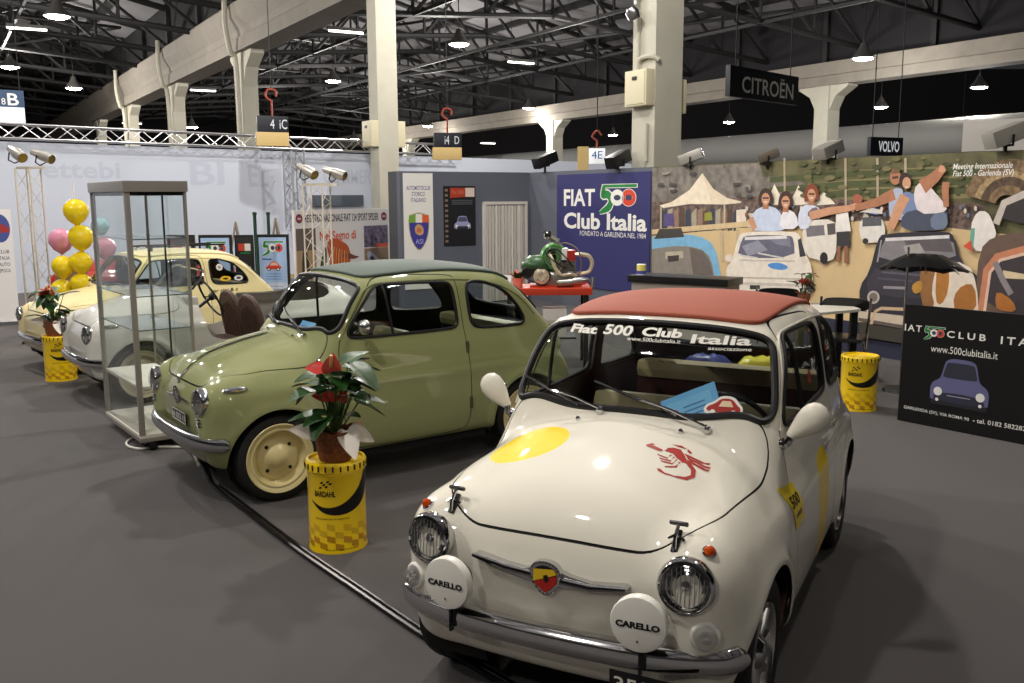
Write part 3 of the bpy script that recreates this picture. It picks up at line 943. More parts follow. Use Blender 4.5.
# mirrors
for s in (1, -1):
    b = MB()
    q, n = hit(F, (-.43, s, .875), (0, -s, 0), 240, 1)
    c = q + np.array((-.005, .030 * s, .035))
    b.tube(spline([q - n * .01, q + n * .02, c], 5), [.014] * 11, 8, CHROME); b.lathe([(.024, -.004), (.022, .008), (.014, .012)], 14, CHROME, surf_M(q, n), cap=False)
    mr = b.build('mirror', None, WD['L' if s > 0 else 'R'])
    b = MB()
    ax = Vector((-.12, .66 * s, .62)).normalized(); sd_ = Vector((1, .1 * s, .1)); sd_ = (sd_ - ax * sd_.dot(ax)).normalized()
    M = Matrix.Translation(Vector(c)) @ frame((0, 0, 0), sd_, ax.cross(sd_))
    if (M.to_3x3() @ Vector((0, 0, 1))).dot(ax) < 0: M = M @ Matrix.Rotation(PI, 4, 'X')
    prof = [(.0, -.012), (.016, -.008), (.027, .018), (.043, .055), (.053, .090), (.053, .118), (.043, .143), (.024, .158), (0, .163)]
    b.lathe(prof, 28, P_WHITE, M @ Matrix.Diagonal((.82, 1.0, 1.0, 1)), cap=False)
    ms = b.build('mirror_shell', None, mr)
    b = MB(); b.sphere((-.036, 0, .10), (.012, .043, .05), 20, 10, CHROME, M)
    b.build('mirror_glass', None, mr)
# door handle
q, n = hit(F, (-1.17, 1, .80), (0, -1, 0), 240, 1)
b = MB(); b.tube([q, q + n * .03, q + n * .035 + np.array((.06, 0, 0))], .008, 8, CHROME); b.tube([q + n * .035 + np.array((-.04, 0, 0)), q + n * .038 + np.array((.10, 0, -.002))], [.007, .011], 8, CHROME)
b.build('door_handle', None, WD['L'])
# screen lettering and stickers
b = MB()
for txt, span, h, cy, cz, bd in (('Fiat', .125, .030, -.285, 1.236, .04), ('500', .125, .036, -.13, 1.242, .03), ('Club', .165, .031, .055, 1.243, .04), ('Italia', .225, .031, .290, 1.228, .025), ('www.500clubitalia.it', .22, .014, .03, 1.216, .01), ('associazione', .16, .011, .33, 1.199, .01)):
    v, f = surf_text(F, txt, span, h, (cy, cz), 'x', WHITE, bd)
    b.add(v, f, WHITE)
ws_ = [o for o in wc.children if o.name.startswith('windscreen')][0]
o = b.build('screen_lettering', None, ws_, 0); o['label'] = 'white club lettering along the top of the windscreen'
b = MB()
def on_screen(F, pts, m, off):
    P = []
    for y, z in pts:
        q, n = hit(F, (1, y, z), (-1, 0, 0), 300, 2.2); P.append(q + n * off)
    b.poly(P, m)
cx, cz = .350, .998
on_screen(F, [(cx + x * .070, cz + y * .042) for x, y in smooth_poly([(-1, -.45), (-1, .2), (-.5, .55), (-.25, 1), (.45, 1), (.8, .4), (1, .1), (1, -.6), (0, -.8)], 2)], WHITE, .003)
on_screen(F, [(cx + x * .062, cz + y * .035) for x, y in smooth_poly([(-1, -.3), (-.95, .15), (-.5, .45), (-.22, .95), (.42, .95), (.75, .35), (1, .05), (.95, -.4), (0, -.42)], 2)], REDP, .004)
on_screen(F, [(cx + x * .033 + .005, cz + y * .012 + .015) for x, y in [(-.7, -.8), (-.4, .8), (.5, .8), (.9, -.8)]], mat('sticker_pale', srgb(235, 205, 170), .4), .005)
for dx in (-.037, .037): on_screen(F, circle(cx + dx, cz - .016, .011, n=12), WHITE, .005)
o = b.build('car_sticker', None, ws_, 0); o['label'] = 'sticker of a small red car'
b = MB()
rows = [((-.375, .735), (-.50, .70), (-.53, .60), (-.47, .565), (-.40, .62))]
P = []
for i in range(9):
    for j in range(9):
        u, v = i / 8, j / 8
        x = (-.285 * (1 - u) - .44 * u) * (1 - v) + (-.37 * (1 - u) - .52 * u) * v; z = (.745 * (1 - u) + .735 * u) * (1 - v) + (.575 * (1 - u) + .58 * u) * v
        q, n = hit(F, (x, 1, z), (0, -1, 0), 240, 1); P.append(q + n * .003)
b.add(P, [(i * 9 + j, i * 9 + j + 1, i * 9 + j + 10, i * 9 + j + 9) for i in range(8) for j in range(8)], mat('yellow_sticker', srgb(250, 220, 40), .4))
v, f = surf_text(F, '500', .11, .04, (-.39, .68), 'y', BLACK, .02, off=.0045); b.add(v, f, BLACK)
v, f = surf_text(F, 'club', .09, .024, (-.415, .63), 'y', BLACK, .02, off=.0045); b.add(v, f, BLACK)
o = b.build('side_sticker', None, WD['L'], 0); o['label'] = 'yellow sticker with black print'
for x, z, c1, c2 in ((-1.0, 1.03, srgb(200, 60, 50), srgb(90, 20, 20)), (-1.10, 1.06, srgb(235, 235, 230), srgb(40, 40, 40))):
    b = MB()
    for r, c, of in ((.03, c1, .001), (.013, c2, .002)):
        P = []
        for a, d in circle(x, z, r, n=14):
            q, n = hit(F, (a, 1, d), (0, -1, 0), 240, 1); P.append(q + n * of)
        b.poly(P, mat('st' + str(round(c[0], 3)) + str(r), c, .4))
    b.build('window_sticker', None, WD['L'], 0)
# ---- sage green car
gc, F, GD, gbody, ghood, gbump = build_car(dict(label='sage green vintage car with dark green fabric roof and cream wheels', x=-1.7322, y=5.8316, rz=-2.5138,
    paint=P_GREEN, trim=mat('grey_green_trim', srgb(58, 60, 50), .6), roof=F_GREEN, seat=mat('olive_vinyl', srgb(150, 146, 100), .5), wheel=dict(kind='painted', rim=RIM_CREAM), bumper=BUMP_GREY, rep=(.235, .695), long_rep=True, lamp=.9, bright_seal=False, blade=CHROME))
q, n = hit(F, (1, .045, .605), (-1, 0, 0), 260, 1)
bM = frame(q + n * .003, (0, 1, 0), (.06, 0, 1))
b = MB(); b.lathe([(.0, 0), (.046, 0), (.046, .010), (.036, .014), (.034, .010), (.0, .012)], 28, CHROME, bM, cap=False)
for k in range(16):
    a = k * PI / 8
    b.sphere(bM @ Vector((.048 * math.cos(a), .048 * math.sin(a), .008)), .008, 8, 5, CHROME)
bd_ = b.build('round_badge', None, gbody)
for s in (1, -1):
    b = MB(); P = []
    for t in np.linspace(0, 1, 8):
        q2, n2 = hit(F, (1, .045 + s * (.045 + .15 * t), .600 - .012 * t), (-1, 0, 0), 260, 1); P.append(q2 + n2 * .007)
    b.tube(P, [.011 - .005 * t for t in np.linspace(0, 1, 8)], 8, CHROME); b.build('whisker', None, bd_)
q, n = hit(F, (1, .10, .487), (-1, 0, 0), 260, 1)
M = frame(q + n * .014, (0, 1, 0), (.0, 0, 1))
b = MB(); b.box(-.135, .135, -.036, .036, -.006, .002, BLACK, M, .004)
for x0, x1, y0, y1 in ((-.13, .13, .030, .033), (-.13, .13, -.033, -.030), (-.13, -.127, -.033, .033), (.127, .13, -.033, .033)): b.box(x0, x1, y0, y1, .002, .003, WHITE, M)
vs, fs = text_fit('A 012 11', -.115, .115, 0, .036, .012); b.add([M @ Vector((x, y, .0032)) for x, y in vs], fs, WHITE)
b.build('number_plate', None, gbody, 30)
for s in (1, -1):
    for k in range(3):
        b = MB(); P = []
        for t in np.linspace(0, 1, 5):
            q, n = hit(F, (1, s * (.415 + .075 * t), .525 - .018 * k), (-1, 0, 0), 260, 1); P.append(q + n * .002)
        b.tube(P, .0055, 6, CHROME); b.build('horn_slot', None, gbody)
b = MB(); P = []
for x in np.linspace(.385, -.20, 14):
    q, n = hit(F, (x, 0, 1.3), (0, 0, -1), 300, 1.1); P.append(q + n * .006)
b.tube(P, [.006] + [.010] * 12 + [.004], 8, CHROME, flat=.6)
b.tube([P[0] + np.array((-.02, 0, 0)), P[0] + np.array((.0, 0, .022)), P[0] + np.array((-.09, 0, .030))], [.010, .010, .006], 8, CHROME)
b.build('bonnet_strip', None, ghood)
q, n = hit(F, (-.50, 1, .795), (0, -1, 0), 240, 1)
b = MB(); b.tube([q - n * .01, q + n * .03], .011, 8, CHROME); b.tube([q + n * .032 + np.array((.035, 0, 0)), q + n * .038, q + n * .034 + np.array((-.10, 0, -.002))], [.008, .012, .007], 8, CHROME); b.build('door_handle', None, GD['L'])
q, n = hit(F, (-.545, 1, .955), (0, -1, 0), 240, 1)
c = q + np.array((-.01, .09, .045))
b = MB(); b.tube([q - n * .01, q * .5 + c * .5 + np.array((0, 0, .01)), c], .006, 8, CHROME)
m0 = b.build('mirror', None, GD['L'])
b = MB(); M = frame(Vector(c), (1, .3, .12), (0, 1, 0)) @ Matrix.Rotation(PI / 2, 4, 'Y')
b.lathe([(0, .030), (.03, .022), (.046, .004), (.048, -.008), (.044, -.010), (0, -.006)], 28, CHROME, M, cap=False); b.build('mirror_head', None, m0)
for x, z in ((-1.335, .795), (-1.345, .425)):
    q, n = hit(F, (x, 1, z), (0, -1, 0), 240, 1)
    b = MB(); b.tube([q + np.array((0, 0, -.038)), q + np.array((0, 0, .038))], .012, 10, mat('hinge_green', srgb(70, 74, 48), .4)); b.build('hinge', None, GD['L'])

# ---- open beach car with wicker seats
jc, FJ, _, jbody, jhood, jbump = build_car(dict(label='pearl white open beach car with wicker seats standing behind the glass showcase', x=-3.60, y=8.52, rz=-2.50,
    paint=P_GREY, trim=mat('beach_trim', srgb(196, 190, 178), .6), roof=F_CREAM, seat=BEIGE, wheel=dict(kind='painted', rim=RIM_BEIGE), bumper=CHROME, rep=(.235, .695), long_rep=True, lamp=.9, open=True))
WICK = mat('dark_wicker', srgb(74, 50, 42), .6, bump=.9, bscale=90, noise=.4, nscale=70)
def wicker_seat(x, y):
    b = MB(); b.box(x - .02, x + .46, y - .23, y + .23, .29, .40, WICK, bev=.05)
    s_ = b.build('wicker_seat', None, jc)
    out = smooth_poly([(-.23, 0), (-.25, .30), (-.20, .50), (0, .56), (.20, .50), (.25, .30), (.23, 0)], 2)
    M = Matrix(((0, 0, -1, x), (1, 0, 0, y), (0, 1, 0, .30), (0, 0, 0, 1))) @ Matrix.Rotation(-.16, 4, 'X')
    b = MB(); b.prism(out, -.02, .035, WICK, M)
    k = len(out); P = [M @ Vector((u, v, .008)) for u, v in out]
    b.tube(P, .030, 8, WICK, closed=True)
    for i in range(-3, 4): b.tube([M @ Vector((i * .06, .03, -.022)), M @ Vector((i * .06, .46 - abs(i) * .02, -.022))], .008, 6, WICK)
    b.build('backrest', None, s_)
wicker_seat(-1.18, .27); wicker_seat(-1.18, -.27)
b = MB()
P = [(-.47, -.50, .93), (-.62, -.49, 1.10), (-.64, -.40, 1.135), (-.58, 0, 1.15), (-.64, .40, 1.135), (-.62, .49, 1.10), (-.47, .50, .93), (-.40, .3, .94), (-.36, 0, .945), (-.40, -.3, .94)]
b.tube(smooth_poly(P, 1), .011, 8, CHROME, closed=True)
wf_ = b.build('windscreen_frame', None, jc)
b = MB(); b.poly(smooth_poly([(p[0], p[1] * .985, p[2]) for p in P], 1), GLASS)
b.build('glass', None, wf_)
b = MB(); b.box(-1.9, -.4, -.50, .50, .26, .29, DARKCLOTH); b.build('floor_pan', None, jc)
b = MB(); b.box(-.56, -.44, -.50, .50, .72, .90, P_GREY, bev=.03); b.build('dashboard', None, jc)

# ---- cream car further left
cc, F, CD, cbody, chood, cbump = build_car(dict(label='cream vintage car with round stickers on its rear side window, left of the others', x=-4.72, y=9.92, rz=-2.38, scale=(.97, .97, .905),
    paint=P_CREAM, trim=mat('brown_trim', srgb(84, 60, 40), .6), roof=F_CREAM, seat=BEIGE, wheel=dict(kind='painted', rim=RIM_CREAM), bumper=CHROME, rep=(.30, .70), lamp=.95))
for x, z, r1, r2, c in ((-1.50, 1.12, .042, .042, srgb(225, 225, 215)), (-1.56, .975, .07, .032, srgb(235, 190, 50)), (-1.73, .972, .06, .034, srgb(225, 225, 222))):
    b = MB()
    P = []
    for a, d in circle(x, z, r1, r2, 16):
        q, n = hit(F, (a, 1, d), (0, -1, 0), 240, 1); P.append(q + n * .003)
    b.poly(P, mat('disc%.2f' % c[2], c, .4))
    P = []
    for a, d in circle(x, z, r1 * .5, r2 * .4, 12):
        q, n = hit(F, (a, 1, d), (0, -1, 0), 240, 1); P.append(q + n * .004)
    b.poly(P, BLACK if x != -1.5 else mat('grey_print', (.3, .3, .3), .5))
    b.build('window_sticker', None, cc, 0)
b = MB()
v, f = surf_text(F, 'gar rini & c', .36, .05, (-1.52, .83), 'y', BLACK, .01, .3, .004); b.add(v, f, BLACK)
b.build('side_lettering', None, cbody, 0)
for y in (-.18, .18):
    b = MB(); b.box(-1.75, -.80, y - .02, y + .02, 1.375, 1.395, BLACK, bev=.006)
    for x in (-1.7, -.85): b.box(x - .02, x + .02, y - .015, y + .015, 1.33, 1.38, CHROME)
    b.build('roof_bar', None, cc)
# ------------------------------------------------------------------ the hall
KX, KY = .316, 16.36                       # corner of the stand's two walls
UD = np.array((.5257, -.8507, 0)); BD = np.array((-.8507, -.5257, 0)); ND = -BD
K = np.array((KX, KY, 0))
def wallM(o, ex=UD):                        # local x along ex, y up, z towards the visitor
    return frame(Vector(o), Vector(ex), (0, 0, 1))
MU = wallM(K); MBK = wallM(K + BD * 2.46, -BD)          # stand walls: right one runs along UD, left one ends at the corner
def px_u(px, py, off=0.0):                  # pixel -> (u, z) on the right-hand stand wall
    p = on_plane(px, py, K, BD); return float(np.dot(p - K, UD)), float(p[2])
def px_b(px, py):
    p = on_plane(px, py, K, UD); return 2.46 - float(np.dot(p - K, BD)), float(p[2])

CARPET = mat('charcoal_carpet', srgb(76, 71, 70), .95, bump=.5, bscale=500, noise=.16, nscale=260, sheen=.15)
b = MB(); b.box(-60, 60, -14, 110, -.1, 0, CARPET)
tag(b.build('floor', None), kind='structure')
GREYP = mat('slate_panel', srgb(96, 100, 112), .8)
DARKH = mat('hall_dark', srgb(52, 50, 52), .85)
BLACKH = mat('clerestory_black', srgb(24, 23, 26), .9)
CONC = mat('painted_concrete', srgb(184, 180, 165), .7, noise=.05, nscale=3)
ROOFP = mat('roof_sheet', srgb(122, 120, 122), .85, noise=.25, nscale=.35)
STEEL = mat('dark_steel', srgb(20, 19, 20), .7)
b = MB(); b.box(-61, -60, -14, 110, 0, 16, DARKH); tag(b.build('wall_left', None), kind='structure')
b = MB(); b.box(60, 61, -14, 110, 0, 16, DARKH); tag(b.build('wall_right', None), kind='structure')
b = MB(); b.box(-60, 60, 110, 111, 0, 16, DARKH); tag(b.build('wall_back', None), kind='structure')
b = MB(); b.box(-60, 60, -15, -14, 0, 16, DARKH); tag(b.build('wall_front', None), kind='structure')

# stand walls
b = MB(); b.box(0, 9.9, 0, 2.2, -.12, 0, GREYP, MU); tag(b.build('wall_stand_right', None), kind='structure')
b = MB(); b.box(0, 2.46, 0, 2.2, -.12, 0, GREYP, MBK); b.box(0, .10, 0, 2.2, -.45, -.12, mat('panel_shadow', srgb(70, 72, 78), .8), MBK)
tag(b.build('wall_stand_left', None), kind='structure')
NAVY = mat('navy_cloth', srgb(44, 46, 66), .85)
b = MB(); b.box(3.0, 9.9, 0, .36, 0, .012, NAVY, MU); tag(b.build('baseboard_stand', None), kind='structure')

# pale fabric wall behind, with its truss
FAB = mat('white_fabric', srgb(202, 208, 222), .8, bump=.4, bscale=1.5)
W0 = np.array((-11.6, 15.75, 0)); WD_ = np.array((1, 1, 0)) / math.sqrt(2)
WM = wallM(W0, WD_)
b = MB(); b.box(-4, 24, 0, 2.86, -.06, 0, FAB, WM); tag(b.build('wall_fabric', None), kind='structure')
ALU = mat('aluminium', (.55, .55, .56), .35, 1.0)
def truss(name, L, w, M, label, cat, step=None, group=None, m=ALU, r=.022, tri=False):
    t = thing(name, label, cat, (0, 0, 0), 0, group)
    step = step or w
    c = [(0, 0), (w, 0), (w, w), (0, w)]
    for a in c: MB(M).cyl((0, a[0], a[1]), (L, a[0], a[1]), r, seg=8, m=m).build('chord', None, t)
    b = MB(M); n = max(1, int(L / step))
    for i in range(n):
        for k in range(4):
            p, q = c[k], c[(k + 1) % 4]
            if i % 2: p, q = q, p
            b.cyl((L * i / n, *p), (L * (i + 1) / n, *q), r * .5, seg=5, m=m, cap=False)
    tag(b.build('lattice', None, t), kind='stuff')
    return t
TM = WM @ Matrix.Translation((0, 2.91, .01))
truss('lighting_truss', 17.2, .26, TM @ Matrix.Translation((-3, 0, 0)), 'long aluminium lighting truss along the top of the pale fabric wall', 'truss', .34)
p = on_plane(282, 155, W0, np.array((WD_[1], -WD_[0], 0))); q = on_plane(291, 190, W0, np.array((WD_[1], -WD_[0], 0)))
sx = float(np.dot(p - W0, WD_))
truss('truss_upright', 1.75, .34, WM @ frame((sx + .34, 1.12, .06), (0, 1, 0), (-1, 0, 0)), 'short upright truss below the long one, left of the tall column', 'truss', .3)
# faint lettering on the fabric
for txt, x0, x1, y, h, lab in (('ettebi', 3.6, 5.1, 2.36, .34, 'leftmost faint grey lettering on the pale fabric wall, beside the light tower'), ('BI', 6.6, 7.4, 2.33, .5, 'two large faint grey letters on the pale fabric wall above the showcase'), ('EL', 8.0, 8.5, 2.3, .5, 'two narrower faint grey letters on the fabric wall left of the upright truss'), ('COMMERCIO', 10.0, 12.0, 2.3, .36, 'faint grey word on the fabric wall left of the slim column')):
    b = MB(); vs, fs = text_fit(txt, x0, x1, y, h, .02); b.add([(x, yy, .004) for x, yy in vs], fs, mat('fabric_print', srgb(190, 196, 211), .8), WM)
    tag(b.build('wall_lettering', None, None, 0), lab, 'wall lettering', 'faint lettering on the fabric wall')
sg = on_plane(315, 204, W0 + np.array((.12, -.12, 0)), np.array((1, -1, 0))); s0 = float(np.dot(sg - W0, WD_))
sg = on_plane(365, 195, W0 + np.array((.12, -.12, 0)), np.array((1, -1, 0))); s1 = float(np.dot(sg - W0, WD_))
b = MB(); b.box(s0, s1, sg[2] - .26, sg[2], .05, .11, mat('slate_strip', srgb(78, 86, 98), .7), WM, .01)
tag(b.build('fascia_board', None), 'blank slate blue fascia board on the fabric wall above the bull poster', 'board')

# concrete columns and beams
B0 = np.array((2.19, 14.35, 0))
def rowM(o): return frame(Vector(o), Vector(-UD), (0, 0, 1))     # x away from us along the row, y up, z to the left-front
def column(name, o, label, w=.52, zt=6.6, haunch=True, boxes=False):
    M = rowM(o)
    b = MB()
    prof = [(-w / 2, -w / 2), (w / 2, -w / 2), (w / 2, -.09), (w / 2 - .05, -.06), (w / 2 - .05, .06), (w / 2, .09), (w / 2, w / 2), (.09, w / 2), (.06, w / 2 - .05), (-.06, w / 2 - .05), (-.09, w / 2), (-w / 2, w / 2)]
    b.prism([(p[0], -p[1]) for p in prof], 0, zt, CONC, M @ Matrix.Rotation(-PI / 2, 4, 'X'))
    if haunch:
        for s in (1, -1):
            b.prism([(s * w / 2, zt - 1.15), (s * (w / 2 + .32), zt - .55), (s * (w / 2 + .95), zt - .18), (s * (w / 2 + .95), zt), (s * w / 2, zt)][::s], -w * .42, w * .42, CONC, M)
    o_ = tag(b.build(name, None, None, 0), kind='structure')
    return o_, M
SP = 10.45
cols = []
for k in range(-1, 6):
    o = B0 - UD * SP * k + (np.array((.20, .05, 0)) if k == 1 else 0)
    cols.append(column('column', o, '', haunch=k > 1)[1])
P2 = at_y(825, 150, 42); P2[2] = 0
for k in range(-1, 4): column('column', P2 - UD * 21.2 * k, '', w=.75)
BEAMC = mat('shaded_beam', srgb(134, 127, 117), .75, noise=.08, nscale=2)  # column concrete made darker: the beams' shade is put into the colour
def beam(o, L, lab, x0=-14):
    b = MB(); M = rowM(o)
    prof = [(-.42, 6.55), (.42, 6.55), (.42, 6.95), (.36, 7.0), (.40, 7.2), (.58, 7.55), (.62, 7.95), (.52, 8.05), (-.52, 8.05), (-.62, 7.95), (-.58, 7.55), (-.40, 7.2), (-.36, 7.0), (-.42, 6.95)]
    # profile in (z,y), swept along x
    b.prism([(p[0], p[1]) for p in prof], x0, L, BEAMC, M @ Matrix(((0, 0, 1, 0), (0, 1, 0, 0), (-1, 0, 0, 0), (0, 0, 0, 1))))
    tag(b.build('beam', None, None, 0), kind='structure')
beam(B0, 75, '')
def beam2(o, L):
    b = MB(); M = rowM(o)
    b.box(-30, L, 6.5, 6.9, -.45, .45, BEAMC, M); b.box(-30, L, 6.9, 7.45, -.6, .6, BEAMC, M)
    tag(b.build('beam', None, None, 0), kind='structure')
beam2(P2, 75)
for o, z0, n_ in ((B0, 8.05, 'a'), (P2, 7.45, 'b')):
    b = MB(); b.box(-30, 80, z0, 10.0, -.15, .15, BLACKH, rowM(o))
    for k in range(-4, 14): b.box(k * 5.2 - .12, k * 5.2 + .12, z0, 10.0, -.32, -.15, STEEL, rowM(o))
    tag(b.build('wall_clerestory', None, None, 0), kind='structure')
# roof: sheets and dark steel trusses over two bays
BAY = float(np.dot(P2 - B0, ND))
HM = frame(Vector(B0), Vector(-UD), (0, 0, 1))          # x away along the row, y up, z towards -n (left/front)
def roof_bay(z0, z1, nm):
    b = MB()
    zm = (z0 + z1) / 2
    for a, c, ya, yc in ((z0, zm, 9.9, 12.5), (zm, z1, 12.5, 9.9)):
        b.add([(-40, ya, a), (100, ya, a), (100, yc, c), (-40, yc, c)], [(0, 1, 2, 3)], ROOFP, HM)
    tag(b.build('ceiling', None, None, 0), kind='structure')
roof_bay(0, -BAY, 'l'); roof_bay(0, BAY, 'l'); roof_bay(-BAY, -2 * BAY, 'll'); roof_bay(BAY, 2 * BAY, 'rr')
def roof_truss(x, z0, z1, lo=7.9):
    b = MB(HM); zm = (z0 + z1) / 2; n = 8
    top = lambda t: 9.7 + 2.6 * (1 - abs(2 * t - 1)) - .1
    bot = lambda t: lo + 1.6 * (1 - abs(2 * t - 1)) * .6
    r = .11
    for i in range(n):
        t0, t1 = i / n, (i + 1) / n
        za, zb = z0 + (z1 - z0) * t0, z0 + (z1 - z0) * t1
        b.cyl((x, top(t0), za), (x, top(t1), zb), r * 1.2, seg=6, m=STEEL, cap=False)
        b.cyl((x, bot(t0), za), (x, bot(t1), zb), r, seg=6, m=STEEL, cap=False)
        b.cyl((x, bot(t0), za), (x, top(t0), za), r * .6, seg=5, m=STEEL, cap=False)
        p, q = ((t0, za), (t1, zb)) if i < n / 2 else ((t1, zb), (t0, za))
        b.cyl((x, bot(p[0]), p[1]), (x, top(q[0]), q[1]), r * .7, seg=5, m=STEEL, cap=False)
    tag(b.build('roof_truss', None, None, 40), kind='structure')
for k in range(-2, 15):
    for z0, z1 in ((0, -BAY), (0, BAY)): roof_truss(k * 5.2, z0, z1)
for z0, z1 in ((0, -BAY), (0, BAY), (-BAY, -2 * BAY)):
    for k in range(1, 12):
        t = k / 12.0; zz = z0 + (z1 - z0) * t; y = 9.9 + 2.6 * (1 - abs(2 * t - 1)) - .14
        b = MB(HM); b.box(-25, 90, y - .14, y + .14, zz - .12, zz + .12, STEEL)
        if k % 3 == 0: b.box(-25, 90, 8.3, 8.42, zz - .05, zz + .05, STEEL)
        tag(b.build('purlin', None, None, 0), kind='structure')
for k in (-1, 1, 3, 5, 7, 9, 11):
    for zz0 in (0, BAY * .5, -BAY * .5):
        b = MB(HM)
        b.cyl((k * 5.2, 8.2, zz0), (k * 5.2 + 10.4, 9.6, zz0 + BAY * .45), .07, seg=5, m=STEEL, cap=False)
        b.cyl((k * 5.2 + 10.4, 8.2, zz0), (k * 5.2, 9.6, zz0 + BAY * .45), .07, seg=5, m=STEEL, cap=False)
        tag(b.build('cross_brace', None, None, 0), kind='structure')
# round duct under the far bay, seen over the picture wall
b = MB(rowM(P2 + ND * 9 )); b.cyl((-32, 4.6, 0), (60, 4.6, 0), .9, seg=20, m=mat('duct_grey', srgb(150, 150, 148), .6))
b.box(-32, 60, 3.2, 3.35, .6, .9, CONC); b.box(-32, 60, 2.2, 2.6, .6, .9, CONC)
tag(b.build('trim_duct', None, None), kind='structure')

# switch boxes and conduits on the columns
IV = mat('ivory_box', srgb(206, 198, 168), .5)
def switch_box(px, py, Y, w, h, d, label, side=1):
    p = at_y(px, py, Y)
    M = rowM(p)
    t = thing('switch_box', label, 'switch box', tuple(p))
    T = Matrix.Translation(-Vector(p)) @ M
    b = MB(); b.box(-w / 2, w / 2, -h / 2, h / 2, 0, d, IV, T, .02); b.build('case', None, t)
    b = MB(); b.box(-w / 2 + .03, w / 2 - .03, -h / 2 + .03, h / 2 - .03, d, d + .012, IV, T, .005); l_ = b.build('lid', None, t)
    b = MB(); b.box(-.05, .05, h * .22, h * .32, d + .012, d + .03, BLACK, T, .008); b.build('lock', None, l_)
    return t
def col_box(cm, x, y, z, w, h, d, label, yaw=0):
    M = cm @ Matrix.Translation((x, y, z)) @ Matrix.Rotation(yaw, 4, 'Y')
    o = M.translation.copy(); T = Matrix.Translation(-o) @ M
    t = thing('switch_box', label, 'switch box', tuple(o))
    b = MB(); b.box(-w / 2, w / 2, -h / 2, h / 2, 0, d, IV, T, .02); b.build('case', None, t)
    b = MB(); b.box(-w / 2 + .03, w / 2 - .03, -h / 2 + .03, h / 2 - .03, d, d + .012, IV, T, .005); l_ = b.build('lid', None, t)
    b = MB(); b.box(-.05, .05, h * .22, h * .32, d + .012, d + .03, BLACK, T, .008); b.build('lock', None, l_)
zb = at_y(650, 87, 14.0)[2]
col_box(cols[1], 0, zb, -.26, .50, .52, .16, 'cream switch box on the left face of the wide column behind the blue banner', PI)
col_box(cols[1], 0, zb - .10, .26, .42, .50, .14, 'cream switch box on the right flank of the wide column')
zb = at_y(384, 133, 22.8)[2]
col_box(cols[2], 0, zb, -.26, .55, .62, .2, 'cream switch box on the left face of the slim column beside the shield banner', PI)
col_box(cols[2], 0, zb, .26, .5, .62, .2, 'cream switch box on the right flank of the slim column')
b = MB(cols[1]); b.tube([(-.12, 2.3, -.30), (-.12, 2.85, -.30)], .03, 8, CONC); b.tube(spline([(.10, 3.62, -.30), (.05, 3.78, -.31), (-.2, 3.80, -.30), (-.30, 3.74, -.22)], 6), .035, 8, CONC)
b.tube([(.1, 3.8, -.30), (.1, 6.2, -.30)], .03, 8, CONC)
tag(b.build('conduit_pipe', None), 'pale conduit pipe running up the wide column', 'pipe')
b = MB(cols[1]); b.lathe([(.0, 0), (.10, 0), (.11, -.10), (.07, -.17), (0, -.17)], 16, DULL, cols[1] @ Matrix.Translation((-.02, 4.35, -.45)) @ Matrix.Rotation(PI/2-.6,4,'X'), cap=False)
b.tube([(-.02, 4.7, -.27), (-.02, 4.7, -.43), (-.02, 4.4, -.45)], .02, 6, DULL)
b2 = b.build('small_spotlight', None); tag(b2, 'small grey spotlight high on the wide column', 'spotlight')
for k in (3, 4, 5):
    b = MB(cols[k]); b.tube(spline([(-.35, 8.3, -.74), (-.35, 7.4, -.76), (-.35, 6.9, -.70), (-.28, 6.5, -.6), (-.2, 6.0, -.42), (-.15, 2, -.385)], 6), .09, 8, CONC)
    b3 = b.build('down_pipe', None)
    tag(b3, 'bent rain pipe on the %s column of the left row' % {3: 'nearest', 4: 'second', 5: 'farthest'}[k], 'pipe')

# ------------------------------------------------------------------ lamps
LAMPM = mat('lamp_glow', (1.0, .93, .80), emit=60)
LAMPC = mat('lamp_glow_cool', (.85, .95, 1.0), emit=60)
LGREY = mat('lamp_body', srgb(66, 64, 62), .5)
def add_light(loc, e, size=.25, col=(1, .955, .89), kind='POINT', rot=None, spot=None):
    L = bpy.data.lights.new('lamp_or_fill_light', kind); L.energy = e; L.color = col
    L.shadow_soft_size = size
    o = bpy.data.objects.new('lamp_or_fill_light', L); COL.objects.link(o); o.location = loc
    if spot: L.spot_size = spot; L.spot_blend = .6
    if rot: o.rotation_euler = rot
    return o
where = ['at the top left corner above the long beam', 'far left beside the sign with the letter B', 'in the roof between the two left columns', 'largest in the roof right of the slim column', 'high in the middle above the far beam', 'low beside the slim column', 'low above the long truss at the left', 'lowest, just left of the slim column', 'under the far beam left of the wide column', 'bluish, above the far beam at the right', 'under the far beam right of its column', 'under the far beam right of the wide column', 'under the far beam near the right edge', 'under the far beam at the right, half hidden by roof steel', 'small, over the left columns']
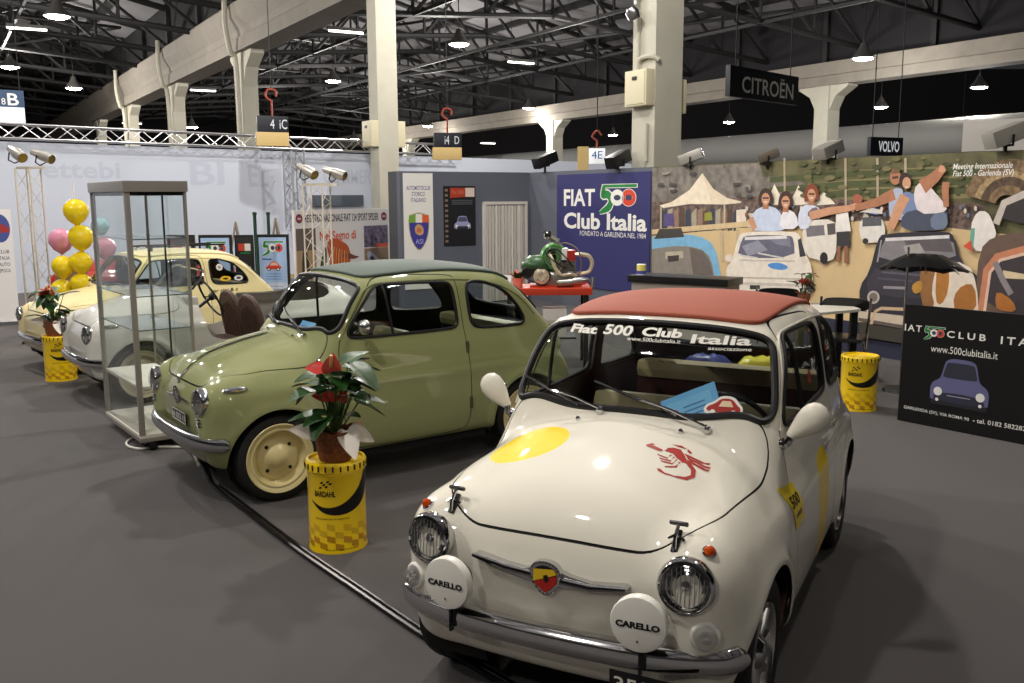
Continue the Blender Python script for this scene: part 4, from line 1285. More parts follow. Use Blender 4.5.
for i, (px, py, z) in enumerate(((57, 16, 7.6), (10, 67, 7.6), (333, 81, 7.6), (459, 44, 7.6), (529, 108, 7.3), (428, 126, 7.0), (192, 127, 6.6), (354, 139, 6.4), (613, 135, 6.6), (863, 58, 6.9), (881, 107, 6.8), (729, 122, 6.8), (962, 130, 6.2), (979, 87, 6.9), (74, 88, 7.2))):
    p = on_z(px, py, z)
    if p[1] > 105 or p[1] < 0: p = at_y(px, py, 95)
    t = thing('bay_lamp', 'glowing bell lamp ' + where[i], 'ceiling lamp', tuple(p), 0, 'bay lamps under the hall roof')
    b = MB(); b.lathe([(.10, .55), (.14, .42), (.20, .30), (.34, .12), (.42, .0), (.40, -.02)], 20, LGREY, cap=False); b.build('reflector', None, t)
    b = MB(); b.sphere((0, 0, .0), (.37, .37, .10), 16, 8, LAMPC if i == 9 else LAMPM); b.build('bulb_glass', None, t)
    b = MB(); b.cyl((0, 0, .55), (0, 0, 10.0 - p[2] if p[2] < 9.4 else 1), .02, seg=6, m=STEEL); b.build('hanger', None, t)
    add_light((p[0], p[1], p[2] - 1.1), {0: 700, 1: 500, 4: 350, 5: 350, 6: 300, 14: 150, 9: 450, 8: 500}.get(i, 1300), .3)
TUBEM = mat('tube_glow', (1, .96, .9), emit=6)
wt = ['under the roof above the slim column', 'under the roof right of centre', 'over the far bay beside the slim column', 'at the left edge under the top left lamp', 'between the two left columns', 'in the far bay above the spotlights']
for i, (px, py, Y) in enumerate(((346, 31, 36), (521, 62, 44), (488, 143, 80), (27, 28, 36), (203, 90, 52), (132, 123, 70))):
    p = at_y(px, py, Y)
    t = thing('strip_light', 'slim strip light ' + wt[i], 'strip light', tuple(p), 0, 'strip lights under the hall roof')
    T = Matrix.Rotation(.5, 4, 'Z')
    b = MB(T); b.box(-.7, .7, -.08, .08, 0, .12, LGREY); b.build('housing', None, t)
    b = MB(T); b.cyl((-.66, 0, -.02), (.66, 0, -.02), .05, m=TUBEM, seg=10); b.build('tube', None, t)
    b = MB(T); b.cyl((-.5, 0, .12), (-.5, 0, max(10.0 - p[2], .5)), .012, seg=5, m=STEEL); b.build('hanger', None, t)
# ------------------------------------------------------------------ logo and print helpers
GREENP = mat('green_print', srgb(30, 130, 60), .5); WHITEP = mat('white_print', srgb(238, 236, 230), .5); REDL = mat('logo_red', srgb(214, 66, 40), .5); BLACKP = mat('black_print', srgb(24, 24, 28), .6); BLUEP = mat('blue_print', srgb(30, 90, 180), .5)
PHOTO = [0]
def pm(*c):
    if PHOTO[0]: return mat('photo_%d_%d_%d' % c, srgb(*c), .6, noise=.09, nscale=12)
    return mat('print_%d_%d_%d' % c, srgb(*c), .6)
def ring(b, cx, cy, rx, ry, w, m, M, z, n=28, mi=None):
    vs = []; fs = []
    for i in range(n):
        a = 2 * PI * i / n
        vs += [(cx + rx * math.cos(a), cy + ry * math.sin(a), z), (cx + (rx - w) * math.cos(a), cy + (ry - w) * math.sin(a), z)]
    for i in range(n):
        j = (i + 1) % n; fs.append((2 * i, 2 * j, 2 * j + 1, 2 * i + 1))
    b.add(vs, fs, m, M)
def flat(b, pts, m, M, z): b.poly([(p[0], p[1], z) for p in pts], m, M)
def strip(b, pts, w, m, M, z):
    P = [np.array(p, float) for p in pts]; n = len(P); ws = w if hasattr(w, '__len__') else [w] * n
    vs = []
    for i in range(n):
        t = P[min(i + 1, n - 1)] - P[max(i - 1, 0)]; t /= np.linalg.norm(t) + 1e-9
        q = np.array((-t[1], t[0])) * ws[i] / 2
        vs += [(*(P[i] + q), z), (*(P[i] - q), z)]
    b.add(vs, [(2 * i, 2 * i + 1, 2 * i + 3, 2 * i + 2) for i in range(n - 1)], m, M)
def logo500(b, M, x, y, w, h, z, plain=False):
    X = lambda u, v: (x + u * w, y + v * h)
    def five(mm, e, zz):
        flat(b, [X(.10 - e, .90 - e), X(1.0 + e, .90 - e), X(1.0 + e, 1.0 + e), X(.10 - e, 1.0 + e)], mm, M, zz)
        c = spline([(.14, .92), (.11, .66), (.24, .66), (.33, .48), (.27, .22), (.02, .02)], 6)
        strip(b, [X(*p) for p in c], [(.10 + 2 * e) * w, ] * 6 + [(.13 + 2 * e) * w] * (len(c) - 12) + [(.12 + 2 * e) * w * (1 - .13 * k) for k in range(6)], mm, M, zz)
    if not plain: five(WHITEP, .022, z)
    five(GREENP, 0, z + .0008)
    for cx, m_, k in ((.50, WHITEP, 0), (.80, REDL, 1)):
        if k: ring(b, *X(cx, .55), .195 * w, .30 * h, .10 * w + .02 * w, WHITEP, M, z + .0012)
        ring(b, *X(cx, .55), .18 * w, .28 * h, .088 * w, m_, M, z + .002)
        flat(b, circle(*X(cx, .55), .085 * w, .16 * h, 16), pm(60, 60, 90), M, z + .0018) if not plain else flat(b, circle(*X(cx, .55), .07 * w, .13 * h, 16), m_, M, z + .0018)
def put(b, txt, x0, x1, y, h, m, M, z, bold=.0, shear=0.0, space=1.0):
    vs, fs = text_fit(txt, x0, x1, y, h, bold, shear, space); b.add([(p[0], p[1], z) for p in vs], fs, m, M)
def little_car(b, M, x, y, w, h, z, body, glass):
    X = lambda pts: [(x + u * w, y + v * h) for u, v in pts]
    flat(b, X(smooth_poly([(-.5, .1), (-.48, .35), (-.30, .5), (-.15, .95), (.22, .98), (.40, .5), (.5, .4), (.5, .1)], 2)), body, M, z)
    flat(b, X([(-.22, .52), (-.10, .85), (.18, .87), (.30, .52)]), glass, M, z + .001)
    for u in (-.28, .30):
        flat(b, circle(x + u * w, y + .1 * h, .11 * w, n=14), BLACKP, M, z + .0015); flat(b, circle(x + u * w, y + .1 * h, .06 * w, n=12), WHITEP, M, z + .002)
def front_car(b, M, x, y, w, h, z, body, dark):
    X = lambda pts: [(x + u * w, y + v * h) for u, v in pts]
    flat(b, X(smooth_poly([(-.49, .08), (-.5, .30), (-.49, .42), (-.44, .50), (-.36, .55), (-.32, .62), (-.27, .90), (-.22, .97), (-.12, 1), (.12, 1), (.22, .97), (.27, .90), (.32, .62), (.36, .55), (.44, .50), (.49, .42), (.5, .30), (.49, .08)], 1)), body, M, z)
    flat(b, X(smooth_poly([(-.29, .62), (-.285, .66), (-.24, .88), (-.20, .92), (.20, .92), (.24, .88), (.285, .66), (.29, .62), (.2, .60), (-.2, .60)], 1)), dark, M, z + .001)
    flat(b, X([(-.48, .03), (.48, .03), (.48, .12), (-.48, .12)]), pm(30, 30, 36), M, z + .001)
    flat(b, X(smooth_poly([(-.44, .10), (-.42, .24), (-.2, .30), (.2, .30), (.42, .24), (.44, .10)], 1)), pm(44, 44, 62), M, z + .0015)
    for u in (-.36, .36):
        flat(b, circle(x + u * w, y + .30 * h, .075 * w, n=16), WHITEP, M, z + .002)
        flat(b, circle(x + u * w * 1.02, y + .13 * h, .03 * w, n=10), WHITEP, M, z + .002)
    strip(b, X([(-.2, .24), (.2, .24)]), .02 * h, pm(150, 150, 170), M, z + .002)

# ------------------------------------------------------------------ glass showcase
c0 = on_z(141, 441, .08); c1 = on_z(104, 414, .08)
ex = c1 - c0; dpt = 1.0; ex /= np.linalg.norm(ex)
sM = frame(Vector((c0[0], c0[1], 0)), Vector(ex), (0, 0, 1))            # x along the long side away from us, y up, z = outward left? 
nrm = np.array([ex[1], -ex[0], 0]);                                      # towards the right/back
if nrm[0] < 0: nrm = -nrm
SM = Matrix(((ex[0], nrm[0], 0, c0[0]), (ex[1], nrm[1], 0, c0[1]), (0, 0, 1, 0), (0, 0, 0, 1)))
t = thing('glass_showcase', 'tall glass showcase with grey metal frame and white base, in front of the open car', 'display case', (c0[0], c0[1], 0))
T = Matrix.Translation((-c0[0], -c0[1], 0)) @ SM
LW, DW, HT = 1.0, .42, 1.905
FRM = mat('grey_metal_frame', srgb(158, 152, 145), .4, .35)
WBASE = mat('white_laminate', srgb(214, 208, 196), .45)
b = MB(T); b.box(0, LW, 0, DW, .09, .115, WBASE, bev=.004); b.box(0, LW, 0, DW, .062, .09, FRM, bev=.004); b.build('base', None, t)
b = MB(T); b.box(-.01, LW + .01, -.01, DW + .01, HT - .075, HT, FRM, bev=.004); b.build('top', None, t)
b = MB(T); b.box(.02, LW - .02, .02, DW - .02, HT - .10, HT - .0755, BLACK); b.build('lamp_tray', None, t)
for x in (0, LW):
    for y in (0, DW):
        b = MB(T); b.box(x - .018 if x else 0, x if x else .036, y - .018 if y else 0, y if y else .036, .11, HT - .07, FRM, bev=.003)
        b.build('post', None, t)
        b = MB(T); b.lathe([(0, -.018), (.028, -.016), (.030, 0), (.028, .016), (0, .018)], 16, BLACK, Matrix.Translation((abs(x - .06), abs(y - .06), .032)), axis='y', cap=False)
        b.box(abs(x - .06) - .02, abs(x - .06) + .02, abs(y - .06) - .024, abs(y - .06) + .024, .045, .065, DULL); b.build('caster', None, t)
SHG = thin_glass('showcase_glass', (.97, .99, .985), .8, .99)
for k, (a, c) in enumerate((((0.02, .008), (LW - .02, .0082)), ((.02, DW - .0082), (LW - .02, DW - .008)), ((.008, .02), (.0082, DW - .02)), ((LW - .0082, .02), (LW - .008, DW - .02)))):
    b = MB(T); b.box(a[0], c[0], a[1], c[1], .12, HT - .08, SHG); b.build('glass_pane', None, t)
SHE = mat('glass_edge', srgb(110, 130, 124), .1, trans=.4)
for z in (1.50, 1.10, .86):
    b = MB(T); b.box(.02, LW - .02, .02, DW - .02, z, z + .006, SHG); s_ = b.build('glass_shelf', None, t)
    b = MB(T)
    for q in (((.016, .014), (LW - .016, .018)), ((.014, .016), (.018, DW - .016))): b.box(q[0][0], q[1][0], q[0][1], q[1][1], z - .001, z + .007, SHE)
    b.build('edge', None, s_)
b = MB(T); b.box(.02, LW - .02, .02, DW - .02, .44, .462, WBASE, bev=.003); o = b.build('shelf', None, t); o['label'] = 'low white shelf'
b = MB(T)
for z in (.5, .8, 1.1, 1.4, 1.7): b.box(LW * .5 - .006, LW * .5 + .006, DW - .03, DW - .018, z - .15, z + .15, BLACK)
b.build('shelf_rail', None, t)

# ------------------------------------------------------------------ oil tins
TIN = mat('tin_yellow', srgb(246, 206, 20), .28, coat=.6); TINB = mat('tin_black', srgb(18, 18, 16), .35); TINO = mat('tin_amber', srgb(206, 150, 24), .3, coat=.6); TINL = mat('tin_pale', srgb(228, 186, 30), .3, coat=.6)
def tin(loc, label, face, h=.47, r=.152, lid=True):
    """face = direction the print looks at"""
    t = thing('oil_tin', label, 'tin', (loc[0], loc[1], 0), face, 'yellow oil tins')
    b = MB(); b.lathe([(0, .004), (r * .96, .004), (r * .99, 0), (r * .99, .012), (r * .965, .02), (r * .965, h * .86), (r * .985, h * .875), (r * .985, h * .885), (r * .965, h * .90)], 48, TIN, cap=False)
    body = b.build('body', None, t)
    R_ = r * .965
    W = lambda u, v, o: ((R_ + o) * math.cos(u / R_), (R_ + o) * math.sin(u / R_), v)
    b = MB()
    # dark sweep
    top = spline([(-.13, .275), (-.05, .245), (.04, .262), (.13, .33), (.19, .41)], 8); bot = spline([(-.13, .270), (-.05, .215), (.07, .212), (.18, .275), (.245, .41)], 8)
    vs = []; n = len(top); q = 8
    for a, c in zip(top, bot): vs += [W(a[0] + (c[0] - a[0]) * k / q, a[1] + (c[1] - a[1]) * k / q, .0015) for k in range(q + 1)]
    b.add(vs, [(i * (q + 1) + k, i * (q + 1) + k + 1, (i + 1) * (q + 1) + k + 1, (i + 1) * (q + 1) + k) for i in range(n - 1) for k in range(q)], TINB)
    # chequered lower band
    for i in range(-6, 7):
        for j in range(4):
            if (i + j) % 2: continue
            u0, v0 = i * .042, .03 + j * .032
            q = [(u0 + .042 * k / 3, v0 - .01 * (k / 3)) for k in range(4)]
            vs = []
            for a in q: vs += [W(a[0], a[1] + .012 * (i % 3 - 1) * .4, .001), W(a[0], a[1] + .032 + .012 * (i % 3 - 1) * .4, .001)]
            b.add(vs, [(2 * k, 2 * k + 2, 2 * k + 3, 2 * k + 1) for k in range(3)], TINO if j < 2 else TINL)
    def wrap(txt, x0, x1, y, hh, bold=0, shear=0, m=TINB):
        vs, fs = text_fit(txt, x0, x1, y, hh, bold, shear); b.add([W(a, c, .002) for a, c in vs], fs, m)
    wrap('BARDAHL', -.105, .008, .315, .030, .03)
    for i in range(4):
        for j in range(3):
            if (i + j) % 2 == 0:
                u0, v0 = -.078 + i * .016 + j * .004, .340 + j * .013 + i * .003
                b.add([W(u0, v0, .002), W(u0 + .014, v0 + .003, .002), W(u0 + .018, v0 + .014, .002), W(u0 + .004, v0 + .011, .002)], [(0, 1, 2, 3)], TINB)
    wrap('SPECIAL MOTOR OIL ADDITIVES', -.105, .075, .185, .008, .01)
    wrap('OLIO MOTORE', -.05, .12, .022, .008, .01)
    b.build('print', None, body, 0)
    b = MB(); b.lathe([(r * .97, h * .90), (r * 1.03, h * .90), (r * 1.035, h * .915), (r * 1.02, h * .935), (r * 1.03, h * .955), (r * 1.02, h * .975), (r * .98, h), (r * .90, h), (r * .88, h * .975), (r * .5, h * .97), (0, h * .97)], 48, TIN, cap=False)
    l_ = b.build('lid', None, t)
    b = MB()
    for k in range(26):
        a = 2 * PI * k / 26
        b.box(-.002, .003, -.004, .004, -.014, .014, TINB, Matrix.Rotation(a, 4, 'Z') @ Matrix.Translation((r * 1.03, 0, h * .945)))
    tag(b.build('crimp', None, l_, 0), kind='stuff')
    return t
def face_cam(p, k=0.0): return math.atan2(-p[1], -p[0]) + k
p1 = on_z(335, 551, 0); p1 = p1 + np.array((0, .10, 0))
tin(p1, 'yellow oil tin in front of the green car, holding the red anthurium', face_cam(p1, -.1))
p2 = on_z(57, 381, 0) + np.array((0, .1, 0))
tin(p2, 'yellow oil tin at the far left, holding a plant in front of the cream car', face_cam(p2, .2), h=.45)
p3 = on_z(862, 411, 0) + np.array((0, .1, 0))
tin(p3, 'closed yellow oil tin beside the black board, with no plant', face_cam(p3, .1), h=.46)

# ------------------------------------------------------------------ plants
LEAF = mat('glossy_leaf', srgb(36, 72, 28), .38, coat=.15, noise=.3, nscale=14); STEM = mat('plant_stem', srgb(70, 96, 44), .5); SPATHE = mat('red_spathe', srgb(236, 84, 76), .3, coat=.4); CREAMSP = mat('spadix', srgb(240, 200, 140), .5)
WRAPM = mat('paper_wrap', srgb(236, 228, 216), .6); BASK = mat('brown_basket', srgb(120, 68, 40), .7, bump=.8, bscale=80, noise=.4, nscale=50); RUST = mat('dried_leaf', srgb(170, 84, 50), .7)
HEART = [(0, 0), (.22, -.16), (.46, -.04), (.50, .22), (.36, .55), (.14, .85), (0, 1.0), (-.14, .85), (-.36, .55), (-.50, .22), (-.46, -.04), (-.22, -.16)]
def leaf(b, base, d, up, L, m, w=1.0, curl=.25):
    d = Vector(d).normalized(); M = frame(Vector(base), d.cross(Vector(up)).normalized() if abs(d.dot(Vector(up))) < .98 else Vector((1, 0, 0)), d)
    P = smooth_poly(HEART, 1); n = len(P)
    vs = [(x * L * w, y * L, -curl * L * (y * y) + .18 * L * abs(x)) for x, y in P]
    mid_ = [(0, L * k / 4, -curl * L * (k / 4) ** 2) for k in range(5)]
    V = vs + [(0, L * .4, -curl * L * .16)]
    b.add(V, [(i, (i + 1) % n, n) for i in range(n)], m, M)
def anthurium(loc, z0, label, s=1.0, seed=1, flowers=((.02, -.02, .42),), wrap=True, n=16, cat='plant', basket=True):
    rng = random.Random(seed)
    t = thing('potted_plant', label, cat, (loc[0], loc[1], z0), 0, 'potted plants at the stand')
    if basket:
        b = MB(); b.lathe([(0, 0), (.075 * s, 0), (.085 * s, .04 * s), (.095 * s, .12 * s), (.10 * s, .145 * s), (.092 * s, .145 * s), (.085 * s, .11 * s), (0, .11 * s)], 24, BASK, cap=False)
        b.build('basket', None, t)
    zb_ = .12 * s if basket else 0
    for k in range(n):
        a = k * 2.4 + rng.uniform(-.3, .3); rr = rng.uniform(.03, .135) * s; z = zb_ + rng.uniform(.08, .34) * s
        tip = Vector((rr * math.cos(a), rr * math.sin(a), z))
        b = MB(); b.tube([(0.01 * math.cos(a), .01 * math.sin(a), zb_ - .01), tip * .5 + Vector((0, 0, zb_ * .4)), tip], .004 * s, 5, STEM)
        st = b.build('stem', None, t)
        b = MB(); leaf(b, tip, (math.cos(a), math.sin(a), rng.uniform(-.5, .5)), (0, 0, 1), rng.uniform(.13, .19) * s, LEAF, .78)
        b.build('leaf', None, st)
    for fx, fy, fz in flowers:
        b = MB(); b.tube([(0, 0, zb_), (fx * .6, fy * .6, zb_ + fz * s * .6), (fx, fy, zb_ + fz * s)], .004 * s, 6, STEM); st = b.build('stem', None, t)
        b = MB(); leaf(b, (fx, fy, zb_ + fz * s - .03 * s), (.15, -.35, 1), (0, -1, .2), .105 * s, SPATHE, .95, .05); leaf(b, (fx - .05 * s, fy, zb_ + fz * s - .01 * s), (-.8, -.3, .1), (0, -1, .5), .075 * s, SPATHE, .9, .1)
        b.tube([(fx, fy - .012, zb_ + fz * s), (fx + .01, fy - .05 * s, zb_ + (fz + .06) * s)], .007 * s, 8, CREAMSP); f_ = b.build('flower', None, st); f_['label'] = 'red flower'
    for k in range(5):
        a = rng.uniform(0, 6); b = MB(); leaf(b, (.07 * s * math.cos(a), .07 * s * math.sin(a), zb_ + .02), (math.cos(a), math.sin(a), .5), (0, 0, 1), .09 * s, RUST, .6); o = b.build('dry_leaf', None, t)
    if wrap:
        for dx, dy, dd, L in ((.07, -.06, (.35, -.6, -.75), .15), (.09, -.02, (.7, -.1, -.4), .12), (-.09, -.05, (-.6, -.4, .15), .12)):
            b = MB(); leaf(b, (dx * s, dy * s, zb_ + .03), dd, (.2, -1, .2), L * s, WRAPM, .7, .1); o = b.build('paper_wrap', None, t); o['label'] = 'white paper wrap'
    return t
anthurium((p1[0], p1[1]), .458, 'red flowering anthurium in a brown basket standing on the tin by the green car', 1.08, 3, ((.0, -.02, .33), (.03, -.03, .20)), n=30)
anthurium((p2[0] - .03, p2[1]), .438, 'red flowering plant on the tin before the cream car', 1.0, 5, ((-.02, -.02, .33), (.02, -.05, .30)), n=18)

# ------------------------------------------------------------------ floor cables
CAB = mat('cable_black', srgb(22, 20, 20), .3); CABW = mat('cable_white', srgb(200, 196, 186), .4)
P = [on_z(x, y, .012) for x, y in ((196, 452), (205, 470), (214, 486), (255, 518), (300, 552), (360, 593), (420, 634), (470, 664), (530, 700), (600, 745))]
b = MB(); b.tube(spline(P, 8), .014, 8, CAB); tag(b.build('floor_cable', None), 'thick black cable running along the carpet past the yellow tin', 'cable')
P2_ = [p + np.array((.03, .015, 0)) for p in P[2:]]
b = MB(); b.tube(spline(P2_, 8), .009, 8, CAB); tag(b.build('floor_cable', None), 'thinner black cable lying along the right side of the thick one', 'cable')
P = [on_z(x, y, .010) for x, y in ((140, 434), (128, 441), (128, 446), (140, 449), (155, 447), (172, 447), (186, 448), (194, 455), (199, 466))]
b = MB(); b.tube(spline(P, 8), .010, 8, CABW); tag(b.build('floor_cable', None), 'white cable curling out from under the glass showcase', 'cable')

# ------------------------------------------------------------------ black board at the right
q0 = on_z(897, 420, 0); q1 = on_z(1024, 445, 0)
ex = (q1 - q0); Lb = np.linalg.norm(ex); ex /= Lb
nb = np.array((ex[1], -ex[0], 0));  nb = nb if nb[1] < 0 else -nb
lean = Vector((-nb[0] * .025, -nb[1] * .025, 1)).normalized()
bM = frame(Vector(q0), Vector(ex), lean)
Hb = .935; LL = Lb * 1.42
BOARD = mat('black_board', srgb(20, 19, 21), .35)
b = MB(bM); b.box(0, LL, 0, Hb, -.02, 0, BOARD, bev=.004)
wl = Lb
bn_ = np.array(bM.col[2][:3])
def bx_(px, py):
    q = bM.inverted() @ Vector(on_plane(px, py, q0, bn_)); return q.x, q.y
def bput(txt, xa, xb, ya, yb, h, bold=.0, space=1.0):
    (a, ya_), (c, yc_) = bx_(xa, ya), bx_(xb, yb)
    vs, fs = text_fit(txt, a, c, 0, h, bold, 0, space); b.add([(p[0], ya_ + (yc_ - ya_) * (p[0] - a) / (c - a) + p[1], .002) for p in vs], fs, WHITEP, bM)
bput('IAT', 905, 922, 327, 329, .052, .02, 1.3)
(a_, z_), (c_, _) = bx_(922, 339), bx_(943, 341); logo500(b, bM, a_ + .01, z_, c_ - a_, .105, .002)
bput('CLUB', 947, 986, 334, 338, .052, .02, 1.5)
bput('ITALIA', 1001, 1060, 340, 346, .056, .02, 1.5)
bput('www.500clubitalia.it', 931, 998, 348, 356, .055, .0)
(xa_, ya_), (xb_, yb_) = bx_(929, 404), bx_(992, 364); front_car(b, bM, (xa_ + xb_) / 2, ya_, xb_ - xa_, yb_ - ya_, .002, pm(98, 98, 140), pm(44, 46, 62))
bput('GARLENDA (SV), VIA ROMA 90', 904, 969, 407, 420, .032, .006); bput('- tel. 0182 582282', 973, 1026, 420, 429, .034, .006)
tag(b.build('sign_board', None, None, 0), 'low black board with club lettering and a picture of a blue car', 'board')
b = MB()
for u in (.25, 1.1):
    a = bM @ Vector((u, Hb * .85, -.022)); b.tube([a, (a.x - nb[0] * .35, a.y - nb[1] * .35, .01)], .012, 6, BLACK)
# ------------------------------------------------------------------ blue club banner on the stand wall
BANNER = mat('blue_banner', srgb(50, 50, 104), .75, bump=.25, bscale=3)
u0, zt = px_u(558, 175); u1, _ = px_u(652, 168)
zt = 2.14
b = MB(MU)
b.box(u0, u1, .35, zt, .012, .020, BANNER)
def BX(px, py): return px_u(px, py)
def btext(txt, xa, xb, ya, yb, m=WHITEP, bold=.0, shear=0):
    (a, za), (c, zc) = BX(xa, (ya + yb) / 2), BX(xb, (ya + yb) / 2)
    h = abs(BX((xa + xb) / 2, ya)[1] - BX((xa + xb) / 2, yb)[1])
    put(b, txt, a, c, (za + zc) / 2, h, m, MU, .022, bold, shear)
btext('FIAT', 565, 596, 189, 206, bold=.025)
a = BX(598, 212); c = BX(638, 184)
logo500(b, MU, a[0] + .05, a[1] - .02, c[0] - a[0] - .05, c[1] - a[1] + .02, .022)
btext('Club Italia', 565, 648, 213, 230, bold=.03)
btext('FONDATO A GARLENDA NEL 1984', 581, 647, 232, 237, bold=.0)
tag(b.build('club_banner', None, None, 0), 'blue cloth banner with white club lettering and a tricolour number', 'banner')

# ------------------------------------------------------------------ printed picture wall
b = MB(MU)
ZL = [0.006]
def art(pts, m, sm=0, dz=True):
    if dz: ZL[0] += .00015
    P = smooth_poly(pts, sm) if sm else pts
    b.poly([(*px_u(x, y), ZL[0]) for x, y in P], m)
def line(pts, w, m):
    ZL[0] += .00015
    P = [px_u(x, y) for x, y in pts]; strip(b, P, w, m, MU, ZL[0])
PHOTO[0] = 1
ua = px_u(652.5, 200)[0]; ub = 9.85
HILL = mat('print_hill', srgb(98, 94, 62), .6, noise=.35, nscale=5); SAND = mat('print_sand', srgb(216, 188, 142), .6, noise=.06, nscale=3); BUILD = mat('print_buildings', srgb(122, 114, 106), .6, noise=.4, nscale=9); CROWD = mat('print_crowd', srgb(104, 86, 78), .6, noise=.7, nscale=16)
b.box(ua, ub, .36, 2.2, .0, .006, HILL)
art([(652.5, 168), (760, 163), (765, 190), (735, 200), (652.5, 206)], BUILD)
art([(735, 178), (790, 176), (810, 186), (800, 200), (735, 200)], BUILD)
for y in (172, 181, 190, 199): line([(800, y + 6), (860, y), (990, y - 4)], .05, pm(132, 124, 84))
for y in (176, 186, 195): line([(770, y + 4), (850, y - 2), (980, y - 5)], .07, pm(78, 84, 48))
art([(652.5, 202), (760, 196), (860, 200), (985, 204), (985, 236), (652.5, 236)], CROWD)
art([(652.5, 236), (740, 228), (860, 221), (895, 221), (985, 232), (1060, 240), (1060, 398), (900, 352), (652.5, 306)], SAND)
line([(880, 338), (1000, 372)], .10, pm(186, 170, 150))
for x in range(662, 735, 6): art([(x, 209 + (x * 7) % 5), (x + 5, 208), (x + 5, 230), (x, 231)], pm(*[(150, 120, 100), (90, 70, 60), (60, 66, 80), (170, 160, 140)][(x // 6) % 4]))
art([(665, 214), (674, 213), (675, 226), (664, 226)], pm(92, 78, 130))
art([(705, 213), (712, 212), (713, 220), (705, 221)], pm(150, 150, 60))
art([(660, 205.5), (672, 202), (690, 190), (703, 173), (714, 189), (728, 198), (742, 201.5), (741, 203), (725, 204.5), (690, 204), (664, 208)], pm(236, 222, 198))
art([(703, 173), (714, 189), (728, 198), (742, 201.5), (741, 203), (726, 204.5), (712, 204)], pm(226, 210, 184))
line([(661.5, 207), (661.5, 232)], .03, pm(190, 176, 150)); line([(725, 204), (725, 228)], .03, pm(196, 180, 150))
for cx, yt in ((775, 184), (799, 185), (822, 190)): art([(cx - 12, 206), (cx - 4, 194), (cx, yt), (cx + 5, 194), (cx + 14, 204)], pm(238, 226, 206))
for x in (785, 846, 878, 906): line([(x, 158), (x + .5, 214)], .03, pm(176, 160, 136))
for x, y, w in ((737, 210, 10), (748, 214, 9)): art([(x, y), (x + w, y - 1), (x + w, y + 13), (x, y + 13)], pm(228, 214, 196))
line([(652.5, 232), (741, 224.5), (765, 222)], .07, pm(214, 188, 146)); line([(722, 232), (723, 262)], .06, pm(200, 178, 142)); line([(738, 226), (738, 250)], .05, pm(200, 178, 142))
# blue car
art([(652.5, 237), (670, 234.5), (690, 234.5), (702, 237), (711, 242), (717, 252), (722, 277), (652.5, 277)], pm(128, 182, 218))
art([(652.5, 249), (675, 246), (690, 246.5), (702, 249), (709, 255), (713, 264), (715, 276), (652.5, 276)], pm(142, 134, 124))
art([(690, 247), (704, 251), (711, 262), (714, 276), (694, 276)], pm(112, 102, 96))
art([(655, 239), (660, 229), (682, 228), (685, 237)], pm(70, 66, 62))
art([(666, 252), (684, 251), (684, 258), (666, 259)], pm(190, 180, 160)); art([(668, 256), (680, 255), (679, 261), (669, 262)], pm(70, 64, 62))
# shrubs on the terraces, more crowd
_r = random.Random(9)
for k in range(70):
    x = _r.uniform(800, 982); y = 160 + _r.uniform(0, 38) - (x - 800) * .02; r_ = _r.uniform(1.2, 3.4); art(circle(x, y, r_ * 1.5, r_ * .8, 9), pm(*_r.choice([(78, 82, 48), (92, 94, 54), (108, 102, 64), (70, 72, 46), (120, 112, 76)])))
for k in range(26):
    x = _r.uniform(656, 760); y = 172 + _r.uniform(0, 26); 
    if abs(x - 703) > 30 or y < 176: art([(x, y), (x + _r.uniform(3, 9), y - .5), (x + 6, y + _r.uniform(2, 6)), (x, y + 3)], pm(*_r.choice([(90, 84, 80), (150, 142, 132), (74, 70, 70), (168, 158, 144)])))
for k in range(70):
    x = _r.uniform(745, 985); y = 206 + _r.uniform(0, 13); art(circle(x, y, 1.6, 2.6, 7), pm(*_r.choice([(200, 190, 180), (70, 60, 62), (150, 90, 80), (110, 116, 140), (214, 200, 180), (96, 76, 66)])))
# white car with three people standing in it
art([(838, 214), (850, 212), (853, 231), (838, 233)], pm(236, 230, 224)); art([(838, 232), (852, 231), (852, 247), (837, 248)], pm(60, 56, 60)); line([(841, 246), (840, 262)], .05, pm(150, 100, 74)); line([(848, 246), (848, 263)], .05, pm(150, 100, 74)); art(circle(843, 207, 4, 5, 10), pm(70, 50, 44))
art([(804, 226), (812, 220), (836, 219), (839, 232), (838, 258), (828, 262), (806, 256)], pm(230, 222, 210), 1)
art([(808, 226), (826, 225), (827, 235), (809, 237)], pm(120, 116, 120)); art([(829, 224), (837, 223), (838, 234), (830, 235)], pm(90, 84, 84)); art(circle(826, 258, 4, 6, 12), pm(40, 38, 40))
art([(729, 282), (728, 268), (735, 259), (740, 237), (746, 231.5), (796, 231), (803, 236), (809, 257), (814, 266), (816, 296), (729, 300)], pm(236, 226, 212), 1)
art([(739, 258), (744, 238), (750, 235), (792, 235), (796, 239), (797, 258)], pm(104, 104, 122), 1)
art([(744, 246), (760, 240), (770, 250), (750, 256)], pm(150, 150, 166)); art([(770, 238), (792, 237), (793, 247), (778, 244)], pm(130, 130, 148))
b_txt = [(746, 'club')]
line([(747, 238.5), (789, 237)], .04, pm(226, 222, 222))
line([(742, 255), (760, 258)], .02, pm(210, 206, 200)); line([(760, 253), (786, 258)], .02, pm(210, 206, 200))
art([(800, 240), (803, 238), (808, 256), (802, 257)], pm(60, 58, 66))
line([(729, 277), (806, 279)], .02, pm(196, 186, 172)); art([(752, 285), (762, 285), (762, 289), (752, 289)], pm(60, 56, 56))
art(smooth_poly([(768, 264), (780, 262), (791, 266), (788, 270), (774, 269)], 2), pm(84, 146, 214)); art(circle(731, 258, 4, 4, 10), pm(226, 214, 200)); art(circle(807, 260, 4, 4, 10), pm(226, 214, 200))
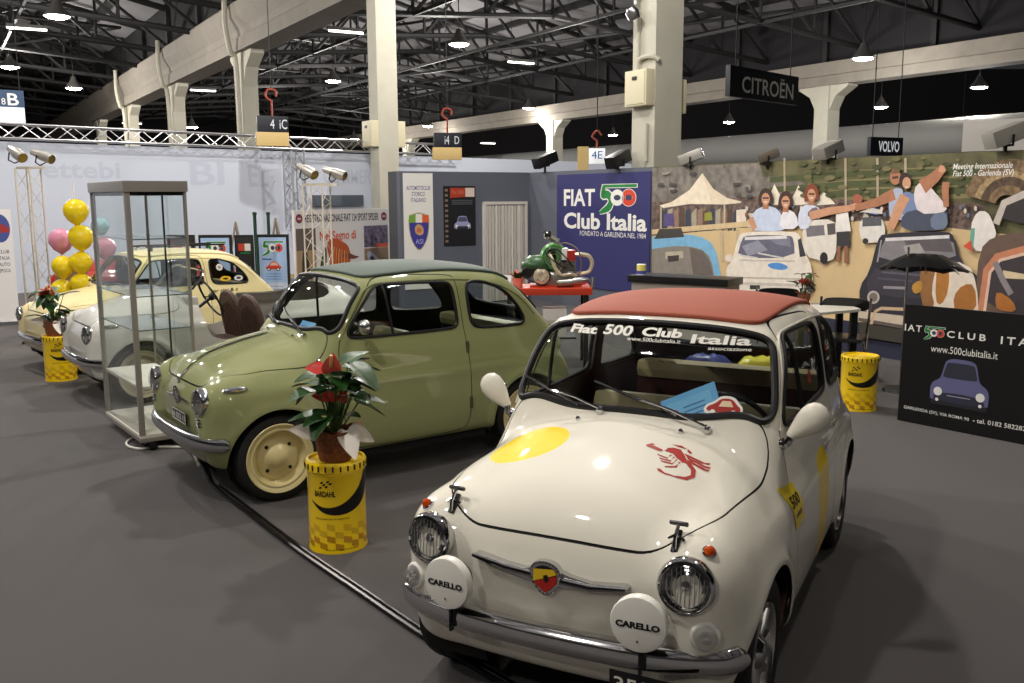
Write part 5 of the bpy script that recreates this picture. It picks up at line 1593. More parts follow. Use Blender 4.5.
line([(730, 283), (806, 285)], .035, pm(206, 198, 186)); line([(730, 292), (812, 294)], .05, pm(150, 146, 142)); line([(742, 260), (797, 261)], .02, pm(206, 196, 184)); art(circle(734, 281, 4, 4, 12), pm(170, 164, 156)); art(circle(812, 285, 4, 7, 12), pm(64, 60, 60))
SK = pm(206, 152, 118); SKD = pm(176, 120, 88)
art([(752, 229), (753, 216), (761, 207), (776, 206), (784, 214), (789, 228), (783, 231), (760, 231)], pm(202, 212, 234), 1); line([(753, 218), (757, 229)], .09, SK)
art([(781, 229), (784, 212), (790, 209), (799, 214), (801, 229)], pm(234, 232, 236), 1)
art([(800, 229), (801, 210), (808, 204), (820, 206), (823, 212), (812, 222), (811, 229)], pm(216, 220, 236), 1); art([(808, 214), (817, 206), (822, 210), (816, 220)], pm(124, 106, 112), 1)
for cx, cy, hc in ((768, 198, (66, 46, 40)), (788, 201, (70, 44, 36)), (814, 194, (132, 66, 42))):
    art([(cx - 7, cy + 9), (cx - 7.5, cy), (cx - 5, cy - 8), (cx, cy - 10.5), (cx + 5.5, cy - 8), (cx + 7.5, cy), (cx + 6, cy + 7), (cx - 5.5, cy + 7)], pm(*hc), 2); art([(cx - 2.2, cy + 4), (cx + 2.2, cy + 4), (cx + 3.2, cy + 11), (cx - 3.2, cy + 11)], SKD); art(circle(cx, cy + 1, 4.2, 6.2, 12), SK); line([(cx - 3, cy), (cx + 3, cy)], .022, pm(90, 60, 52)); line([(cx - 1.6, cy + 4), (cx + 1.6, cy + 4)], .018, pm(226, 200, 190))
line([(812, 216), (832, 211), (852, 208), (864, 204)], [.10, .09, .07, .08], SK)
art(circle(860, 199, 5, 5, 12), pm(168, 96, 74)); art([(871, 213), (877, 203), (880, 215)], pm(90, 140, 214)); art([(862, 212), (874, 208), (885, 210), (885, 214)], pm(214, 206, 196))
art([(861, 224), (866, 218), (884, 217), (888, 228), (886, 242), (864, 243)], pm(226, 220, 212), 1); line([(865, 222), (884, 221)], .10, pm(90, 90, 96)); art(circle(868, 241, 3, 3, 10), pm(50, 46, 46))
# dark car with two people
art([(862, 306), (862, 286), (872, 272), (880, 240), (886, 233), (950, 231), (957, 236), (963, 262), (985, 280), (985, 332), (864, 322)], pm(48, 46, 56), 1)
art([(880, 262), (886, 241), (892, 237), (955, 236), (960, 262)], pm(132, 128, 132), 1); art([(905, 238), (952, 237), (956, 252), (912, 250)], pm(96, 88, 92))
line([(888, 239.5), (952, 236.5)], .035, pm(220, 216, 216))
art([(868, 280), (882, 266), (940, 268), (975, 284), (975, 300), (872, 296)], pm(62, 58, 68), 1); line([(886, 287), (910, 288)], .03, pm(150, 142, 148)); line([(884, 272), (924, 275)], .02, pm(96, 92, 104)); line([(880, 278), (915, 281)], .02, pm(84, 80, 92)); line([(884, 240), (880, 262)], .02, pm(150, 146, 150)); art([(906, 246), (922, 243), (930, 256), (910, 259)], pm(168, 160, 158))
art(circle(876, 297, 6.2, 6.6, 18), pm(190, 180, 170)); art(circle(876, 297, 4.2, 4.6, 14), pm(120, 112, 106)); art(circle(870.5, 308, 3.2, 3.4, 14), pm(226, 210, 190))
line([(861, 315), (905, 320), (960, 330)], .10, pm(206, 190, 168)); line([(861, 319), (960, 336)], .04, pm(100, 90, 84)); line([(873, 326), (878, 311), (884, 308), (906, 309)], .035, pm(206, 176, 140))
art([(862, 322), (960, 338), (960, 352), (862, 336)], pm(64, 60, 50))
art([(893, 220), (891, 205), (893, 192), (899, 187), (907, 190), (908, 220)], pm(176, 184, 206), 1); line([(897, 194), (880, 202), (858, 208)], [.13, .10, .07], SKD)
art(circle(898, 177, 5.5, 8, 14), SKD); line([(895, 178), (901, 177)], .025, pm(70, 50, 46)); art([(893, 174), (898, 168), (903, 173)], pm(120, 84, 60))
art([(905, 218), (903, 198), (908, 191), (918, 194), (922, 216)], pm(120, 136, 176), 1)
art([(903, 231), (905, 213), (922, 209), (950, 207), (951, 230)], pm(74, 80, 98), 1); art([(934, 230), (933, 215), (949, 210), (951, 229)], pm(112, 124, 146), 1)
art([(916, 197), (919, 184), (929, 182), (941, 196), (951, 208), (945, 213), (921, 214)], pm(228, 216, 216), 1)
line([(908, 196), (901, 210), (893, 229)], [.13, .12, .09], SK); line([(925, 187), (938, 177), (945, 169)], [.16, .12, .09], SKD); art([(941, 171), (943, 165), (947, 166), (949, 171), (944, 173)], SK); line([(949, 207), (948, 190), (949, 182)], [.06, .08, .08], SKD)
art(circle(908, 181, 6, 8.5, 14), pm(56, 40, 38)); art(circle(909.5, 183, 4.3, 6, 12), SK); line([(908, 187), (911.5, 187)], .016, pm(220, 190, 180))
# person in white, straw ring, rust coloured car with a dog
art([(975, 250), (973, 226), (980, 211), (990, 211), (996, 222), (1000, 236), (990, 252)], pm(232, 224, 218), 1); art([(972, 250), (974, 228), (978, 228), (976, 252)], pm(110, 170, 150))
for r0, w_, c_ in ((26, .34, (124, 100, 72)), (27, .10, (160, 134, 98)), (22, .08, (84, 66, 50))):
    line([(1012 + r0 * math.cos(a) * 1.15, 206 - (r0 + 3) * math.sin(a)) for a in np.linspace(-.3, 2.9, 26)], w_, mat('print_straw%d' % r0, srgb(*c_), .6, noise=.5, nscale=24))
art([(978, 300), (982, 250), (996, 236), (1026, 232), (1090, 236), (1090, 330), (978, 316)], pm(106, 84, 72), 1)
art([(1001, 222), (1008, 204), (1030, 196), (1080, 196), (1080, 226)], pm(54, 48, 50), 1); line([(999, 224), (1007, 203), (1030, 193)], .07, pm(196, 186, 176))
art([(988, 312), (994, 268), (1006, 256), (1030, 252), (1090, 254), (1090, 330)], pm(60, 52, 56), 1)
line([(984, 314), (990, 270), (1000, 257), (1026, 250), (1080, 250)], .08, pm(200, 130, 96)); line([(987, 314), (993, 272), (1003, 260), (1026, 254), (1080, 254)], .03, pm(226, 190, 170))
art([(1006, 270), (1028, 274), (1028, 279), (1006, 278)], pm(216, 196, 160)); line([(998, 262), (1006, 280), (1014, 294)], .06, pm(140, 132, 134)); art([(998, 300), (1000, 290), (1016, 300), (1020, 312), (1000, 310)], pm(176, 110, 46), 1)
art([(925, 318), (930, 288), (922, 268), (935, 262), (972, 262), (980, 285), (982, 320)], pm(228, 214, 196), 1)
art([(922, 275), (928, 263), (940, 264), (934, 290), (938, 306), (930, 316), (924, 300)], pm(150, 104, 60), 1); art([(940, 262), (952, 262), (952, 290), (944, 306), (938, 300)], pm(178, 118, 52), 1)
art([(958, 312), (956, 296), (966, 284), (978, 284), (980, 312)], pm(168, 110, 50), 1); art([(914, 286), (921, 280), (926, 282), (924, 292), (917, 294)], pm(190, 140, 60), 1)
art([(966, 246), (974, 240), (976, 252)], pm(206, 84, 60))
ZL[0] += .0006
for txt, xa, xb, yc, h in (('Meeting Internazionale', 956, 1016, 167.0, .075), ('Fiat 500 - Garlenda (SV)', 956, 1017, 174.0, .075)):
    (a, za), (c, zc) = px_u(xa, yc), px_u(xb, yc - .5); put(b, txt, a, c, (za + zc) / 2 , h, WHITEP, MU, ZL[0], .01, .2)
PHOTO[0] = 0
tag(b.build('picture_wall', None, None, 0), 'large photo print of a car rally covering the right-hand stand wall', 'poster')

# ------------------------------------------------------------------ left wall of the stand: shield banner, car poster, pale curtain
def PB(px, py): return px_b(px, py)
(a0, zt0), (a1, _) = PB(402.5, 176), PB(432, 174)
b = MB(MBK); b.box(a0, a1, .3, 2.17, .004, .02, WHITEP)
for txt, y, h, k in (('AUTOMOTOCLUB', 188, .075, .40), ('STORICO', 194, .075, .22), ('ITALIANO', 200, .075, .25)):
    z = PB(417, y)[1]; put(b, txt, (a0 + a1) / 2 - k * (a1 - a0), (a0 + a1) / 2 + k * (a1 - a0), z, .068, pm(112, 108, 158), MBK, .022, .01)
xc = (a0 + a1) / 2; W_ = (a1 - a0) * .36; zt_, zb_ = PB(417, 212)[1], PB(417, 252)[1]
sh_ = lambda k: [(xc + u * W_ * k, zb_ + (zt_ - zb_) * v) for u, v in smooth_poly([(-1, .90), (-.6, .95), (0, 1.0), (.6, .95), (1, .90), (.95, .5), (.6, .2), (0, 0), (-.6, .2), (-.95, .5)], 1)]
flat(b, sh_(1.0), pm(190, 170, 110), MBK, .0222); flat(b, [(xc + (x - xc) * .93, zb_ + .02 + (z - zb_) * .94) for x, z in sh_(1)], pm(64, 62, 150), MBK, .0228)
for k, c_ in ((-1, (120, 170, 60)), (0, (240, 236, 228)), (1, (224, 100, 50))):
    flat(b, [(xc + W_ * (k * .62 - .31), zt_ - .17), (xc + W_ * (k * .62 + .31), zt_ - .17), (xc + W_ * (k * .62 + .31), zt_ - .05 + (.02 if k == 0 else 0)), (xc + W_ * (k * .62 - .31), zt_ - .05 + (.02 if k == 0 else 0))], pm(*c_), MBK, .0235)
flat(b, smooth_poly([(xc - .08, zb_ + .40), (xc - .02, zb_ + .46), (xc + .07, zb_ + .42), (xc + .09, zb_ + .30), (xc + .02, zb_ + .26), (xc - .07, zb_ + .30)], 2), pm(206, 160, 110), MBK, .024)
flat(b, circle(xc, zb_ + .35, .04, n=12), pm(210, 110, 70), MBK, .0245)
put(b, 'ASI', xc - .07, xc + .07, zb_ + .17, .08, pm(176, 176, 226), MBK, .0245, .01)
tag(b.build('shield_banner', None, None, 0), 'white upright banner with lilac lettering and a blue shield', 'banner')
(a0, z1), (a1, z0) = PB(443, 186), PB(475.5, 245)
b = MB(MBK); b.box(a0, a1, z0, z1, .003, .014, BLACKP)
w_ = a1 - a0; h_ = z1 - z0
flat(b, [(a0 + w_ * .2, z1 - h_ * .20), (a0 + w_ * .68, z1 - h_ * .18), (a0 + w_ * .68, z1 - h_ * .03), (a0 + w_ * .2, z1 - h_ * .03)], pm(176, 62, 38), MBK, .0145)
flat(b, [(a0 + w_ * .68, z1 - h_ * .18), (a0 + w_ * .97, z1 - h_ * .18), (a0 + w_ * .97, z1 - h_ * .03), (a0 + w_ * .68, z1 - h_ * .03)], pm(224, 206, 192), MBK, .0146)
for k in range(11): flat(b, [(a0 + w_ * .04, z1 - h_ * (.05 + .085 * k)), (a0 + w_ * .13, z1 - h_ * (.05 + .085 * k)), (a0 + w_ * .13, z1 - h_ * (.09 + .085 * k)), (a0 + w_ * .04, z1 - h_ * (.09 + .085 * k))], pm(136, 112, 92), MBK, .0147)
for k in range(3): strip(b, [(a0 + w_ * .25, z1 - h_ * (.24 + .03 * k)), (a0 + w_ * .9, z1 - h_ * (.24 + .03 * k))], .012, pm(90, 100, 100), MBK, .0147)
put(b, 'Fiat 500', a0 + w_ * .26, a0 + w_ * .62, z1 - h_ * .10, .06, pm(214, 120, 96), MBK, .0150)
front_car(b, MBK, a0 + w_ * .58, z0 + h_ * .26, w_ * .52, h_ * .24, .0150, pm(160, 160, 204), pm(84, 84, 108))
tag(b.build('car_poster', None, None, 0), 'black poster with a lilac car, on the slate wall beside the shield banner', 'poster')
(a0, z1), (a1, _) = PB(483, 203.5), PB(525, 203.5)
CURT = mat('pale_curtain', srgb(200, 194, 186), .8)
b = MB(MBK); vs = []; fs = []; n = 60
for i in range(n + 1):
    u = a0 + .04 + (a1 - a0 - .08) * i / n; d = .035 + .02 * math.sin(i * 1.25) + .008 * math.sin(i * .5)
    vs += [(u, .02, d), (u, z1 - .03, d)]
b.add(vs, [(2 * i, 2 * i + 2, 2 * i + 3, 2 * i + 1) for i in range(n)], CURT)
t = thing('doorway_curtain', 'pale pleated curtain closing a doorway in the slate wall', 'curtain', tuple(MBK @ Vector((a0, 0, 0))))
def rebase(o, t):
    o.parent = t; o.matrix_parent_inverse = Matrix.Translation(-Vector(t.location)); return o
bpy.context.view_layer.update()
rebase(b.build('curtain', None, None, 60), t)
b = MB(MBK); WF = mat('white_frame', srgb(214, 208, 200), .5)
b.box(a0 - .02, a0 + .03, 0, z1 + .03, .004, .05, WF); b.box(a1 - .03, a1 + .02, 0, z1 + .03, .004, .05, WF); b.box(a0 - .02, a1 + .02, z1 - .02, z1 + .03, .004, .052, WF)
rebase(b.build('frame', None), t)
# ------------------------------------------------------------------ objects inside the white car
WCM = xf((.302, 3.2123, 0), -2.0458)
FLY = mat('flyer_blue', srgb(96, 170, 226), .5)
M = WCM @ frame(Vector((-.475, .20, .965)), (-.12, .9, .42), (-.55, -.3, .8))
b = MB(M); b.box(-.115, .115, -.075, .075, -.002, .001, FLY); flat(b, [(-.09, -.055), (.09, -.055), (.09, .05), (-.09, .05)], pm(120, 190, 236), Matrix(M), .0015)
b.v = b.v[:-4] + [tuple(M @ Vector(p)) for p in ((-.09, -.055, .0016), (.09, -.055, .0016), (.09, .05, .0016), (-.09, .05, .0016))]
for k in range(3): b.add([(-.03, -.03 + k * .02, .002), (.06, -.03 + k * .02, .002), (.06, -.024 + k * .02, .002), (-.03, -.024 + k * .02, .002)], [(0, 1, 2, 3)], pm(70, 110, 180))
b.add([(-.07 + .02 * math.cos(a), .0 + .02 * math.sin(a), .002) for a in np.linspace(0, 6, 12)], [list(range(12))], pm(190, 110, 170))
tag(b.build('flyer', None, None, 0), 'light blue printed flyer on the dashboard of the white car', 'flyer')
def pouch(x, y, z, L, W_, H, m, label, rz=0, cat='bag', name='bag'):
    M = WCM @ xf((x, y, z), rz)
    bm = bmesh.new(); bmesh.ops.create_grid(bm, x_segments=10, y_segments=8, size=.5)
    rng = random.Random(int(x * 100))
    b = MB(M); vs = []
    for v in bm.verts:
        u, w_ = v.co.x * 2, v.co.y * 2
        e = max(0, (1 - u ** 4) * (1 - w_ ** 4))
        vs.append((v.co.x * L, v.co.y * W_, H * e ** .5 * (1 + .25 * rng.uniform(-1, 1))))
    fs = [[v.index for v in f.verts] for f in bm.faces]; bm.free()
    b.add(vs, fs, m); b.add([(p[0], p[1], 0.0) for p in vs], [f[::-1] for f in fs], m)
    tag(b.build(name, None, None, 60), label, cat)
pouch(-2.02, .14, .872, .20, .26, .045, mat('yellow_bag', srgb(240, 226, 60), .35), 'folded yellow bag on the rear shelf of the white car', .2)
pouch(-2.02, -.16, .872, .18, .22, .04, mat('blue_bag', srgb(80, 90, 170), .4), 'crumpled blue packet on the rear shelf of the white car', -.3)
GM = xf((-1.7322, 5.8316, 0), -2.5138)
b = MB(GM @ frame(Vector((-.475, -.05, .92)), (0, 1, 0), (-.5, 0, .7))); b.box(-.11, .11, -.055, .055, -.002, .001, FLY); b.box(-.09, .05, -.03, .02, .001, .002, pm(70, 130, 200))
tag(b.build('flyer', None, None, 0), 'light blue card behind the windscreen of the green car', 'flyer')

# ------------------------------------------------------------------ balloons
BAL = {'y': mat('yellow_balloon', srgb(246, 216, 24), .15, coat=.6, trans=.15), 'p': mat('pink_balloon', srgb(236, 158, 186), .15, coat=.6, trans=.15), 'c': mat('sky_balloon', srgb(150, 200, 214), .15, coat=.6, trans=.15)}
YB = 11.2
for px, py, r, c, lab in ((76, 212, 12.5, 'y', 'topmost yellow balloon of the bunch'), (81, 238, 12.5, 'y', 'yellow balloon second from the top, beside the pink one'), (81, 263, 11, 'y', 'yellow balloon in the middle of the bunch on its right side'), (63, 267, 11, 'y', 'yellow balloon in the middle of the bunch on its left side'),
        (81, 284, 10.5, 'y', 'lowest yellow balloon on the right, behind the cream bonnet'), (62, 290, 10.5, 'y', 'lowest yellow balloon on the left, behind the cream bonnet'), (61, 241, 12, 'p', 'pink balloon left of the yellow column'), (105, 248, 11, 'p', 'pink balloon seen through the glass showcase'), (100, 227, 9, 'c', 'pale blue balloon seen through the glass showcase')):
    p = at_y(px, py, YB + (0 if c == 'y' else .35)); zc = np.dot(p - EYE, CF); R_ = r * zc / FPX
    t = thing('balloon', lab, 'balloon', tuple(p), 0, 'balloons behind the cream car')
    b = MB(); b.lathe([(0, -R_ * 1.18), (R_ * .06, -R_ * 1.16), (R_ * .22, -R_ * 1.0), (R_ * .62, -R_ * .72), (R_ * .92, -R_ * .25), (R_, .12 * R_), (R_ * .9, R_ * .52), (R_ * .6, R_ * .86), (R_ * .25, R_ * 1.02), (0, R_ * 1.05)], 24, BAL[c], cap=False)
    bl = b.build('skin', None, t, 180)
    b = MB(); b.lathe([(R_ * .03, -R_ * 1.15), (R_ * .12, -R_ * 1.27), (R_ * .02, -R_ * 1.24)], 10, BAL[c], cap=False); b.build('knot', None, t)
    b = MB(); b.tube([(0, 0, -R_ * 1.22), (.004, 0.01, -R_ * 1.22 - .05)], .003, 5, WHITEP); b.build('string', None, t)
b = MB(); pb = at_y(72, 300, YB + .1)
b.lathe([(0, 0), (.16, 0), (.15, .22), (.10, .30), (0, .30)], 20, mat('weight_blue', srgb(60, 90, 150), .5), Matrix.Translation((pb[0], pb[1], 0)), cap=False)
b.cyl((pb[0] + .05, pb[1] + .15, .2), (pb[0] + .05, pb[1] + .15, 2.0), .008, seg=6, m=WHITEP)
tag(b.build('balloon_pole', None), 'thin pole on a blue foot that carries the balloon bunch', 'pole')

# ------------------------------------------------------------------ floodlight towers
SILV = mat('silver_lamp', srgb(176, 172, 164), .35, .5); TOW = mat('white_tower', srgb(216, 206, 190), .5); GOLD = mat('lamp_gold', srgb(140, 118, 60), .3, .6)
def flood(b_parent, T, name='floodlight'):
    b = MB(T); b.lathe([(0, -.22), (.05, -.22), (.06, -.10), (.085, .0), (.085, .20), (.075, .21)], 18, SILV, axis='x', cap=False)
    f = b.build(name, None, b_parent)
    b = MB(T); b.lathe([(0, .19), (.078, .195)], 18, GOLD, axis='x', cap=False); b.build('glass', None, f)
    b = MB(T); b.tube([(-.02, -.10, 0), (-.02, -.10, -.12), (-.02, 0, -.17), (-.02, .10, -.12), (-.02, .10, 0)], .012, 6, BLACK); b.build('yoke', None, f)
    return f
def tower(px, Y, top_py, w, label, flip=1):
    p = at_y(px, top_py, Y); h = p[2]
    t = thing('light_stand', label, 'light stand', (p[0], p[1], 0), -.2)
    for sx in (-1, 1):
        for sy in (-1, 1):
            b = MB(); b.cyl((sx * w / 2, sy * w / 2, 0), (sx * w / 2, sy * w / 2, h - .1), .010, seg=8, m=TOW); b.build('upright', None, t)
    b = MB(); n = 9
    for i in range(n):
        z0, z1 = h * .95 * i / n, h * .95 * (i + 1) / n
        for (a, c) in (((-1, -1), (1, -1)), ((1, -1), (1, 1)), ((1, 1), (-1, 1)), ((-1, 1), (-1, -1))):
            if i % 2: a, c = c, a
            b.cyl((a[0] * w / 2, a[1] * w / 2, z0), (c[0] * w / 2, c[1] * w / 2, z1), .004, seg=5, m=TOW, cap=False)
    tag(b.build('lattice', None, t), kind='stuff')
    b = MB(); b.box(-w * .8, w * .8, -w * .8, w * .8, 0, .03, BLACK, bev=.005); b.build('base', None, t)
    b = MB(); b.box(-w * .7, w * 1.1, -.03, .03, h - .11, h - .08, TOW); b.build('crossbar', None, t)
    flood(t, Matrix.Translation((-.10, -.05, h + .08)) @ Matrix.Rotation(-.45 * flip, 4, 'Z') @ Matrix.Rotation(.38, 4, 'Y') @ Matrix.Scale(.78, 4))
    flood(t, Matrix.Translation((w * .9, 0.05, h + .05)) @ Matrix.Rotation(-.15 * flip, 4, 'Z') @ Matrix.Rotation(.30, 4, 'Y') @ Matrix.Scale(.74, 4))
    return t
tower(27, 11.6, 160, .20, 'slim white lattice tower with two silver floodlights at the far left')
tower(316, 12.0, 177, .26, 'slim white lattice tower with two silver floodlights before the bull poster')
# spotlights clamped on the stand walls
def wall_spot(px, py, Y, label, m=SILV, rz=0.0, big=1.0):
    p = at_y(px, py, Y)
    t = thing('spotlight', label, 'spotlight', tuple(p), rz, 'spotlights on the stand walls')
    b = MB(); b.box(-.16 * big, .16 * big, -.10, .10, -.07 * big, .07 * big, m, bev=.02, M=Matrix.Rotation(-.35, 4, 'Y')); h_ = b.build('housing', None, t)
    b = MB(); b.box(.162 * big, .17 * big, -.085, .085, -.055 * big, .055 * big, CLEAR, M=Matrix.Rotation(-.35, 4, 'Y')); b.build('glass', None, h_)
    b = MB(); b.tube([(0, -.12, 0), (0, -.12, -.10), (0, .12, -.10), (0, .12, 0)], .012, 6, BLACK); b.tube([(0, 0, -.10), (0, 0, -(p[2] - 2.19))] if p[2] > 2.33 else [(0, 0, -.1), (0, 0, -.16)], .02, 6, BLACK); b.build('bracket', None, t)
def wall_y(px): # distance of the right stand wall along a pixel column
    return float(on_plane(px, 170, K, BD)[1])
wall_spot(691, 157, wall_y(691), 'silver spotlight on the picture wall just right of the wide column', SILV, -.3)
wall_spot(768, 156, wall_y(768), 'dark metal spotlight on the picture wall, between two silver ones', mat('bronze_lamp', srgb(110, 100, 88), .4, .5), -.2, .8)
wall_spot(828, 150, wall_y(828), 'silver spotlight on the picture wall left of the white lettered sign', SILV, .5)
wall_spot(1006, 135, wall_y(1006), 'large silver spotlight at the right end of the picture wall', SILV, .1, 1.15)
wall_spot(545, 160, wall_y(545), 'black spotlight over the left edge of the blue banner', BLACK, .6, 1.3)
wall_spot(618, 159, wall_y(618), 'black spotlight over the right edge of the blue banner', BLACK, .8, 1.3)

# ------------------------------------------------------------------ hanging and standing signs
SIGNB = mat('sign_black', srgb(24, 26, 36), .5); SIGNU = mat('sign_blue', srgb(44, 70, 104), .5); LIT = mat('sign_white_lit', srgb(232, 238, 242), .5, emit=.35); WOOD = mat('pale_wood', srgb(206, 178, 120), .6); HOOK = mat('red_hook', srgb(136, 54, 36), .5)
def face_M(p, yaw=0.0):
    a = math.atan2(p[1], p[0]) - PI / 2
    return Matrix.Translation(Vector(p)) @ Matrix.Rotation(a + yaw, 4, 'Z') @ Matrix(((1, 0, 0, 0), (0, 0, -1, 0), (0, 1, 0, 0), (0, 0, 0, 1)))
def sign(name, label, p, W_, H_, yaw, paint, board=SIGNB, hang=None, depth=.12):
    M = face_M(p, yaw)
    t = thing(name, label, 'sign', tuple(p)); T = Matrix.Translation(-Vector(p)) @ M
    b = MB(T); b.box(-W_ / 2, W_ / 2, -H_ / 2, H_ / 2, -depth, 0, board, bev=.008); b.build('board', None, t)
    b = MB(T); paint(b, T); b.build('print', None, t, 0)
    if hang:
        for s in (-.4, .4):
            b = MB(T); b.cyl((s * W_, H_ / 2, -depth / 2), (s * W_, hang - p[2], -depth / 2), .012, seg=6, m=STEEL); b.build('hanger', None, t)
    return t
p = at_y(766, 86, 22); sign('hanging_sign', 'black hanging sign with a white car maker name, above the picture wall', p, 3.1, .66, 1.06, lambda b, T: put(b, 'CITRO\u00cbN', -1.05, 1.30, .0, .44, WHITEP, T, .003, .01), hang=10.2)
p = at_y(887, 146.5, 24); sign('hanging_sign', 'small black hanging sign with bluish white letters, near the right edge', p, 1.15, .46, .85, lambda b, T: put(b, 'VOLVO', -.30, .44, .0, .27, LIT, T, .003, .02), hang=10.2)
p = at_y(6, 107, 21)
def pB(b, T):
    flat(b, [(-.36, -.36), (.36, -.36), (.36, -.0), (-.36, -.0)], LIT, T, .002); put(b, 'B', .04, .26, .17, .26, WHITEP, T, .003, .015); put(b, '8', -.08, 0.0, .12, .14, WHITEP, T, .003)
    put(b, 'C', .16, .20, -.10, .06, pm(120, 120, 130), T, .004); put(b, 'C', .16, .20, -.22, .06, pm(120, 120, 130), T, .004)
sign('aisle_sign', 'blue and white aisle sign with the letter B at the left edge', p, .74, .74, .1, pB, SIGNU, hang=10.2)
def aisle(px, py, Y, txts, label, w=.66):
    p = at_y(px, py, Y)
    def pa(b, T):
        for txt, x0, x1, h in txts: put(b, txt, x0, x1, .0, h, pm(214, 216, 224), T, .003)
    t = sign('aisle_sign', label, p, w, .34, .2, pa, SIGNB, hang=None)
    T = Matrix.Translation(-Vector(p)) @ face_M(p, .2)
    b = MB(T); b.box(-w / 2 - .02, w / 2, -.46, -.17, -.18, -.0, WOOD, bev=.01); b.build('box', None, t)
    b = MB(T); b.tube([(0, .17, -.06), (0, .5, -.06)], .022, 6, HOOK); b.tube(spline([(0, .48, -.06), (-.12, .58, -.06), (-.06, .72, -.06), (.09, .70, -.06), (.10, .58, -.06)], 5), .026, 6, HOOK); b.build('hook', None, t)
    b = MB(T); b.cyl((0, .7, -.06), (0, 10.2 - p[2], -.06), .01, seg=5, m=STEEL); b.build('hanger', None, t)
aisle(273, 124, 20.4, (('4', -.06, .03, .2), ('iC', .14, .30, .2)), 'black aisle sign with 4 and C on a pale box, left of the slim column')
aisle(448, 140, 22.5, (('i4', -.08, .03, .2), ('D', .16, .27, .18)), 'black aisle sign with 4 and D on a pale box, right of the slim column')
p = at_y(597, 156, 17.5)
t = sign('aisle_sign', 'small lit aisle sign above the blue banner', p, .30, .28, 0, lambda b, T: (put(b, '4E', -.10, .10, .02, .14, BLUEP, T, .003),), LIT)
T = Matrix.Translation(-Vector(p)) @ face_M(p)
b = MB(T); b.tube([(0, .14, -.06), (0, .3, -.06)], .02, 6, HOOK); b.tube(spline([(0, .28, -.06), (-.09, .36, -.06), (0, .46, -.06), (.08, .38, -.06)], 5), .02, 6, HOOK); b.build('hook', None, t)
b = MB(T); b.cyl((0, .44, -.06), (0, 10.2 - p[2], -.06), .01, seg=5, m=STEEL); b.build('hanger', None, t)
pw = at_y(583, 160, 17.2); b = MB(face_M(pw)); b.box(-.10, .10, -.30, .24, -.06, 0, WOOD); tag(b.build('batten', None), 'pale wooden batten standing above the blue banner', 'batten')
p = at_y(1010, 134, 16.5); b = MB(face_M(p, -.1)); b.box(-.75, 1.6, -.28, .26, -.1, 0, WF, bev=.01); b.cyl((0, -.28, -.05), (0, -p[2] , -.05), .04, m=WF); tag(b.build('fascia_board', None), 'plain white fascia board above the right end of the picture wall', 'board')

# ------------------------------------------------------------------ upright poster stands behind the cream car
YP = 12.6
SKY5 = mat('poster_sky', srgb(164, 192, 232), .5); 
def poster_stand(xa, xb, yt, label, kind, Y=YP):
    p0, p1 = at_y(xa, yt, Y), at_y(xb, yt, Y)
    w_, h_ = p1[0] - p0[0], p0[2]
    t = thing('poster_stand', label, 'poster stand', (float(p0[0]), Y, 0), 0, 'poster stands beside the cream car')
    M = Matrix(((1, 0, 0, 0), (0, 0, -1, 0), (0, 1, 0, 0), (0, 0, 0, 1)))
    b = MB(M); b.box(0, w_, .05, h_, -.05, 0, BLACK, bev=.006); b.build('frame', None, t)
    b = MB(M); b.box(-.04, w_ + .04, 0, .05, -.22, .12, BLACK, bev=.01); b.build('foot', None, t)
    b = MB(M)
    if kind == 'blue':
        flat(b, [(.03, .12), (w_ - .03, .12), (w_ - .03, h_ - .04), (.03, h_ - .04)], SKY5, M, .002)
        flat(b, [(.03, .12), (w_ - .03, .12), (w_ - .03, h_ * .5), (.03, h_ * .5)], pm(196, 206, 226), M, .0022)
        b.M = None
        logo500(b, M, w_ * .16, h_ - .29, w_ * .68, .20, .003)
        strip(b, [(w_ * .16, h_ - .33), (w_ * .45, h_ - .335)], .018, pm(60, 80, 150), M, .003)
        little_car(b, M, w_ * .5, h_ - .48, w_ * .50, .12, .003, REDL, pm(240, 200, 180))
        for k in range(3): strip(b, [(w_ * .25, h_ - .53 - .035 * k), (w_ * .75, h_ - .53 - .035 * k)], .012, pm(110, 160, 214), M, .003)
        for k in range(5): strip(b, [(w_ * .22, h_ - .70 - .04 * k), (w_ * .78, h_ - .70 - .04 * k)], .008, pm(130, 140, 170), M, .003)
        flat(b, circle(w_ * .5, .20, .045), BLUEP, M, .003); flat(b, circle(w_ * .5, .20, .025), WHITEP, M, .0035)
    else:
        b.M = None
        flat(b, [(.02, .12), (w_ - .02, .12), (w_ - .02, h_ - .03), (.02, h_ - .03)], pm(40, 38, 40), M, .002)
        for k, c_ in enumerate(((190, 60, 40), (220, 214, 206))):
            flat(b, [(w_ * (.2 + .34 * k), h_ - .22), (w_ * (.52 + .34 * k), h_ - .22), (w_ * (.52 + .34 * k), h_ - .12), (w_ * (.2 + .34 * k), h_ - .12)], pm(*c_), M, .003)
        strip(b, [(w_ * .3, h_ - .25), (w_ * .84, h_ - .25)], .016, GREENP, M, .003)
    b.build('print', None, t, 0)
poster_stand(198, 231, 235, 'black framed light blue poster stand with tricolour number, right beside the cream car roof', 'blue')
poster_stand(234, 252.5, 235, 'narrow black poster stand between the two light blue ones', 'black', YP + .4)
poster_stand(256, 288, 234.5, 'black framed light blue poster stand with tricolour number, next to the green car windscreen', 'blue')
poster_stand(166, 194, 235, 'black poster stand seen through the glass showcase', 'black', YP + .2)
DG = mat('dark_green_pole', srgb(30, 62, 50), .5)
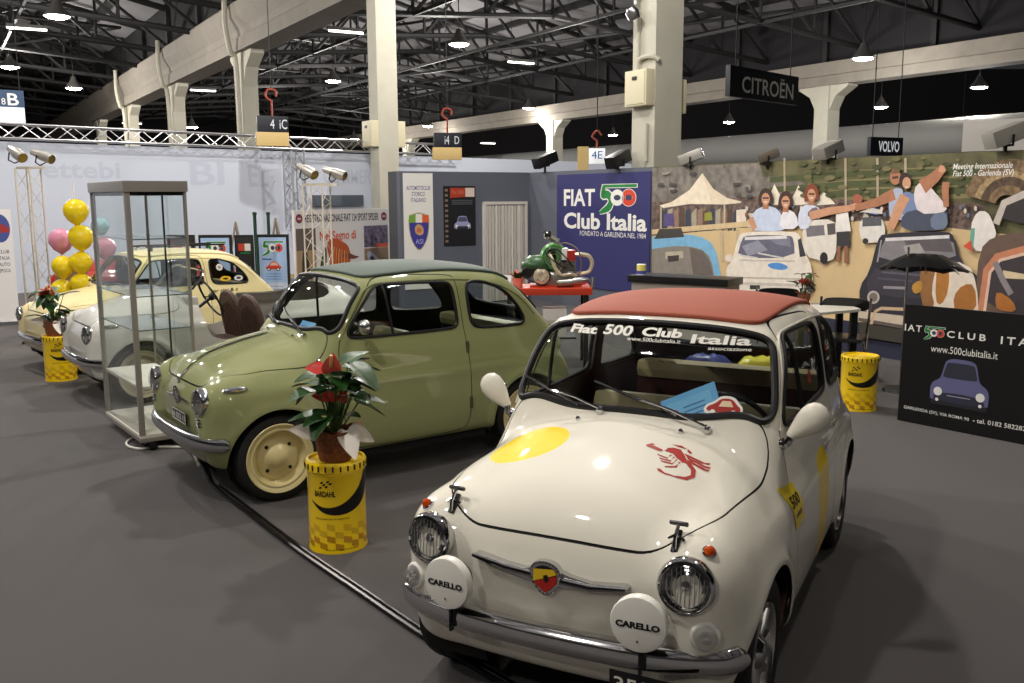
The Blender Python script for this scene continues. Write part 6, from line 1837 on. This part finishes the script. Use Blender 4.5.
for px, yt, yb, Y, lab in ((254.5, 214, 295, 12.3, 'taller dark green pole between the poster stands'), (268, 214, 236, 13.2, 'dark green pole behind the right light blue poster')):
    p = at_y(px, yt, Y); b = MB(); b.cyl((p[0], p[1], 0), (p[0], p[1], p[2]), .022, seg=10, m=DG); b.lathe([(0, 0), (.14, 0), (.13, .03), (0, .03)], 16, DG, Matrix.Translation((p[0], p[1], 0)), cap=False)
    b.lathe([(.03, -.01), (.03, .02), (0, .03)], 10, DG, Matrix.Translation(tuple(p)), cap=False); tag(b.build('pole', None), lab, 'pole')
for px, yt, Y, lab in ((275, 218, 13.6, 'slim wooden easel behind the right light blue poster'), (235, 222, 14.4, 'pale easel with small blue picture behind the narrow black stand')):
    p = at_y(px, yt, Y); t = thing('easel', lab, 'easel', (p[0], p[1], 0))
    for dx, dy in ((-.28, .0), (.28, 0), (0, .45)):
        b = MB(); b.cyl((dx, dy, 0), (0, .03, p[2]), .016, seg=6, m=mat('easel_wood', srgb(150, 140, 124), .6)); b.build('leg', None, t)
    b = MB(); b.box(-.24, .24, -.04, -.01, p[2] * .42, p[2] * .46, WOOD); b.build('ledge', None, t)

# club panel with bull poster
p0 = at_y(294, 214, 15.2); p1_ = at_y(388, 205, 17.2)
ex = np.array((p1_[0] - p0[0], p1_[1] - p0[1], 0)); L_ = np.linalg.norm(ex); M = frame(Vector((p0[0], p0[1], 0)), Vector(ex), (0, 0, 1))
zt0 = (p0[2] + p1_[2]) / 2
PN = mat('poster_paper', srgb(232, 228, 226), .6)
t = thing('bull_poster_panel', 'white club panel with a red bull painting and photos, behind the green car', 'poster panel', (p0[0], p0[1], 0))
T = Matrix.Translation((-p0[0], -p0[1], 0)) @ M
b = MB(T); b.box(0, L_, .05, zt0, -.05, 0, PN); b.build('panel', None, t)
for x in (.15, L_ - .15):
    b = MB(T); b.box(x - .03, x + .03, 0, .06, -.35, .3, DULL); b.build('foot', None, t)
hz = zt0
b = MB()
put(b, 'REGISTRO NAZIONALE FIAT 124 SPORT SPIDER', L_ * .10, L_ * .88, hz - .14, .13, pm(58, 54, 66), T, .003, .015)
for x in (L_ * .045, L_ * .945):
    flat(b, circle(x, hz - .14, .075), pm(150, 60, 80), T, .003); ring(b, x, hz - .14, .075, .075, .014, pm(70, 40, 60), T, .0036); strip(b, [(x - .04, hz - .14), (x + .04, hz - .14)], .03, pm(214, 190, 196), T, .004)
flat(b, [(0.02, .4), (L_ * .20, .4), (L_ * .20, hz - .30), (.02, hz - .30)], pm(176, 150, 112), T, .002); flat(b, [(.02, hz - .66), (L_ * .20, hz - .66), (L_ * .20, hz - .30), (.02, hz - .30)], pm(110, 96, 92), T, .0025)
flat(b, smooth_poly([(L_ * .05, .4), (L_ * .06, .85), (L_ * .09, .98), (L_ * .12, .85), (L_ * .14, .4)], 1), pm(70, 62, 56), T, .003)
put(b, 'Nel Segno di', L_ * .24, L_ * .62, hz - .46, .20, pm(216, 84, 60), T, .004, .015); 
for poly, c_ in (([(.30, .42), (.34, .72), (.30, 1.0), (.36, 1.12), (.46, 1.06), (.54, .96), (.56, .74), (.52, .42)], (196, 92, 50)), ([(.36, .60), (.40, .95), (.47, .90), (.50, .62)], (226, 140, 70)), ([(.44, .80), (.52, .86), (.60, .78), (.66, .76), (.60, .72), (.52, .74)], (120, 70, 54)), ([(.30, .42), (.31, .66), (.36, .60), (.38, .42)], (150, 60, 40)), ([(.22, .5), (.26, .9), (.31, 1.0), (.30, .6)], (80, 80, 70)), ([(.42, .58), (.46, .70), (.52, .66), (.54, .56)], (214, 206, 214))):
    flat(b, smooth_poly([(u * L_, v) for u, v in poly], 2), pm(*c_), T, .0028 + .0003 * (sum(c_) % 5))
for k in range(14):
    x_ = L_ * (.33 + .015 * k); strip(b, [(x_, .55 + .02 * (k % 3)), (x_ + L_ * .01, .78 + .03 * (k % 4)), (x_ + L_ * (.03 - .002 * k), .98 - .01 * k)], .016, pm(*[(232, 160, 90), (170, 70, 40), (240, 190, 120), (206, 96, 60)][k % 4]), T, .0042)
put(b, 'Scorpione', L_ * .30, L_ * .62, .47, .13, pm(214, 60, 50), T, .005, .02)
flat(b, [(L_ * .71, hz - .68), (L_ - .03, hz - .68), (L_ - .03, hz - .30), (L_ * .71, hz - .30)], mat('crowd_photo', srgb(110, 100, 124), .6, noise=.8, nscale=14), T, .002); strip(b, [(L_ * .84, hz - .66), (L_ - .04, hz - .66)], .07, pm(216, 96, 76), T, .003)
flat(b, [(L_ * .71, .4), (L_ - .03, .4), (L_ - .03, hz - .70), (L_ * .71, hz - .70)], pm(150, 126, 104), T, .002); flat(b, smooth_poly([(L_ * .72, .80), (L_ * .78, .86), (L_ * .93, .58), (L_ * .93, .42), (L_ * .82, .50)], 2), pm(170, 172, 196), T, .003); flat(b, [(L_ * .76, .72), (L_ * .80, .76), (L_ * .88, .56), (L_ * .85, .54)], pm(60, 62, 84), T, .0036)
b.build('print', None, t, 0)
# round-logo banner at the far left, red car, brown board
p0 = at_y(-22, 212, 13.2); p1_ = at_y(14, 209, 13.4); h_ = p1_[2]; w_ = p1_[0] - p0[0]
M = frame(Vector((p0[0], p0[1], 0)), (w_, p1_[1] - p0[1], 0), (0, 0, 1)); b = MB(M); b.box(0, w_, .02, h_, -.02, 0, PN); b.box(-.02, w_ + .02, 0, .05, -.12, .08, DULL)
flat(b, circle(w_ * .62, h_ - .27, w_ * .32, .20), pm(70, 84, 150), M, .002); flat(b, smooth_poly([(w_ * .3, h_ - .32), (w_ * .4, h_ - .22), (w_ * .7, h_ - .20), (w_ * .95, h_ - .28), (w_ * .9, h_ - .34)], 2), pm(160, 50, 50), M, .003)
for k, (txt) in enumerate(('CLUB', 'ITALIA', 'AUTO', 'EPOCA')): put(b, txt, w_ * .5, w_ * .85, h_ - .60 - .09 * k, .05, pm(90, 90, 110), M, .003, .01)
tag(b.build('roll_banner', None, None, 0), 'white upright banner with a round blue logo at the left edge', 'banner')
rc, FR_, _, rbody, rh, rb_ = build_car(dict(label='red open car far behind the cream one at the left edge', x=-6.75, y=14.7, rz=-2.9, scale=(1, 1, .92),
    paint=mat('red_paint', srgb(176, 44, 34), .3, coat=1.0), trim=mat('black_trim', srgb(30, 28, 28), .6), roof=F_CREAM, seat=BEIGE, wheel=dict(kind='painted', rim=RIM_BEIGE), bumper=CHROME, rep=(.30, .70), lamp=.9, open=True))
p = at_y(58, 265, 12.4); b = MB(frame(Vector((p[0], p[1], 0)), (1, -.2, 0), (0.1, 0.25, 1))); b.box(-.20, .26, 0, p[2] + .02, -.02, 0, mat('brown_board', srgb(120, 92, 44), .6)); tag(b.build('leaning_board', None), 'brown board leaning behind the yellow balloons', 'board')

# ------------------------------------------------------------------ red table with the display engine
YT = 9.9
o = at_y(547, 286, YT); zt_ = float(o[2]); s_ = float(np.dot(o - EYE, CF)) / FPX
RTAB = mat('red_table', srgb(206, 66, 40), .4)
t = thing('display_table', 'red topped table carrying the display engine behind the green car', 'table', (o[0], o[1], 0))
b = MB(); b.box(-.46, .46, -.28, .28, zt_ - .07, zt_, RTAB, bev=.006); b.build('tabletop', None, t)
for x in (-.40, .40):
    for y in (-.22, .22):
        b = MB(); b.box(x - .025, x + .025, y - .025, y + .025, 0, zt_ - .07, BLACK, bev=.004); b.build('leg', None, t)
b = MB(); b.box(-.30, .30, -.2, .2, .30, .32, BLACK); b.build('lower_shelf', None, t)
b = MB(); b.box(o[0] - .05, o[0] + .20, o[1] - .20, o[1] + .05, .32, .62, mat('white_carton', srgb(222, 216, 208), .6), bev=.006); b.box(o[0] - .05, o[0] + .20, o[1] - .202, o[1] - .2, .46, .50, pm(190, 180, 170))
tag(b.build('carton', None), 'white carton on the lower shelf of the red table', 'box')
EG = mat('engine_green', srgb(58, 128, 46), .35, coat=.5, noise=.25, nscale=12); EGD = mat('engine_dark_green', srgb(40, 78, 38), .4, coat=.3, noise=.3, nscale=10); ALUC = mat('cast_aluminium', srgb(150, 148, 140), .4, .8, bump=.3, bscale=50); CRM = mat('cream_pipe', srgb(222, 208, 180), .25, .3); ERED = mat('engine_red', srgb(186, 40, 34), .35, coat=.4)
t = thing('display_engine', 'small cutaway car engine in green, red and chrome on the red table', 'engine', (o[0], o[1], zt_))
def E_(px, py): return ((px - 547) * s_, (286 - py) * s_)
def part(nm, f, m=None, lab=None):
    b = MB(); f(b); q = b.build(nm, m, t)
    if lab: q['label'] = lab
    return q
X = lambda px, py, y=0: (E_(px, py)[0], y, E_(px, py)[1])
part('crankcase', lambda b: (b.box(-.12, .28, -.13, .13, .0, .13, ALUC, bev=.03), b.sphere(X(551, 277), (.17, .13, .08), 20, 12, ALUC)))
part('fan_shroud', lambda b: b.sphere(X(537, 266, .02), (.17, .14, .12), 22, 14, EGD))
part('fan_housing', lambda b: (b.lathe([(0, -.10), (.13, -.10), (.15, -.04), (.15, .06), (.10, .11), (0, .11)], 28, EG, Matrix.Translation(X(554, 257, .02)), axis='y', cap=False), b.box(-.02, .12, -.08, .10, .24, .42, EG, bev=.03)))
part('pulley', lambda b: (b.lathe([(0, -.02), (.03, -.03), (.06, -.03), (.085, -.02), (.085, .02), (.07, .03), (0, .03)], 28, CRM, Matrix.Translation(X(541, 275, -.15)), axis='y', cap=False)))
part('dynamo', lambda b: b.lathe([(0, -.05), (.055, -.05), (.06, .0), (.055, .12), (0, .12)], 22, BLACK, Matrix.Translation(X(527, 272, -.12)), axis='y', cap=False))
part('cylinder_head', lambda b: [b.box(.10 + .0, .30, -.12, .12, .16 + .018 * k, .168 + .018 * k, ALUC) for k in range(7)])
part('valve_cover', lambda b: b.box(*[E_(561, 260)[0], E_(568, 260)[0]], -.10, .10, E_(0, 266)[1], E_(0, 248)[1], WHITEP, bev=.02))
part('red_cowl', lambda b: b.box(E_(566, 0)[0], E_(575, 0)[0], -.11, .11, E_(0, 262)[1], E_(0, 250)[1], ERED, bev=.025))
part('carburettor', lambda b: (b.tube([X(545, 233), X(551, 238), X(558, 242)], [.02, .03, .035], 10, ALUC), b.lathe([(.045, -.03), (.05, .0), (.03, .05), (0, .05)], 16, CHROME, Matrix.Translation(X(548, 236)), cap=False), b.tube([X(542, 231), X(546, 233)], .018, 8, CHROME), b.lathe([(0, -.04), (.03, -.04), (.03, .04), (0, .04)], 14, ALUC, Matrix.Translation(X(557, 246, -.03)), cap=False)))
part('exhaust_pipe', lambda b: b.tube(spline([X(572, 254, -.08), X(580, 254, -.10), X(588, 256, -.10), X(591, 263, -.10), X(588, 271, -.10), X(581, 273, -.10), X(576, 274, -.06), X(575, 280, -.04)], 6), .022, 10, CRM))
part('exhaust_pipe', lambda b: b.tube(spline([X(549, 254, -.13), X(552, 260, -.15), X(555, 268, -.16), X(561, 274, -.16), X(570, 273, -.14), X(576, 276, -.10)], 6), .020, 10, CRM))
part('silencer', lambda b: b.tube([X(566, 281, -.12), X(570, 281, -.12), X(582, 280, -.12), X(588, 279, -.12)], [.03, .045, .045, .02], 14, DULL))
part('starter_motor', lambda b: b.tube([X(556, 282, -.17), X(572, 281, -.17)], .04, 14, ALUC))
part('pedestal', lambda b: b.box(-.18, .36, -.15, .15, 0, .02, RTAB))
part('fan_belt', lambda b: b.tube([X(527 + 5.2 * math.cos(a), 272 - 5.2 * math.sin(a), -.17) for a in np.linspace(1.2, 4.6, 10)] + [X(541 + 8.4 * math.cos(a), 275 - 8.4 * math.sin(a), -.17) for a in np.linspace(4.6, 7.5, 12)], .008, 6, BLACK, closed=True))
for k in range(5): part('bolt', lambda b: b.lathe([(0, 0), (.012, 0), (.012, -.014), (0, -.014)], 6, CHROME, Matrix.Translation(X(541 + 4.2 * math.cos(k * 1.257), 275 - 4.2 * math.sin(k * 1.257), -.178)), axis='y', cap=False))
part('oil_filler', lambda b: (b.tube([X(560, 270, -.13), X(563, 262, -.16)], .018, 10, ALUC), b.lathe([(0, 0), (.028, 0), (.028, .02), (0, .02)], 14, BLACK, Matrix.Translation(X(563, 261, -.16)), cap=False)))
part('ignition_lead', lambda b: b.tube(spline([X(552, 247, -.1), X(558, 250, -.16), X(566, 258, -.16), X(572, 266, -.15)], 6), .006, 6, BLACK))
part('ignition_lead', lambda b: b.tube(spline([X(550, 247, -.1), X(545, 252, -.18), X(556, 262, -.2), X(566, 268, -.15)], 6), .006, 6, BLACK))
part('fuel_hose', lambda b: b.tube(spline([X(557, 245, -.05), X(566, 243, -.10), X(577, 250, -.14), X(580, 268, -.13), X(572, 282, -.14)], 6), .008, 6, mat('hose', srgb(120, 110, 100), .4)))
part('fan_grille', lambda b: [b.tube([X(554 + r_ * math.cos(a), 257 - r_ * math.sin(a), -.09) for a in np.linspace(0, 2 * PI, 24, endpoint=False)], .004, 5, DULL, closed=True) for r_ in (3.5, 6.5, 9.5)])
part('mount', lambda b: (b.cyl(X(590, 286, -.2), X(591, 276, -.2), .02, m=CHROME)))
pp = at_y(518, 279, YT - .12)
t2 = thing('potted_plant', 'small red and green plant in a pink pot on the red table', 'plant', (pp[0], pp[1], zt_), 0, 'potted plants at the stand')
b = MB(); b.lathe([(0, 0), (.045, 0), (.06, .09), (.066, .10), (.06, .10), (.05, .08), (0, .08)], 20, mat('pink_pot', srgb(232, 150, 128), .5), cap=False); b.build('pot', None, t2)
rng = random.Random(4)
for k in range(12):
    a = k * 2.4; b = MB(); leaf(b, (.02 * math.cos(a), .02 * math.sin(a), .09), (math.cos(a) * .6, math.sin(a) * .6, rng.uniform(.5, 1.4)), (0, .1, 1), .11, LEAF if k % 3 else SPATHE, .6); o_ = b.build('leaf' if k % 3 else 'flower', None, t2)
    if k % 3 == 0: o_['label'] = 'red flower'
b = MB(); pq = at_y(505, 276, YT - .1); b.M = None
M = frame((pq[0] - .02, pq[1] - .1, zt_), (1, -.2, 0), (0, .35, 1)); b.box(-.10, .08, 0, .14, -.004, 0, PN, M); tag(b.build('leaflet', None), 'white leaflet leaning beside the pink pot', 'leaflet')

# dark counter in front of the picture wall, with a small tin on it
c0, c1 = at_y(629, 274, 10.9), at_y(728, 281, 10.2)
ex = np.array((c1[0] - c0[0], c1[1] - c0[1], 0)); L_ = np.linalg.norm(ex); M = frame(Vector((c0[0], c0[1], 0)), Vector(ex), (0, 0, 1)); zc_ = float((c0[2] + c1[2]) / 2)
t = thing('counter', 'low grey counter with a black top between the blue banner and picture wall', 'counter', (c0[0], c0[1], 0)); T = Matrix.Translation((-c0[0], -c0[1], 0)) @ M
b = MB(T); b.box(-.02, L_, zc_ - .08, zc_, -.45, .0, BLACK, bev=.006); b.build('worktop', None, t)
b = MB(T); b.box(.02, L_ - .03, .0, zc_ - .08, -.42, -.03, mat('counter_grey', srgb(168, 160, 150), .6)); b.build('front', None, t)
M2 = M @ Matrix.Translation((.10, zc_, -.12)) @ Matrix.Rotation(-PI / 2, 4, 'X')
b = MB(M2); b.lathe([(0, 0), (.055, 0), (.055, .12), (.05, .125), (0, .125)], 20, WHITEP, cap=False); b.lathe([(.0556, .05), (.0556, .12)], 20, pm(230, 220, 110), cap=False); b.lathe([(.0556, .01), (.0556, .05)], 20, pm(70, 80, 160), cap=False)
tag(b.build('small_tin', None), 'small white tin with yellow and blue label on the counter', 'tin')

# ------------------------------------------------------------------ white table and black chairs at the right
zt = .74
C4 = [on_z(795, 303.5, zt), on_z(810, 313.5, zt), on_z(861, 309, zt), on_z(843, 302, zt)]
ctr = sum(C4) / 4
t = thing('side_table', 'white topped table with black legs beside the white car', 'table', (ctr[0], ctr[1], 0))
q4 = [(p[0] - ctr[0], p[1] - ctr[1]) for p in C4]
b = MB(); b.prism(q4, zt - .025, zt, WBASE); b.build('tabletop', None, t)
for p in q4:
    x, y = p[0] * .80, p[1] * .80
    b = MB(); b.box(x - .03, x + .03, y - .03, y + .03, 0, zt - .025, BLACK, bev=.004); b.build('leg', None, t)
def chair(x, y, rz, label):
    t = thing('chair', label, 'chair', (x, y, 0), rz, 'black chairs by the white table')
    b = MB(); b.box(-.21, .21, -.20, .20, .44, .48, BLACK, bev=.018); b.build('seat', None, t)
    b = MB(); P = smooth_poly([(-.215, .69), (-.22, .78), (-.17, .82), (.17, .82), (.22, .78), (.215, .69)], 2)
    b.prism([(u, v) for u, v in P], -.015, .02, BLACK, Matrix(((1, 0, 0, 0), (0, -.15, -1, .30), (0, 1, 0, 0), (0, 0, 0, 1)))); b.build('backrest', None, t)
    for s in (-1, 1):
        b = MB(); b.tube([(s * .23, -.24, 0), (s * .22, .02, .46), (s * .225, .17, .82)], .012, 8, CHROME); b.build('leg', None, t)
        b = MB(); b.tube([(s * .21, .26, 0), (s * .21, -.10, .45)], .012, 8, CHROME); b.build('leg', None, t)
    return t
pc = on_z(843, 305, .84); chair(pc[0] + .22, pc[1] + .62, -.5, 'black chair with chrome legs behind the right end of the white table')
pc = on_z(813, 298, .84); chair(pc[0] - .02, pc[1] + 1.0, -.2, 'black chair behind the left end of the white table, next to the red plant')
pc = on_z(790, 299, zt)
anthurium((C4[0][0] + .10, C4[0][1] + .05), zt, 'red flowering plant on the white table behind the white car', .62, 11, ((0, -.02, .24), (.03, 0, .20)), False, 14)
# black umbrella on its stand behind the black board
pu = at_y(926, 267, 8.4); pole = at_y(908, 258, 8.4)
t = thing('umbrella', 'black umbrella with white lettering on a thin metal pole, behind the black board', 'umbrella', (pole[0], pole[1], 0))
b = MB(); b.cyl((0, 0, 0), (0, 0, pole[2] + .10), .011, seg=8, m=DULL); b.lathe([(0, 0), (.16, 0), (.15, .03), (0, .04)], 20, BLACK, cap=False); b.build('pole', None, t)
dx, dz = pu[0] - pole[0], pu[2]
UM = Matrix.Translation((dx, .05, dz - .02)) @ Matrix.Rotation(-.12, 4, 'X') @ Matrix.Rotation(.06, 4, 'Y')
b = MB(); vs = [(0, 0, .14)]; n = 32; fs = []
for rgi, (rr, hh) in enumerate(((.16, .11), (.30, .05), (.42, -.02))):
    for i in range(n):
        a = 2 * PI * i / n; sc = 1 - .10 * abs(math.sin(4 * a)) * (rr / .42); vs.append((rr * math.cos(a) * sc, rr * .8 * math.sin(a) * sc, hh - .02 * abs(math.sin(4 * a)) * -1))
for i in range(n): fs.append((0, 1 + i, 1 + (i + 1) % n))
for k in range(2):
    for i in range(n): j = (i + 1) % n; fs.append((1 + k * n + i, 1 + (k + 1) * n + i, 1 + (k + 1) * n + j, 1 + k * n + j))
b.add(vs, fs, BLACK, UM); cn = b.build('canopy', None, t, 60)
b = MB()
for k in range(6):
    b.add([UM @ Vector(p) for p in ((-.02 + k * .04, -.10, .115 - abs(k - 1) * .014), (.0 + k * .04, -.10, .11 - abs(k - 1) * .014), (.10 + k * .04, -.26, .025 - k * .004), (.08 + k * .04, -.26, .03 - k * .004))], [(0, 1, 2, 3)], pm(200, 200, 200))
b.build('lettering', None, cn, 0)
for k in range(8):
    a = PI / 8 + k * PI / 4; b = MB(); b.tube([UM @ Vector((0, 0, .13)), UM @ Vector((.30 * math.cos(a), .24 * math.sin(a), .04)), UM @ Vector((.42 * math.cos(a), .33 * math.sin(a), -.025))], .004, 5, DULL); b.build('rib', None, t)
w = bpy.data.worlds.new('hall_air'); SC.world = w; w.use_nodes = True
w.node_tree.nodes['Background'].inputs[0].default_value = (.9, .95, 1, 1)
w.node_tree.nodes['Background'].inputs[1].default_value = .02
# hall lamp grid overhead, then bare lights added to brighten pale wall and roof
for x, y, e in ((-8, 4, 700), (-2.5, 2.2, 560), (3.5, 5.0, 260), (-6.5, 11, 800), (0.3, 9.5, 800), (5.5, 9, 500), (-3.5, -4, 260), (3, -4, 160), (-11, 16, 700), (-3, 17, 700), (0.5, 22.5, 900), (-17, 26, 1000), (-22, 42, 1200), (-14, 58, 1300), (-30, 30, 1000), (2, 38, 1100), (-4, 52, 1200), (10, 30, 700)):
    add_light((x, y, 6.9), e, .16)
vs_ = SC.view_settings
vs_.view_transform = 'Standard'; vs_.look = 'None'; vs_.gamma = 1; vs_.use_curve_mapping = False
vs_.exposure = 0.32
